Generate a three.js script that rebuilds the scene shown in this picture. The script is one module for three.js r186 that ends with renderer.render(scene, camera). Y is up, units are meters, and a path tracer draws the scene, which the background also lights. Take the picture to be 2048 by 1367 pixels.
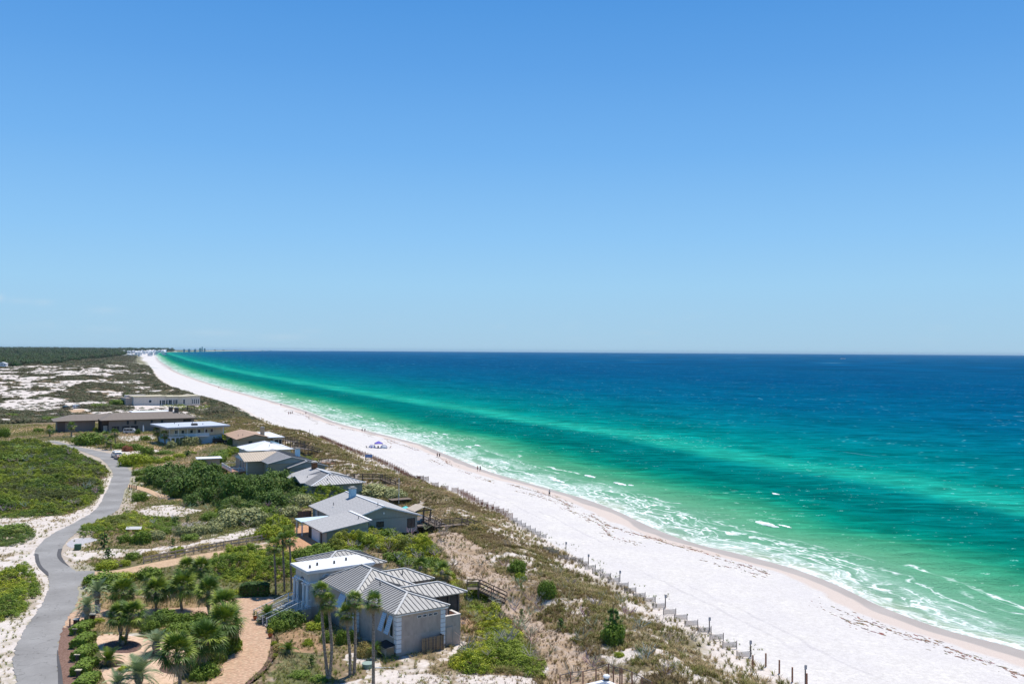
import * as THREE from 'three';
import { mergeGeometries, mergeVertices } from 'three/addons/utils/BufferGeometryUtils.js';
import { RoundedBoxGeometry } from 'three/addons/geometries/RoundedBoxGeometry.js';
import { MarchingCubes } from 'three/addons/objects/MarchingCubes.js';

// ------------------------------------------------------------------ camera, sky, sun, exposure
const scene = new THREE.Scene();
const EYE = 38, FPX = 1850, PITCH = Math.atan(18.2 / FPX), ROLL = 0.0069;
const camera = new THREE.PerspectiveCamera(2 * Math.atan(683.5 / FPX) * 180 / Math.PI, 2048 / 1367, 1, 90000);
camera.position.set(0, EYE, 0);
camera.rotation.order = 'YXZ';
camera.rotation.set(PITCH, 0, ROLL);
scene.add(camera);

const renderer = new THREE.WebGLRenderer({ antialias: true });
renderer.toneMapping = THREE.LinearToneMapping;
renderer.toneMappingExposure = 1.02;
renderer.shadowMap.enabled = true;

const SUN_DIR = new THREE.Vector3(0.50 * 0.36, 0.933, -0.87 * 0.36).normalize();
const sun = new THREE.DirectionalLight(new THREE.Color(1, 0.955, 0.88), 5.0);
sun.position.copy(SUN_DIR).multiplyScalar(900).add(new THREE.Vector3(-30, 0, -250));
sun.target.position.set(-30, 0, -250);
sun.castShadow = true;
Object.assign(sun.shadow.camera, { left: -350, right: 350, top: 350, bottom: -350, near: 10, far: 2500 });
sun.shadow.mapSize.set(4096, 4096);
scene.add(sun, sun.target);

// ------------------------------------------------------------------ random numbers and noise
function rng(seed) { let a = seed >>> 0; return () => { a |= 0; a = a + 0x6D2B79F5 | 0; let t = Math.imul(a ^ a >>> 15, 1 | a); t = t + Math.imul(t ^ t >>> 7, 61 | t) ^ t; return ((t ^ t >>> 14) >>> 0) / 4294967296; }; }
const clamp = (v, a = 0, b = 1) => v < a ? a : v > b ? b : v;
const sst = (a, b, v) => { v = clamp((v - a) / (b - a)); return v * v * (3 - 2 * v); };
const lerp = (a, b, k) => a + (b - a) * k;
const NT = new Float32Array(65536); { const r = rng(77); for (let i = 0; i < 65536; i++) NT[i] = r(); }
function vn(x, y) {
  const xi = Math.floor(x), yi = Math.floor(y); let u = x - xi, v = y - yi; u = u * u * (3 - 2 * u); v = v * v * (3 - 2 * v);
  const a = xi & 255, b = (xi + 1) & 255, c = (yi & 255) << 8, d = ((yi + 1) & 255) << 8;
  const p = NT[a | c], q = NT[b | c], r = NT[a | d], s = NT[b | d];
  return p + (q - p) * u + (r - p) * v + (p - q - r + s) * u * v;
}
function fbm(x, y, o = 4) { let s = 0, a = 0.5, n = 0; for (let i = 0; i < o; i++) { s += a * vn(x, y); n += a; a *= 0.5; const t = x * 1.92 + y * 0.62 + 17.3; y = y * 1.92 - x * 0.62 + 5.1; x = t; } return s / n; }

// ------------------------------------------------------------------ sky (air and a few wisps of cloud)
{
  const W = 2048, Hh = 1024, data = new Float32Array(W * Hh * 4);
  const lin = c => c.map(v => { v /= 255; return v <= 0.04045 ? v / 12.92 : Math.pow((v + 0.055) / 1.055, 2.4); });
  const stops = [[-90, [120, 150, 170]], [-3, [160, 196, 218]], [0, [169, 203, 226]], [1.2, [166, 205, 231]], [4, [158, 206, 240]], [7, [142, 197, 243]], [12, [116, 178, 238]], [17, [96, 161, 229]], [21, [82, 150, 222]], [35, [56, 118, 190]], [60, [44, 100, 174]], [90, [38, 90, 164]]].map(([e, c]) => [e, lin(c)]);
  for (let j = 0; j < Hh; j++) {
    const el = ((j + 0.5) / Hh - 0.5) * 180; let k = 0; while (k < stops.length - 2 && el > stops[k + 1][0]) k++;
    const f = clamp((el - stops[k][0]) / (stops[k + 1][0] - stops[k][0])), A = stops[k][1], B = stops[k + 1][1];
    for (let i = 0; i < W; i++) {
      const az = i / W * 360, o = (j * W + i) * 4;
      let c = 0;
      if (el > 0.3 && el < 3.2) { const wx = Math.min(i, W - i) ; c = sst(0.66, 0.86, fbm(i * 0.075 + 11, el * 2.6 + 3, 4)) * sst(0.3, 0.9, el) * (1 - sst(1.4, 3.2, el)) * 0.08; }
      for (const [ci, ce, cw, ch, ck] of [[345.5, 2.68, 1.6, 0.16, 0.5], [352, 2.55, 4, 0.12, 0.16], [358, 2.5, 3, 0.12, 0.22], [376, 2.15, 4, 0.13, 0.2], [410, 0.95, 9, 0.14, 0.16], [432, 0.75, 7, 0.14, 0.18]]) { const u = ((i - ci) / cw) ** 2 + ((el - ce) / ch) ** 2; if (u < 9) c = Math.max(c, ck * Math.exp(-u) * (0.6 + 0.8 * fbm(i * 0.8, el * 9, 2))); }
      for (let q = 0; q < 3; q++) data[o + q] = lerp(lerp(A[q], B[q], f), [0.72, 0.76, 0.80][q], c);
      data[o + 3] = 1;
    }
  }
  const sky = new THREE.DataTexture(data, W, Hh, THREE.RGBAFormat, THREE.FloatType);
  sky.mapping = THREE.EquirectangularReflectionMapping; sky.magFilter = THREE.LinearFilter; sky.minFilter = THREE.LinearFilter; sky.wrapS = THREE.RepeatWrapping; sky.needsUpdate = true;
  scene.background = sky; scene.environment = sky;
}
scene.fog = new THREE.FogExp2(0xb4d2e8, 0.000013);

// ------------------------------------------------------------------ the shore as a curve: t metres along it, s metres out to sea
const O = new THREE.Vector3(54.79, 0, -152.97), TT = new THREE.Vector3(-0.40803, 0, -0.91297), NN = new THREE.Vector3(0.91297, 0, -0.40803);
function curve(pts) {
  return x => {
    if (x <= pts[0][0]) return pts[0][1]; const n = pts.length; if (x >= pts[n - 1][0]) return pts[n - 1][1];
    let lo = 0, hi = n - 1; while (hi - lo > 1) { const m = (lo + hi) >> 1; if (pts[m][0] <= x) lo = m; else hi = m; }
    const p1 = pts[lo], p2 = pts[hi], p0 = pts[Math.max(0, lo - 1)], p3 = pts[Math.min(n - 1, hi + 1)], h = p2[0] - p1[0], u = (x - p1[0]) / h;
    const m1 = (p2[1] - p0[1]) / (p2[0] - p0[0]) * h, m2 = (p3[1] - p1[1]) / (p3[0] - p1[0]) * h;
    return (2 * u ** 3 - 3 * u * u + 1) * p1[1] + (u ** 3 - 2 * u * u + u) * m1 + (-2 * u ** 3 + 3 * u * u) * p2[1] + (u ** 3 - u * u) * m2;
  };
}
const shoreC = curve([[-400, -2], [-120, -2], [-35, -3.4], [-25, -5.2], [-13, -4.4], [0, -1.2], [12, 0], [26, -1.6], [36, -3.6], [52, -2.6], [75, 1.2], [93, 2.6], [109, 2], [151, 0.4], [194, 3.7], [242, 6.9], [281, 5.4], [354, 1.7], [442, 4.3], [493, 5.2], [621, 3.6], [786, 0.3], [1100, 0], [1407, 2.9], [2183, 27], [3606, 89], [9066, 392], [12000, 800], [25400, 4000], [45000, 11000]]);
const toeS = curve([[-400, -46], [-37, -42.6], [-18, -40], [8, -37.7], [37, -34.5], [75, -30.4], [107, -29.3], [145, -31.7], [185, -29.6], [260, -29.3], [340, -36], [460, -32.5], [615, -42], [795, -47.7], [1086, -43.8], [1720, -22], [3396, 29], [9066, 330], [25400, 3900], [45000, 10900]]);
const stOf = (x, z) => { const dx = x - O.x, dz = z - O.z, t = dx * TT.x + dz * TT.z; return [dx * NN.x + dz * NN.z, t]; };   // absolute s
const xzOf = (sa, t) => [O.x + TT.x * t + NN.x * sa, O.z + TT.z * t + NN.z * sa];
const HILLS = [];                                                    // mounds: x, z, radius, rise
function heightST(sa, t, x, z) {
  const c = shoreC(t), s = sa - c;
  if (s >= 0) return Math.max(-6, -0.045 * s);
  const toe = toeS(t), d = toe - sa;
  if (d <= 0) { const f = clamp(-s / (c - toe)); return 2 * f * (1.6 - 0.6 * f) + (fbm(x * 0.35, z * 0.35, 2) - 0.5) * 0.10 * sst(0.05, 0.3, f); }
  let y = 2 + 3.0 * sst(0, 15, d) - 0.9 * sst(15, 26, d) + 0.9 * sst(27, 38, d);
  const rough = sst(1, 8, d) * (1 - sst(24, 36, d)) * (t < 420 ? 1 : 1);
  y += (fbm(x * 0.085, z * 0.085, 3) - 0.5) * 3.2 * rough + (fbm(x * 0.4, z * 0.4, 2) - 0.5) * 0.5 * rough;
  if (t > 330) { const k = sst(330, 600, t) * sst(30, 60, d); y += (fbm(x * 0.022, z * 0.022, 4) - 0.42) * 9 * k; }
  for (const h of HILLS) { const q = ((x - h[0]) ** 2 + (z - h[1]) ** 2) / (h[2] * h[2]); if (q < 1) y += h[3] * (1 - q) * (1 - q) * (0.75 + 0.5 * fbm(x * 0.09, z * 0.09, 2)); }
  return y;
}
const heightAt = (x, z) => { const [s, t] = stOf(x, z); return heightST(s, t, x, z); };

// ------------------------------------------------------------------ a pixel of the photograph gives a direction; the ground gives the distance
function rayOf(px, py) {
  let x = (px - 1024) / FPX, y = -(py - 683.5) / FPX, z = -1, c = Math.cos(ROLL), s = Math.sin(ROLL);
  [x, y] = [c * x - s * y, s * x + c * y]; c = Math.cos(PITCH); s = Math.sin(PITCH);
  [y, z] = [c * y - s * z, s * y + c * z]; return [x, y, z];
}
function onPlane(px, py, h = 5) { const r = rayOf(px, py), k = (h - EYE) / r[1]; return new THREE.Vector3(k * r[0], h, k * r[2]); }
function G(px, py) {                                                // where the ray meets the ground
  const r = rayOf(px, py); let k0 = 40, k = 60;
  for (let i = 0; i < 700; i++) { const x = r[0] * k, z = r[2] * k, y = EYE + r[1] * k; if (y <= Math.max(0, heightAt(x, z))) break; k0 = k; k *= 1.012; }
  for (let i = 0; i < 22; i++) { const m = (k0 + k) / 2; if (EYE + r[1] * m <= Math.max(0, heightAt(r[0] * m, r[2] * m))) k = m; else k0 = m; }
  return new THREE.Vector3(r[0] * k, heightAt(r[0] * k, r[2] * k), r[2] * k);
}
function riseTo(p, py) { const r = rayOf(1024 + 0, py); const d = -p.z; // height above p at which the picture row py is met (roll is small)
  let lo = 0, hi = 25; for (let i = 0; i < 30; i++) { const m = (lo + hi) / 2; if (projY(p.x, p.y + m, p.z) > py) lo = m; else hi = m; } return lo; }
function projY(x, y, z) { y -= EYE; let c = Math.cos(-PITCH), s = Math.sin(-PITCH);[y, z] = [c * y - s * z, s * y + c * z]; c = Math.cos(-ROLL); s = Math.sin(-ROLL);[x, y] = [c * x - s * y, s * x + c * y]; return 683.5 - FPX * y / -z; }
for (const [a, b, r, h] of [[52, 968, 22, 1.2], [30, 925, 26, 1.0], [120, 925, 18, 0.8], [-40, 990, 26, 1.3]]) { const p = onPlane(a, b, 5); HILLS.push([p.x, p.z, r, h]); }
{ const p = onPlane(840, 1095, 5); HILLS.push([p.x, p.z, 16, 1.0]); }

// ------------------------------------------------------------------ naming helpers
const taken = new Map();
function numbered(n) { const k = taken.get(n) || 0; taken.set(n, k + 1); return k ? n + '_' + String(k).padStart(3, '0') : n; }
function tag(o, label, category, group, kind) { o.userData.label = label; if (category) o.userData.category = category; if (group) o.userData.group = group; if (kind) o.userData.kind = kind; return o; }
function sh(o) { o.traverse(m => { if (m.isMesh) { m.castShadow = true; m.receiveShadow = true; } }); return o; }
function thing(name, label, category, p = [0, 0, 0], turn = 0, group) { const g = new THREE.Group(); g.name = numbered(name); g.position.set(...(p.isVector3 ? p.toArray() : p)); g.rotation.y = turn; scene.add(g); return tag(g, label, category, group); }
function part(parent, name, geo, m) { const o = new THREE.Mesh(geo, m); o.name = name; o.castShadow = o.receiveShadow = true; parent.add(o); return o; }
function structure(name, geo, m, label) { const o = new THREE.Mesh(geo, m); o.name = numbered(name); o.castShadow = o.receiveShadow = true; scene.add(o); o.userData.kind = 'structure'; if (label) o.userData.label = label; return o; }
function stuff(name, label, category, geo, m, list, cols) {          // list of Matrix4
  const o = new THREE.InstancedMesh(geo, m, list.length); o.name = numbered(name); list.forEach((q, i) => o.setMatrixAt(i, q)); if (cols) cols.forEach((c, i) => o.setColorAt(i, c));
  o.castShadow = o.receiveShadow = true; scene.add(o); return tag(o, label, category, null, 'stuff');
}
function dup(root, p, turn, scale, label, group) { const r = root.clone(); r.name = numbered(root.name.replace(/_\d{3}$/, '')); r.position.copy(p); r.rotation.y = turn; if (scale) typeof scale === 'number' ? r.scale.setScalar(scale) : r.scale.set(...scale); r.userData = { ...root.userData }; if (label) r.userData.label = label; if (group) r.userData.group = group; scene.add(r); return r; }

// ------------------------------------------------------------------ materials
const rgb = (r, g, b) => new THREE.Color().setRGB(r / 255, g / 255, b / 255, THREE.SRGBColorSpace);
function mat(c, rough = 0.8, metal = 0, extra = {}) { return new THREE.MeshStandardMaterial({ color: c, roughness: rough, metalness: metal, side: THREE.DoubleSide, ...extra }); }
function tex(w, h, fn, srgb = true) {
  const d = new Uint8Array(w * h * 4); let o = 0; const c = [0, 0, 0];
  for (let j = 0; j < h; j++) for (let i = 0; i < w; i++) { fn(i, j, c); d[o] = clamp(c[0], 0, 255); d[o + 1] = clamp(c[1], 0, 255); d[o + 2] = clamp(c[2], 0, 255); d[o + 3] = 255; o += 4; }
  const t = new THREE.DataTexture(d, w, h, THREE.RGBAFormat); t.magFilter = THREE.LinearFilter; t.minFilter = THREE.LinearMipmapLinearFilter; t.generateMipmaps = true; t.wrapS = t.wrapT = THREE.RepeatWrapping; if (srgb) t.colorSpace = THREE.SRGBColorSpace; t.needsUpdate = true; return t;
}
function grainTex(w, base, amp, fx, fy, sp = 0) {                    // grain for plaster, shingle, wood
  return tex(w, w, (i, j, c) => { const n = (fbm(i * fx, j * fy, 3) - 0.5) * 2 * amp + (NT[(i * 131 + j * 197) & 65535] - 0.5) * sp; c[0] = base[0] + n; c[1] = base[1] + n; c[2] = base[2] + n; });
}
function worldUV(g, k = 0.5) {                                       // uv in metres from the face direction
  if (g.index) g = g.toNonIndexed(); g.computeVertexNormals();
  const p = g.attributes.position, n = g.attributes.normal, uv = new Float32Array(p.count * 2);
  for (let i = 0; i < p.count; i++) { const ax = Math.abs(n.getX(i)), ay = Math.abs(n.getY(i)), az = Math.abs(n.getZ(i)); let u, v; if (ay > ax && ay > az) { u = p.getX(i); v = p.getZ(i); } else if (ax > az) { u = p.getZ(i); v = p.getY(i); } else { u = p.getX(i); v = p.getY(i); } uv[2 * i] = u * k; uv[2 * i + 1] = v * k; }
  g.setAttribute('uv', new THREE.BufferAttribute(uv, 2)); return g;
}
const box = (x0, x1, y0, y1, z0, z1) => { const g = new THREE.BoxGeometry(x1 - x0, y1 - y0, z1 - z0); g.translate((x0 + x1) / 2, (y0 + y1) / 2, (z0 + z1) / 2); return worldUV(g); };
function beam(p, q, w, h) { const a = new THREE.Vector3(...p), b = new THREE.Vector3(...q), d = b.clone().sub(a), L = d.length(); const g = new THREE.BoxGeometry(w, h, L); const m = new THREE.Matrix4().lookAt(a, b, Math.abs(d.y) > 0.98 * L ? new THREE.Vector3(1, 0, 0) : new THREE.Vector3(0, 1, 0)); m.setPosition(a.add(b).multiplyScalar(0.5)); g.applyMatrix4(m); return g; }
function merge(list) { return mergeGeometries(list.map(g => { let q = g.index ? g.toNonIndexed() : g; if (!q.attributes.uv) q.setAttribute('uv', new THREE.BufferAttribute(new Float32Array(q.attributes.position.count * 2), 2)); for (const k of Object.keys(q.attributes)) if (!['position', 'normal', 'uv', 'color'].includes(k)) q.deleteAttribute(k); return q; })); }
const inPoly = (P, x, y) => { let c = false; for (let i = 0, j = P.length - 1; i < P.length; j = i++) { const a = P[i], b = P[j]; if ((a[1] > y) !== (b[1] > y) && x < (b[0] - a[0]) * (y - a[1]) / (b[1] - a[1]) + a[0]) c = !c; } return c; };
// ------------------------------------------------------------------ outlines of ground patches, read from the photograph and laid on the ground
const wpoly = list => { const P = list.map(([a, b]) => { const p = onPlane(a, b, 5); return [p.x, p.z]; }); let x0 = 1e9, x1 = -1e9, z0 = 1e9, z1 = -1e9; for (const [x, z] of P) { x0 = Math.min(x0, x); x1 = Math.max(x1, x); z0 = Math.min(z0, z); z1 = Math.max(z1, z); } return { P, x0, x1, z0, z1, has(x, z) { return x > x0 && x < x1 && z > z0 && z < z1 && inPoly(P, x, z); } }; };
const SAND = [
  [[-60, 1035], [60, 1030], [130, 1030], [185, 1010], [215, 960], [224, 948], [228, 960], [195, 1040], [120, 1075], [80, 1100], [76, 1130], [100, 1152], [90, 1205], [62, 1250], [36, 1300], [30, 1380], [-60, 1400], [-60, 1245], [35, 1240], [78, 1195], [82, 1165], [55, 1148], [-60, 1145]],
  [[270, 1022], [300, 1012], [350, 1010], [398, 1020], [370, 1033], [290, 1032]],
  [[150, 1102], [220, 1098], [290, 1098], [360, 1090], [430, 1074], [525, 1050], [530, 1060], [440, 1086], [370, 1100], [300, 1110], [200, 1116], [140, 1122], [128, 1100]],
  [[128, 1095], [145, 1075], [195, 1078], [170, 1092], [150, 1100]],
  [[690, 1305], [735, 1300], [775, 1332], [800, 1345], [900, 1338], [1060, 1342], [1130, 1385], [600, 1390], [640, 1372], [720, 1355], [740, 1335], [690, 1325]],
  [[225, 872], [262, 868], [310, 870], [312, 877], [250, 884]],
  [[215, 897], [300, 893], [325, 905], [240, 912]],
  [[880, 1310], [915, 1275], [935, 1262], [930, 1290], [905, 1312], [885, 1330]],
  [[0, 1040], [115, 1030], [110, 1050], [0, 1062]],
].map(wpoly);
const SWALE = wpoly([[830, 1055], [900, 1068], [945, 1090], [1000, 1150], [1040, 1195], [1085, 1230], [1150, 1285], [1235, 1350], [1250, 1390], [1110, 1390], [1085, 1305], [1040, 1240], [985, 1190], [930, 1150], [880, 1105], [838, 1080]]);
const LAWN = [[[400, 905], [440, 885], [470, 888], [455, 905], [430, 912]], [[330, 808], [380, 800], [420, 806], [450, 822], [400, 826], [330, 815]], [[545, 1335], [570, 1300], [640, 1310], [650, 1367], [540, 1400]], [[440, 1160], [540, 1152], [540, 1180], [450, 1180]]].map(wpoly);
const TAN = [[[545, 1258], [600, 1252], [655, 1285], [650, 1300], [590, 1305], [550, 1285]], [[915, 1215], [945, 1225], [955, 1250], [930, 1262], [915, 1240]], [[170, 1172], [300, 1192], [430, 1185], [440, 1230], [420, 1262], [250, 1262], [160, 1258], [150, 1230]]].map(wpoly);
const roadPts = [[[96.5, 882.2], [114, 882.5]], [[142, 896], [157, 893.6]], [[178, 907.6], [193, 901]], [[204, 922], [228, 910]], [[218, 934], [246, 928]], [[224.7, 944.4], [259, 942]], [[221, 962], [259, 962]], [[211, 985], [247.6, 985]], [[188, 1020.6], [233.6, 1020.6]], [[142, 1048.5], [183, 1048.5]], [[101.6, 1069], [145, 1071]], [[76, 1091.7], [122, 1099]], [[68.5, 1106], [121, 1107]], [[72, 1124], [129, 1124]], [[94, 1152], [152, 1146]], [[95, 1182], [156, 1182]], [[83, 1207.5], [152, 1207.5]], [[61, 1240.5], [131, 1243]], [[38, 1278.5], [120, 1270]], [[26, 1314], [114, 1304]], [[28, 1345], [115, 1335]], [[32, 1372], [122, 1374]], [[20, 1420], [118, 1420]]];
const roadW = roadPts.map(([l, r]) => [onPlane(...l), onPlane(...r)]);
const roadSeg = roadW.map(([l, r]) => [(l.x + r.x) / 2, (l.z + r.z) / 2, Math.hypot(l.x - r.x, l.z - r.z) / 2]);
function roadDist(x, z) { let b = 1e9; for (let i = 0; i + 1 < roadSeg.length; i++) { const a = roadSeg[i], c = roadSeg[i + 1], dx = c[0] - a[0], dz = c[1] - a[1], u = clamp(((x - a[0]) * dx + (z - a[1]) * dz) / (dx * dx + dz * dz)); const q = Math.hypot(x - a[0] - u * dx, z - a[1] - u * dz) - lerp(a[2], c[2], u); if (q < b) b = q; } return b; }

function groundColor(x, z, sa, t, c0, toe, out) {
  const s = sa - c0, d = toe - sa, fine = NT[(Math.floor(x * 9) * 73 + Math.floor(z * 9) * 179) & 65535] - 0.5;
  if (d <= 0) {                                                      // beach: quartz sand, tan damp berm, wet swash
    const f = -s, n = fbm(x * 0.22, z * 0.22, 3) - 0.5, n2 = fbm(x * 2.1, z * 2.1, 2) - 0.5;
    let r = 203 + n2 * 18 * (0.5 + n + 0.5) + fine * 18 + n * 10, g = 197 + n2 * 18 * (1 + n) + fine * 18 + n * 10, b = 191 + n2 * 18 * (1 + n) + fine * 18 + n * 5;
    const tr = Math.abs(((d + 10.5 + n * 1.2) % 3.1) - 0.3); if (d > -16 && d < -6 && tr < 0.28) { const k = 9 * sst(0.35, 0.6, fbm(t * 0.04, d * 0.6, 2)); r -= k; g -= k; b -= k * 0.8; }
    const edge = 7.0 + (fbm(t * 0.045, 3.3, 3) - 0.5) * 6 + n * 2.4, wet = 4.0 + (fbm(t * 0.06, 9.1, 3) - 0.5) * 4 + n * 1.0;
    const k1 = 1 - sst(edge - 0.8, edge + 0.8, f), k2 = 1 - sst(wet - 0.5, wet + 0.35, f);
    r = lerp(r, 198 + fine * 8, k1 * 0.85); g = lerp(g, 181 + fine * 8, k1 * 0.85); b = lerp(b, 168 + fine * 8, k1 * 0.85);
    r = lerp(r, 166 + n * 14, k2); g = lerp(g, 157 + n * 14, k2); b = lerp(b, 150 + n * 14, k2);
    out[0] = r; out[1] = g; out[2] = b; return;
  }
  const n1 = fbm(x * 0.11 + 3, z * 0.11, 4), n2 = fbm(x * 0.55, z * 0.55 + 7, 3), n3 = fbm(x * 2.3, z * 2.3, 2);
  const wx = x + (n2 - 0.5) * 3, wz = z + (n1 - 0.5) * 3;
  let cover;                                                         // 0 bare sand .. 1 litter and low plants
  let green = sst(0.5, 0.7, fbm(x * 0.06 + 40, z * 0.06, 3));
  let tan = 0;
  if (t < 360) {
    if (d < 30) cover = sst(0.5, 8, d + (n1 - 0.5) * 9) * sst(0.37, 0.52, n1 * 0.42 + n2 * 0.36 + n3 * 0.22), green *= 0.35;
    else cover = sst(0.32, 0.50, n1 * 0.6 + n2 * 0.4 + 0.10);
    if (SWALE.has(wx, wz)) { cover = 0.26 + 0.5 * sst(0.46, 0.60, n2 * 0.5 + n3 * 0.5); green *= 0.1; tan = 0.5; }
    for (const p of SAND) if (p.has(wx, wz)) { cover = 0.72 * sst(0.50, 0.66, n2 * 0.5 + n3 * 0.5); green *= 0.3; break; }
    for (const p of TAN) if (p.has(wx, wz)) { cover = 1; tan = 1; break; }
    for (const p of LAWN) if (p.has(wx, wz)) { cover = 0.92; green = 1; break; }
    if (d > 36 && t < 260) { const q = roadDist(x, z); if (q < 2.6 + (n1 - 0.5) * 3) cover *= 0.25 + 0.3 * n3; }
  } else {
    const e = fbm(sa * 0.034 + 9, t * 0.02, 4) * 0.55 + fbm(sa * 0.10, t * 0.06, 3) * 0.45;
    const bare = lerp(0.47, 0.548, sst(15, 60, d)) ; cover = sst(bare - 0.03, bare + 0.03, e);
    if (d < 22) cover = sst(1, 9, d + (n1 - 0.5) * 10) * sst(0.3, 0.48, n1); 
    green = sst(0.44, 0.62, fbm(sa * 0.05 + 70, t * 0.02, 3)) * 0.8;
    if (t > 1500) { cover = Math.max(cover, 0.92 * sst(1500, 2000, t) * sst(25, 60, d) * sst(0.25, 0.4, fbm(sa * 0.02, t * 0.006, 3))); green = Math.max(green, 0.75 * sst(1500, 2000, t)); }
    const fo = sst(1250, 2400, t) * sst(160, 240, d) ; cover = Math.max(cover, fo * sst(0.3, 0.5, e + 0.1)); green = Math.max(green, fo);
    if (d > 200) { cover = Math.max(cover, sst(200, 290, d - sst(0, 1, fbm(t * 0.01, 5, 2)) * 40)); green = Math.max(green, 0.8 * sst(200, 290, d)); }
  }
  const lr = lerp(126, 84, green) + (n3 - 0.5) * 60, lg = lerp(108, 86, green) + (n3 - 0.5) * 54, lb = lerp(82, 46, green) + (n3 - 0.5) * 38;
  const sr = 206 + fine * 14 + (n3 - 0.5) * 26, sg = 195 + fine * 14 + (n3 - 0.5) * 27, sb = 185 + fine * 14 + (n3 - 0.5) * 28;
  let r = lerp(sr, lr, cover), g = lerp(sg, lg, cover), b = lerp(sb, lb, cover);
  if (tan) { const k = tan * (0.7 + 0.3 * n3); r = lerp(r, 168 + (n3 - 0.5) * 50, k * 0.8); g = lerp(g, 132 + (n3 - 0.5) * 46, k * 0.8); b = lerp(b, 100 + (n3 - 0.5) * 40, k * 0.8); }
  out[0] = r; out[1] = g; out[2] = b;
}
function stPiece(name, sL, tL, yFn, uvFn) {                          // a sheet of ground or sea between lists of s and t
  const ns = sL.length, nt = tL.length, pos = new Float32Array(ns * nt * 3), uv = new Float32Array(ns * nt * 2), idx = [];
  const s0 = sL[0], s1 = sL[ns - 1], t0 = tL[0], t1 = tL[nt - 1];
  for (let j = 0; j < nt; j++) { const t = tL[j], c = shoreC(t); for (let i = 0; i < ns; i++) { const sa = sL[i] + c, [x, z] = xzOf(sa, t), k = j * ns + i; pos[3 * k] = x; pos[3 * k + 1] = yFn(sL[i], t, x, z, sa); pos[3 * k + 2] = z; uv[2 * k] = (sL[i] - s0) / (s1 - s0); uv[2 * k + 1] = (t - t0) / (t1 - t0); } }
  for (let j = 0; j < nt - 1; j++) for (let i = 0; i < ns - 1; i++) { const a = j * ns + i, b = a + 1, c = a + ns, d = c + 1; idx.push(a, b, c, b, d, c); }
  const g = new THREE.BufferGeometry(); g.setAttribute('position', new THREE.BufferAttribute(pos, 3)); g.setAttribute('uv', new THREE.BufferAttribute(uv, 2)); g.setIndex(idx); g.computeVertexNormals(); return g;
}
const lin = (a, b, n) => Array.from({ length: n }, (_, i) => a + (b - a) * i / (n - 1));
const geo = (a, b, n, p = 2) => Array.from({ length: n }, (_, i) => a + (b - a) * Math.pow(i / (n - 1), p));
const grainBump = tex(256, 256, (i, j, c) => { const v = 128 + (NT[(i * 17 + j * 311) & 65535] - 0.5) * 120 + (fbm(i * 0.25, j * 0.25, 3) - 0.5) * 160; c[0] = c[1] = c[2] = v; }, false);
function bumpRep(t, ru, rv) { const q = t.clone(); q.repeat.set(ru, rv); q.needsUpdate = true; return q; }
function terrain(name, label, s0, s1, ns, t0, t1, nt, tw, th) {
  const col = tex(tw, th, (() => { let row = -1, t, c, toe; return (i, j, o) => { if (j !== row) { row = j; t = t0 + (j + 0.5) / th * (t1 - t0); c = shoreC(t); toe = toeS(t); } const s = s0 + (i + 0.5) / tw * (s1 - s0), sa = s + c, p = xzOf(sa, t); groundColor(p[0], p[1], sa, t, c, toe, o); }; })());
  col.wrapS = col.wrapT = THREE.ClampToEdgeWrapping;
  const m = new THREE.MeshStandardMaterial({ map: col, roughness: 0.95, bumpMap: bumpRep(grainBump, (s1 - s0) / 12, (t1 - t0) / 12), bumpScale: 0.09 });
  return structure(name, stPiece(name, lin(s0, s1, ns), lin(t0, t1, nt), (s, t, x, z, sa) => heightST(sa, t, x, z)), m, label);
}
terrain('beach_and_dunes', 'white beach, grassy dunes and garden ground near the houses', -175, 20, 300, -90, 110, 300, 2048, 2048);
terrain('beach_and_dunes', 'white beach, dunes and scrubby ground along the row of houses', -270, 20, 260, 110, 420, 290, 1536, 1536);
terrain('beach_and_dunes', 'white beach and rolling dunes with patches of brush beyond the houses', -620, 20, 214, 420, 1750, 420, 1024, 2048);
terrain('coastal_plain', 'wooded coastal plain and far beach running to the horizon', -6000, 20, 160, 1750, 26000, 220, 512, 1024);
terrain('coastal_plain', 'wooded plain inland of the dunes', -2600, -620, 30, 420, 1750, 24, 128, 128);

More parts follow.
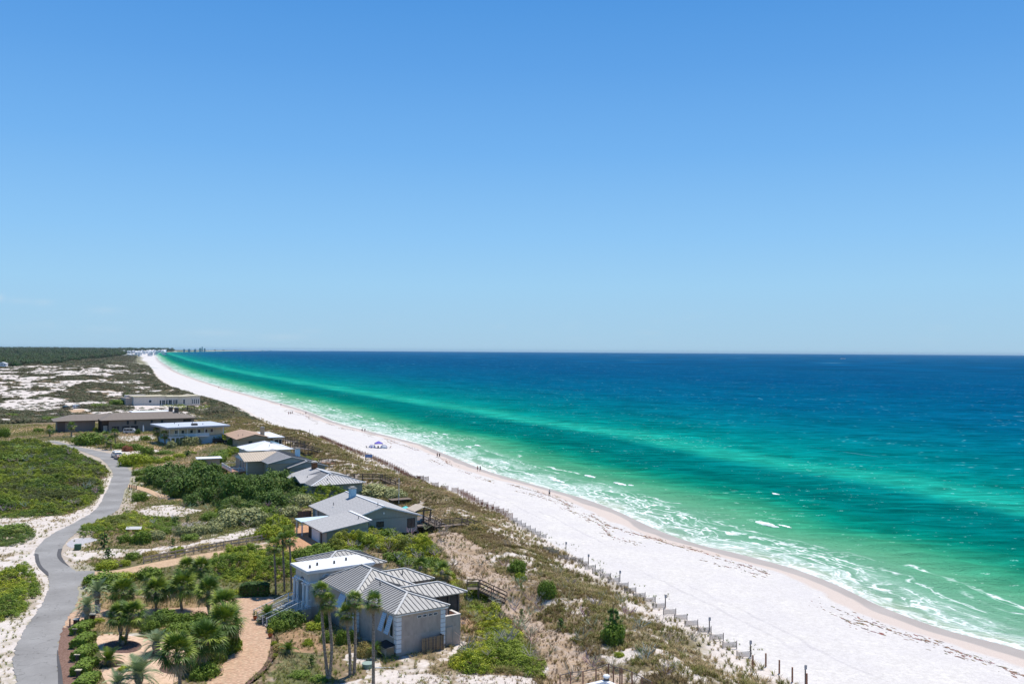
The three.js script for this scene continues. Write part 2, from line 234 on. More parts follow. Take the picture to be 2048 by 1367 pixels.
// ------------------------------------------------------------------ sea
const seaStops = [[-8, [168, 172, 152]], [0, [150, 168, 144]], [4, [124, 160, 138]], [12, [104, 154, 126]], [24, [84, 150, 116]], [35, [48, 138, 106]], [46, [4, 116, 98]], [60, [0, 100, 95]], [84, [0, 106, 104]], [97, [26, 146, 128]], [108, [26, 145, 128]], [122, [4, 124, 116]], [150, [0, 112, 115]], [210, [0, 98, 114]], [330, [0, 86, 116]], [700, [0, 76, 114]], [2000, [0, 78, 118]], [40000, [0, 82, 122]]];
function seaColor(s, t, o) {
  const wob = (fbm(t * 0.012, s * 0.02 + 4, 3) - 0.5) * 15 * sst(30, 110, s) + (fbm(t * 0.05, s * 0.05, 3) - 0.5) * 8; let q = s + wob; if (t > 300) q *= lerp(1, 1.0 / 1.0, sst(300, 900, t));
  let k = 0; while (k < seaStops.length - 2 && q > seaStops[k + 1][0]) k++; const A = seaStops[k], B = seaStops[k + 1], f = clamp((q - A[0]) / (B[0] - A[0]));
  for (let i = 0; i < 3; i++) o[i] = lerp(A[1][i], B[1][i], f);
  { const c = s + shoreC(t), x = NN.x * c + TT.x * t, z = NN.z * c + TT.z * t, w = (fbm(x * 0.15, z * 0.55, 3) - 0.5) * 74 * sst(4, 50, s) + (fbm(x * 0.035, z * 0.14, 3) - 0.5) * 28 * sst(20, 120, s), k = 1 + w / 150; o[1] *= k; o[2] *= k; o[0] *= k; }  // ripple light and shade of the waves painted into the water colour
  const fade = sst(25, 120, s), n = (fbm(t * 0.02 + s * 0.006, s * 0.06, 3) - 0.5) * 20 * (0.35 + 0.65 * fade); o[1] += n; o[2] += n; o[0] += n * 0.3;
}
function foamGlintAt(s, t) {                                              // white water: swash lace, patches behind the breakers, whitecaps and painted sun glints
  const wx = fbm(t * 0.13 + 5, s * 0.13, 3), wy = fbm(t * 0.13 + 50, s * 0.13 + 9, 3), T = t + (wx - 0.5) * 9, S = s + (wy - 0.5) * 5;
  const ridged = (u, v) => 1 - Math.abs(fbm(u, v, 3) - 0.5) * 2.0;
  let f = 0;
  if (s < 46) {
    const lace = Math.pow(ridged(T * 0.20, S * 0.55), 7), lace2 = Math.pow(ridged(T * 0.55 + 20, S * 1.1), 6);
    const run = 0.5 + 3.4 * Math.pow(fbm(t * 0.05 + 2, 0.5, 3), 1.3);
    const edgeS = s + (fbm(t * 0.35, 4, 3) - 0.5) * 1.2; f = Math.max(f, (1 - sst(run * 0.5, run * 0.72, Math.abs(edgeS - run * 0.30))) * (0.45 + 0.8 * lace2) * (0.35 + 0.75 * sst(0.35, 0.55, fbm(t * 0.11 + 9, 2, 3)))); f = Math.max(f, (1 - sst(run * 0.8, run * 1.9, s)) * sst(0.28, 0.6, lace * 0.8 + lace2 * 0.6) * 0.85);
    const wash = sst(0.40, 0.62, fbm(T * 0.09 + 70, S * 0.25, 4)) * (1 - sst(6, t > 100 ? 26 : 15, s)) * (t > 100 || (t > 0 && t < 45) || t < -15 ? 0.8 : 0.5); f = Math.max(f, wash * (0.35 + 0.9 * lace2)); const patch = sst(0.44, 0.60, fbm(t * 0.028 + 7.7, s * 0.05 + 1, 3) + (t > 200 ? 0.075 : t > 90 ? 0.05 : 0.0) + (t > 4 && t < 40 && s < 15 ? 0.10 : 0)), band = sst(1, 4, s) * (1 - sst(13, t > 160 ? 38 : 19, s));
    f = Math.max(f, patch * band * sst(0.40, 0.82, lace * 0.9 + lace2 * 0.4));
    const l2 = Math.abs(S - 8.5 - 2.5 * (fbm(t * 0.03, 8, 2) - 0.5)); f = Math.max(f, (1 - sst(0.3, 1.6, l2)) * sst(0.52, 0.68, fbm(t * 0.045 + 30, 2, 3)) * sst(0.2, 0.6, lace2 + 0.15) * (t < -2 ? 0.25 : 1)); for (let q2 = 0; q2 < 4; q2++) { const l4 = Math.abs(S - 5 - q2 * 4.3 - 3 * (fbm(t * 0.06, 40 + q2 * 9, 3) - 0.5)); f = Math.max(f, (1 - sst(0.15, 0.9, l4)) * sst(0.45, 0.57, fbm(t * 0.07 + q2 * 31, 60, 3) + (t > 90 ? 0.06 : 0)) * sst(0.15, 0.7, lace2 + lace * 0.4) * 0.9); }
    const q = t > 95 ? 23 : 21, l3 = Math.abs(S - q - 4 * (fbm(t * 0.02, 18, 2) - 0.5)); f = Math.max(f, (1 - sst(0.2, 1.1, l3)) * sst(0.63, 0.70, fbm(t * 0.08 + 90, 12, 3) + (t > 120 ? 0.05 : 0)) * sst(0.1, 0.5, lace2 + 0.1));
  }
  if (s > 14) { const c = s + shoreC(t), x = NN.x * c + TT.x * t, z = NN.z * c + TT.z * t, far = sst(150, 400, s), cap = fbm(x * lerp(0.55, 0.22, far), z * lerp(1.5, 0.5, far), 3), gate = fbm(x * 0.04 + 3, z * 0.05 + 8, 2); f = Math.max(f, 0.55 * sst(0.80, 0.86, cap + (gate - 0.5) * 0.2)); }  // white specks serve as whitecaps and as painted sun glints
  return clamp(f);
}
function seaTex(tw, th, s0, s1, t0, t1) { const t = tex(tw, th, (i, j, o) => { const s = s0 + (i + 0.5) / tw * (s1 - s0), tt = t0 + (j + 0.5) / th * (t1 - t0); seaColor(s, tt, o); const f = foamGlintAt(s, tt); for (let k = 0; k < 3; k++) o[k] = lerp(o[k], [226, 229, 226][k], f); }); t.wrapS = t.wrapT = THREE.ClampToEdgeWrapping; return t; }
const waveBump = (() => { const n = 512, L = (x, y, f) => { // tileable
  const a = fbm(x * f, y * f * 1.9, 4); return a; }; return tex(n, n, (i, j, c) => { const u = i / n, v = j / n, f = 26; const bl = (a, b, k) => a * (1 - k) + b * k; const e = sst(0.8, 1, u), g = sst(0.8, 1, v); const N = (uu, vv) => L(uu, vv, f); const val = bl(bl(N(u, v), N(u - 1, v), e), bl(N(u, v - 1), N(u - 1, v - 1), e), g); c[0] = c[1] = c[2] = val * 255; }, false); })();
function waveY(s, t) {
  const ch = (p, w) => { const u = Math.abs(p) / w; return u > 1 ? 0 : (1 - u * u) ** 2; };
  const wob = (fbm(t * 0.03, 2.2, 3) - 0.5) * 9, m = sst(1, 10, s);
  let y = 0.30 * ch(s - 17 - wob, 4) * sst(0.4, 0.6, fbm(t * 0.04, 7, 2)) + 0.38 * ch(s - 31 - wob * 1.4, 5) * sst(0.35, 0.6, fbm(t * 0.03, 17, 2)) + 0.35 * ch(s - 52 - wob * 1.6, 7) * sst(0.35, 0.6, fbm(t * 0.025, 27, 2));
  { const c = s + shoreC(t), x = NN.x * c + TT.x * t, z = NN.z * c + TT.z * t; y += (fbm(x * 0.12, z * 0.42, 3) - 0.5) * 0.75 * sst(4, 40, s); }
  y += 0 + (fbm(t * 0.09, s * 0.16, 2) - 0.5) * 0.45 * sst(15, 80, s); return y * m + 0.02;
}
function sea(label, sL, tL, tw, th, rough, amp, bump, bl) {
  const s0 = sL[0], s1 = sL[sL.length - 1], t0 = tL[0], t1 = tL[tL.length - 1];
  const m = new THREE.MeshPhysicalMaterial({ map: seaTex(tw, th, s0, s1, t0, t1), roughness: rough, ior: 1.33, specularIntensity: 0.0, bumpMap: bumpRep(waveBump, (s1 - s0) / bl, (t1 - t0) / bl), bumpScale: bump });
  return structure('sea', stPiece('sea', sL, tL, (s, t) => amp ? waveY(s, t) * amp * (1 - sst(t1 - 15, t1, t)) * (1 - sst(s1 - 15, s1, s)) + (t === t1 || s === s1 ? 0 : 0) : 0), m, label);
}
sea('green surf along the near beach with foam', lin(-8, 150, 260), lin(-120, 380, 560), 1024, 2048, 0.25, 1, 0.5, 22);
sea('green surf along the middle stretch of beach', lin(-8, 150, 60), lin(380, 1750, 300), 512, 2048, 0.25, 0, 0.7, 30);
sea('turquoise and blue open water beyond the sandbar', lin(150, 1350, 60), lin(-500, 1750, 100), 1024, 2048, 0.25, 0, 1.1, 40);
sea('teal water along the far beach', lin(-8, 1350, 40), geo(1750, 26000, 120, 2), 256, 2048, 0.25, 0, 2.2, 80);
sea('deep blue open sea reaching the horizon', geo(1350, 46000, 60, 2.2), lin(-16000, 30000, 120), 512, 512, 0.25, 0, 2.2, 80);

// ------------------------------------------------------------------ road and drives
function smoothPts(list, n) { const c = new THREE.CatmullRomCurve3(list, false, 'centripetal'); return c.getPoints(n); }
function ribbon(L, R, n, across, dy) {
  const A = smoothPts(L, n), B = smoothPts(R, n), pos = [], uv = [], idx = []; let len = 0;
  for (let i = 0; i <= n; i++) { if (i) len += A[i].distanceTo(A[i - 1]); const j0 = across > 4 ? (fbm(i * 0.7, 3, 3) - 0.5) * 0.12 : 0, j1 = across > 4 ? (fbm(i * 0.7, 33, 3) - 0.5) * 0.12 : 0; for (let k = 0; k <= across; k++) { const p = A[i].clone().lerp(B[i], k === 0 ? j0 : k === across ? 1 + j1 : k / across); pos.push(p.x, Math.max(heightAt(p.x, p.z), 4.99) + dy, p.z); uv.push(p.x * 0.25, p.z * 0.25); } }
  for (let i = 0; i < n; i++) for (let k = 0; k < across; k++) { const a = i * (across + 1) + k, b = a + 1, c = a + across + 1, d = c + 1; idx.push(a, c, b, b, c, d); }
  const g = new THREE.BufferGeometry(); g.setAttribute('position', new THREE.Float32BufferAttribute(pos, 3)); g.setAttribute('uv', new THREE.Float32BufferAttribute(uv, 2)); g.setIndex(idx); g.computeVertexNormals(); return g;
}
function flat(pxs, y = 5, dy = 0.03) {
  const P = pxs.map(([a, b]) => onPlane(a, b, y)), cv = new THREE.CatmullRomCurve3(P, true, 'centripetal').getPoints(P.length * 5), sp = new THREE.Shape(cv.map(p => new THREE.Vector2(p.x, -p.z)));
  const g = new THREE.ShapeGeometry(sp); g.rotateX(-Math.PI / 2); g.translate(0, y + dy, 0); const p = g.attributes.position, u = g.attributes.uv; for (let i = 0; i < p.count; i++) u.setXY(i, p.getX(i) * 0.25, p.getZ(i) * 0.25); g.computeVertexNormals(); return g;
}
const asphaltT = tex(1024, 1024, (i, j, c) => { const n = (NT[(i * 57 + j * 269) & 65535] - 0.5) * 10 + (fbm(i * 0.014, j * 0.014, 4) - 0.5) * 26 + (fbm(i * 0.11, j * 0.11, 3) - 0.5) * 8 - (Math.abs(fbm(i * 0.02 + 50, j * 0.02, 4) - 0.5) < 0.006 ? 22 : 0) + (Math.sin(i * 0.01227 * 2) * Math.cos(j * 0.01227 * 3) + Math.sin(j * 0.01227 * 2 + i * 0.01227)) * 4; c[0] = 138 + n; c[1] = 135 + n; c[2] = 131 + n; });
asphaltT.repeat.set(0.08, 0.08);
const M_asphalt = mat(0xffffff, 0.9, 0, { map: asphaltT, bumpMap: grainBump, bumpScale: 0.01 });
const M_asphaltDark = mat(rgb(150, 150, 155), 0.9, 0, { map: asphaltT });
structure('road', ribbon(roadW.map(q => q[0]), roadW.map(q => q[1]), 400, 6, 0.05), M_asphalt, 'winding grey asphalt lane');
{ const z2 = ([x, y]) => onPlane(x / 3.938, 1050 + y / 3.938, 5);
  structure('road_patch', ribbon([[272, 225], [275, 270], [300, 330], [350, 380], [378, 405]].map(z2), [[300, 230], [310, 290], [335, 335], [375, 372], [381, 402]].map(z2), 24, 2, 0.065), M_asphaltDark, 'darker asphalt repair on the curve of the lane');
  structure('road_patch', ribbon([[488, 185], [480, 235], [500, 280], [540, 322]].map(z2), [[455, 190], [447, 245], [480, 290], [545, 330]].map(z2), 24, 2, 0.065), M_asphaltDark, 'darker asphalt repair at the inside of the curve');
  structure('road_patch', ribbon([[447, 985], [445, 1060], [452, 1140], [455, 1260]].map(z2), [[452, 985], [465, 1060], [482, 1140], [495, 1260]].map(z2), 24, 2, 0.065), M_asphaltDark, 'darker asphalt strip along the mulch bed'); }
structure('road_apron', flat([[150, 1143], [185, 1142], [189, 1146], [184, 1152], [175, 1160], [160, 1172], [150, 1172]], 5, 0.042), M_asphalt, 'asphalt apron at the mouth of the sandy drive');
structure('road_apron', flat([[255, 943], [300, 936], [312, 938], [270, 950], [258, 955]], 5, 0.042), M_asphalt, 'asphalt apron at the side track');
structure('gravel_pad', flat([[133, 1090], [148, 1078], [178, 1075], [195, 1080], [172, 1086], [150, 1096]], 5, 0.03), mat(rgb(196, 192, 190), 0.95, 0, { map: grainTex(256, [225, 225, 228], 26, 0.1, 0.1, 40) }), 'pale gravel pad beside the lane');
const brickT = tex(512, 512, (i, j, c) => { const bw = 32, bh = 16, r = Math.floor(j / bh), x = (i + (r & 1) * 16) / bw, id = Math.floor(x), h = NT[((id & 15) * 37 + r * 91) & 65535], h2 = NT[((id & 15) * 59 + r * 23 + 7) & 65535]; const m = (x - id) < 0.06 || (j % bh) < 1.2; const n = (fbm(i * 0.03, j * 0.03, 3) - 0.5) * 36 + (h - 0.5) * 34; c[0] = 182 + n + h2 * 10; c[1] = 154 + n; c[2] = 126 + n * 0.9; if (m) { c[0] *= 0.8; c[1] *= 0.8; c[2] *= 0.8; } });
const M_brick = mat(0xffffff, 0.9, 0, { map: brickT });
const tanT = grainTex(256, [186, 156, 124], 22, 0.06, 0.06, 24), M_sandDrive = mat(0xffffff, 0.95, 0, { map: tanT });
structure('brick_driveway', flat([[128, 1256], [150, 1222], [200, 1219], [300, 1217], [420, 1212], [440, 1200], [478, 1194], [541, 1193], [548, 1200], [520, 1226], [512, 1240], [533, 1256], [541, 1273], [539, 1298], [527, 1331], [494, 1362], [455, 1395], [395, 1400], [430, 1345], [462, 1310], [476, 1275], [472, 1245], [450, 1233], [420, 1235], [300, 1232], [200, 1233], [165, 1240]]), M_brick, 'curved brick paver driveway');
structure('mulch_bed', flat([[128, 1252], [148, 1256], [148, 1300], [150, 1400], [125, 1400], [116, 1330], [116, 1295]], 5, 0.025), mat(0xffffff, 1, 0, { map: grainTex(256, [122, 94, 80], 26, 0.12, 0.12, 50), bumpMap: grainBump, bumpScale: 0.04 }), 'brown mulch bed beside the lane');
structure('sand_court', flat([[196, 1272], [210, 1268], [250, 1270], [290, 1276], [330, 1285], [365, 1300], [385, 1315], [375, 1335], [350, 1365], [300, 1385], [250, 1400], [225, 1380], [204, 1350], [203, 1335], [214, 1325], [200, 1305]], 5, 0.03), mat(0xffffff, 0.95, 0, { map: grainTex(256, [202, 172, 145], 20, 0.05, 0.05, 26) }), 'tan sand garden court');
const M_mulch = mat(0xffffff, 1, 0, { map: grainTex(256, [110, 84, 74], 26, 0.14, 0.14, 50), bumpMap: grainBump, bumpScale: 0.09 });
for (const [x, y, rx, ry, l] of [[245, 1293, 38, 13, 'round mulch bed under the twin-trunk palm'], [222, 1327, 26, 8, 'round mulch bed under the blue-green sago'], [315, 1309, 26, 9, 'round mulch bed under the drooping palm'], [350, 1338, 32, 10, 'round mulch bed under the broad fan palm']]) structure('mulch_ring', flat(Array.from({ length: 14 }, (_, k) => [x + rx * Math.cos(k / 14 * 6.283), y + ry * Math.sin(k / 14 * 6.283)]), 5, 0.055), M_mulch, l);
const mp = (l, y = 5) => l.map(([a, b]) => onPlane(a, b, y));
structure('sandy_drive', ribbon(mp([[186, 1143], [230, 1140], [290, 1128], [360, 1115], [430, 1103], [490, 1094], [540, 1085], [560, 1080]]), mp([[190, 1152], [240, 1150], [300, 1140], [370, 1126], [440, 1114], [500, 1106], [545, 1108], [575, 1112]]), 60, 3, 0.03), M_sandDrive, 'tan sandy drive beside the rail fence');
structure('brick_driveway', flat([[540, 1085], [575, 1062], [598, 1052], [622, 1050], [625, 1072], [650, 1094], [640, 1100], [610, 1108], [575, 1112], [545, 1108]], 5, 0.042), mat(rgb(255, 235, 215), 0.9, 0, { map: brickT }), 'tan paver forecourt in front of the grey garage');
structure('sandy_drive', ribbon(mp([[257, 968], [290, 975], [330, 990], [370, 996], [410, 995], [440, 988]]), mp([[255, 974], [290, 983], [330, 998], [370, 1001], [410, 1000], [440, 993]]), 50, 2, 0.03), M_sandDrive, 'narrow tan drive curving toward the tree thicket');
structure('sandy_drive', ribbon(mp([[295, 918], [330, 910], [370, 900], [400, 891], [420, 884], [438, 882]]), mp([[305, 922], [345, 914], [385, 904], [415, 894], [432, 889], [440, 888]]), 40, 2, 0.03), M_sandDrive, 'tan paver drive climbing to the tan-roofed house');
structure('sandy_drive', ribbon(mp([[262, 935], [300, 930], [350, 925], [400, 920]]), mp([[262, 939], [300, 934], [350, 929], [400, 924]]), 40, 2, 0.03), M_sandDrive, 'narrow sandy track between the shrubs');
structure('sandy_drive', ribbon(mp([[-40, 868], [40, 858], [90, 852], [137, 846]]), mp([[-40, 874], [40, 863], [90, 856], [137, 849]]), 40, 2, 0.03), M_sandDrive, 'pale track running to the long brown house');
structure('concrete_drive', flat([[80, 872], [140, 862], [180, 861], [215, 862], [260, 867], [300, 866], [300, 870], [240, 872], [180, 868], [120, 872]], 5, 0.05), mat(rgb(190, 182, 172), 0.9, 0, { map: tanT }), 'pale concrete forecourt of the long brown house');
structure('terracotta_court', flat([[270, 897], [285, 886], [306, 884], [330, 887], [324, 893], [318, 898], [290, 900]], 5, 0.05), M_brick, 'terracotta court below the white two-storey house');
structure('gravel_pad', flat([[340, 1060], [365, 1048], [420, 1040], [432, 1042], [400, 1050], [372, 1058], [352, 1064]], 5, 0.04), mat(rgb(150, 146, 142), 0.95, 0, { map: grainTex(256, [220, 216, 210], 26, 0.1, 0.1, 40) }), 'grey gravel track in the scrub');
structure('sandy_drive', ribbon([[125, 822], [150, 826], [168, 832]].map(q => G(...q)), [[165, 818], [175, 824], [190, 829]].map(q => G(...q)), 10, 3, 0.12), M_sandDrive, 'pale parking track behind the long brown house');
console.log('ground done');
// ------------------------------------------------------------------ building helpers: local x = right and away, local -z = away and left
const ROT = r1 => Math.atan(r1 / FPX);
const stuccoT = grainTex(256, [234, 232, 228], 18, 0.022, 0.012, 12), shingleT = tex(256, 256, (i, j, c) => { const r = Math.floor(j / 9), id = Math.floor((i + (r % 3) * 11) / 22), n = (NT[(id * 41 + r * 97) & 65535] - 0.5) * 30 + (NT[(i * 29 + j * 83) & 65535] - 0.5) * 24 + (fbm(i * 0.012, j * 0.05, 3) - 0.5) * 30; const v = 222 + n - (j % 9 < 1 ? 26 : 0); c[0] = c[1] = c[2] = v; });
const sidingT = tex(64, 256, (i, j, c) => { const v = 232 + (NT[(Math.floor(j / 8) * 77) & 65535] - 0.5) * 10 - (j % 16 < 2 ? 50 : 0); c[0] = c[1] = c[2] = v; }), boardT = tex(256, 64, (i, j, c) => { const v = 234 + (NT[(Math.floor(i / 16) * 77) & 65535] - 0.5) * 12 - (i % 16 < 2 ? 54 : 0); c[0] = c[1] = c[2] = v; });
const metalT = grainTex(256, [234, 233, 232], 20, 0.05, 0.012, 6), woodT = grainTex(256, [215, 210, 204], 34, 0.02, 0.2, 18);
const M = {
  stucco: mat(rgb(200, 181, 168), 0.9, 0, { map: stuccoT }), stuccoPale: mat(rgb(220, 212, 204), 0.9, 0, { map: stuccoT }), peach: mat(rgb(214, 176, 148), 0.9, 0, { map: stuccoT }), white: mat(rgb(222, 222, 222), 0.6), trim: mat(rgb(214, 216, 220), 0.55),
  metal: mat(rgb(172, 170, 166), 0.6, 0.12, { map: metalT }), metalSeam: mat(rgb(106, 105, 104), 0.7, 0.1), metalCap: mat(rgb(186, 184, 180), 0.6, 0.1),
  membrane: mat(rgb(226, 227, 228), 0.7, 0, { map: grainTex(256, [240, 240, 241], 8, 0.03, 0.03, 6) }), shingle: mat(rgb(192, 189, 186), 0.8, 0.05, { map: shingleT }), brownShingle: mat(rgb(142, 130, 118), 0.9, 0, { map: shingleT }), tanShingle: mat(rgb(196, 164, 138), 0.9, 0, { map: shingleT }), greyMetal: mat(rgb(188, 186, 184), 0.6, 0.1, { map: metalT }), beigeMetal: mat(rgb(206, 190, 168), 0.6, 0.1, { map: metalT }),
  siding: mat(rgb(166, 170, 164), 0.85, 0, { map: boardT }), brownSiding: mat(rgb(150, 138, 128), 0.9, 0, { map: boardT }), tanSiding: mat(rgb(196, 176, 150), 0.9, 0, { map: sidingT }), cream: mat(rgb(214, 204, 176), 0.85, 0, { map: stuccoT }), bluePaint: mat(rgb(176, 200, 212), 0.7), shutter: mat(rgb(170, 196, 214), 0.55), dark: mat(rgb(38, 38, 42), 0.7), darkDoor: mat(rgb(62, 56, 54), 0.7), glass: new THREE.MeshPhysicalMaterial({ color: rgb(48, 60, 68), roughness: 0.08, metalness: 0, ior: 1.5 }),
  wood: mat(rgb(140, 126, 112), 0.95, 0, { map: woodT }), woodDark: mat(rgb(122, 110, 100), 0.95, 0, { map: woodT }), woodTan: mat(rgb(182, 156, 124), 0.95, 0, { map: woodT }), redWood: mat(rgb(176, 130, 106), 0.95, 0, { map: woodT }), greyWood: mat(rgb(124, 116, 112), 0.95, 0, { map: woodT }), concrete: mat(rgb(176, 172, 166), 0.9, 0, { map: stuccoT }), brickWall: mat(rgb(160, 128, 100), 0.9, 0, { map: brickT }), skylight: new THREE.MeshPhysicalMaterial({ color: rgb(60, 74, 84), roughness: 0.12 }), blueVinyl: mat(rgb(150, 186, 204), 0.5)
};
// a sloping polygon with thickness; seams every `pitch` metres as ribs
function slope(parent, name, pts, m, th = 0.12, seam = 0, seamM = M.metalSeam) {
  const V = pts.map(p => new THREE.Vector3(...p)), e = V[1].clone().sub(V[0]).normalize(), n0 = e.clone().cross(V[2].clone().sub(V[1])).normalize(); if (n0.y < 0) n0.negate(); const u = n0.clone().cross(e).normalize(); if (u.y < 0) u.negate();
  const P2 = V.map(v => { const d = v.clone().sub(V[0]); return [d.dot(e), d.dot(u)]; });
  const tri = THREE.ShapeUtils.triangulateShape(P2.map(q => new THREE.Vector2(...q)), []), pos = [], uv = [], off = n0.clone().multiplyScalar(-th);
  const push = (v, a) => { pos.push(v.x, v.y, v.z); uv.push(a[0] * 0.5, a[1] * 0.5); };
  for (const t of tri) { const q = [V[t[0]], V[t[1]], V[t[2]]], up = q[1].clone().sub(q[0]).cross(q[2].clone().sub(q[0])).dot(n0) > 0, o = up ? [0, 1, 2] : [0, 2, 1]; for (const k of o) push(V[t[k]], P2[t[k]]); for (const k of [o[0], o[2], o[1]]) push(V[t[k]].clone().add(off), P2[t[k]]); }
  for (let i = 0; i < V.length; i++) { const a = V[i], b = V[(i + 1) % V.length], c = a.clone().add(off), d = b.clone().add(off); for (const [p, q] of [[a, [0, 0]], [c, [0, .2]], [b, [1, 0]], [b, [1, 0]], [c, [0, .2]], [d, [1, .2]]]) push(p, q); }
  const g = new THREE.BufferGeometry(); g.setAttribute('position', new THREE.Float32BufferAttribute(pos, 3)); g.setAttribute('uv', new THREE.Float32BufferAttribute(uv, 2)); g.computeVertexNormals();
  const o = part(parent, name, g, m);
  if (seam) {
    const xs = P2.map(p => p[0]), x0 = Math.min(...xs), x1 = Math.max(...xs);
    for (let x = x0 + seam * 0.5; x < x1; x += seam) {
      const hit = []; for (let i = 0; i < P2.length; i++) { const a = P2[i], b = P2[(i + 1) % P2.length]; if ((a[0] > x) !== (b[0] > x)) hit.push(a[1] + (b[1] - a[1]) * (x - a[0]) / (b[0] - a[0])); }
      if (hit.length < 2) continue; const lo = Math.min(...hit) , hi = Math.max(...hit); if (hi - lo < 0.3) continue;
      const L = hi - lo - 0.04, r = new THREE.Mesh(RIB, seamM); r.name = 'seam'; r.scale.set(0.075, 0.06, L); const mm = new THREE.Matrix4().makeBasis(e, n0, u.clone().negate()); r.quaternion.setFromRotationMatrix(mm.determinant() < 0 ? new THREE.Matrix4().makeBasis(e.clone().negate(), n0, u.clone().negate()) : mm);
      r.position.copy(V[0]).addScaledVector(e, x).addScaledVector(u, (lo + hi) / 2).addScaledVector(n0, 0.025); r.castShadow = r.receiveShadow = true; o.add(r);
    }
  }
  return o;
}
const RIB = new THREE.BoxGeometry(1, 1, 1);
// pitched roof over a rectangle; axis 'z' or 'x' is the ridge direction; h0/h1 hip lengths at the low and high end of the axis (0 = gable)
function pitched(parent, axis, x0, x1, z0, z1, yE, yR, h0, h1, m, o = {}) {
  const { seam = 0, cap = null, off = 0.5, gable = null, th = 0.14 } = o; const S = (n, p) => slope(parent, 'roof_slope', p, m, th, seam, o.seamM || M.metalSeam);
  const A = axis === 'z', lo = A ? z0 : x0, hi = A ? z1 : x1, c0 = A ? x0 : z0, c1 = A ? x1 : z1, mid = lerp(c0, c1, off), P = (l, c, y) => A ? [c, y, l] : [l, y, c];
  S('', [P(lo, c0, yE), P(hi, c0, yE), P(hi - h1, mid, yR), P(lo + h0, mid, yR)]); S('', [P(lo, c1, yE), P(hi, c1, yE), P(hi - h1, mid, yR), P(lo + h0, mid, yR)]);
  if (h0) S('', [P(lo, c0, yE), P(lo, c1, yE), P(lo + h0, mid, yR)]); if (h1) S('', [P(hi, c0, yE), P(hi, c1, yE), P(hi - h1, mid, yR)]);
  const caps = []; if (cap) { const up = 0.05; const R0 = P(lo + h0, mid, yR + up), R1 = P(hi - h1, mid, yR + up); caps.push([R0, R1]); if (h0) caps.push([P(lo, c0, yE + up), R0], [P(lo, c1, yE + up), R0]); if (h1) caps.push([P(hi, c0, yE + up), R1], [P(hi, c1, yE + up), R1]); for (const [p, q] of caps) part(parent, 'ridge_cap', beam(p, q, 0.26, 0.07), cap); }
  if (gable) for (const [flag, l, ins] of [[h0, lo, o.ins ?? 0.4], [h1, hi, -(o.ins ?? 0.4)]]) if (!flag) { const L = l + ins, k = o.cin ?? 0.4; const tri = [P(L, c0 + k, yE - 0.2), P(L, c1 - k, yE - 0.2), P(L, c1 - k, yE), P(L, mid, yR - 0.16), P(L, c0 + k, yE)]; slopeWall(parent, tri, gable); }
}
function slopeWall(parent, pts, m) { const V = pts.map(p => new THREE.Vector3(...p)), pos = [], uv = []; for (let i = 1; i + 1 < V.length; i++) for (const v of [V[0], V[i], V[i + 1]]) { pos.push(v.x, v.y, v.z); uv.push((v.x + v.z) * 0.5, v.y * 0.5); } const g = new THREE.BufferGeometry(); g.setAttribute('position', new THREE.Float32BufferAttribute(pos, 3)); g.setAttribute('uv', new THREE.Float32BufferAttribute(uv, 2)); g.computeVertexNormals(); return part(parent, 'gable_wall', g, m); }
// window on a wall: axis = direction the wall faces ('+x','-x','+z','-z'), c = coordinate of the wall face, [a0,a1] along it, [y0,y1]
function windowOn(parent, face, c, a0, a1, y0, y1, frameM = M.trim, name = 'window', paneM = M.glass) {
  const s = face[0] === '+' ? 1 : -1, X = face[1] === 'x', B = (p, q, r, t, d0, d1) => { const lo = c + Math.min(s * d0, s * d1), hi = c + Math.max(s * d0, s * d1); return X ? box(lo, hi, r, t, p, q) : box(p, q, r, t, lo, hi); };
  const w = 0.09, f = part(parent, name, merge([B(a0, a1, y0, y0 + w, -0.03, 0.08), B(a0, a1, y1 - w, y1, -0.03, 0.08), B(a0, a0 + w, y0 + w, y1 - w, -0.03, 0.08), B(a1 - w, a1, y0 + w, y1 - w, -0.03, 0.08)]), frameM);
  const p = part(f, 'pane', B(a0 + w, a1 - w, y0 + w, y1 - w, -0.02, 0.025), paneM);
  if (a1 - a0 > 1.1) part(f, 'mullion', B((a0 + a1) / 2 - 0.035, (a0 + a1) / 2 + 0.035, y0 + w, y1 - w, 0.025, 0.07), frameM);
  return f;
}
const house = (name, label, px, gy, r1) => thing(name, label, 'house', onPlane(...px, gy), ROT(r1));
function vents(h, list, m = M.metalSeam) { for (const [b, y, a] of list) part(h, 'roof_vent', merge([new THREE.CylinderGeometry(0.07, 0.07, 0.5, 8).translate(b, y, -a), new THREE.ConeGeometry(0.15, 0.12, 8).translate(b, y + 0.3, -a)]), m); }
function chimney(h, b0, b1, a0, a1, y0, y1, m, capM = M.concrete) { const c = part(h, 'chimney', box(b0, b1, y0, y1, -a1, -a0), m); part(c, 'chimney_cap', merge([box(b0 - 0.12, b1 + 0.12, y1, y1 + 0.12, -a1 - 0.12, -a0 + 0.12), box(b0 + 0.1, b1 - 0.1, y1 + 0.12, y1 + 0.35, -a1 + 0.1, -a0 - 0.1)]), capM); return c; }

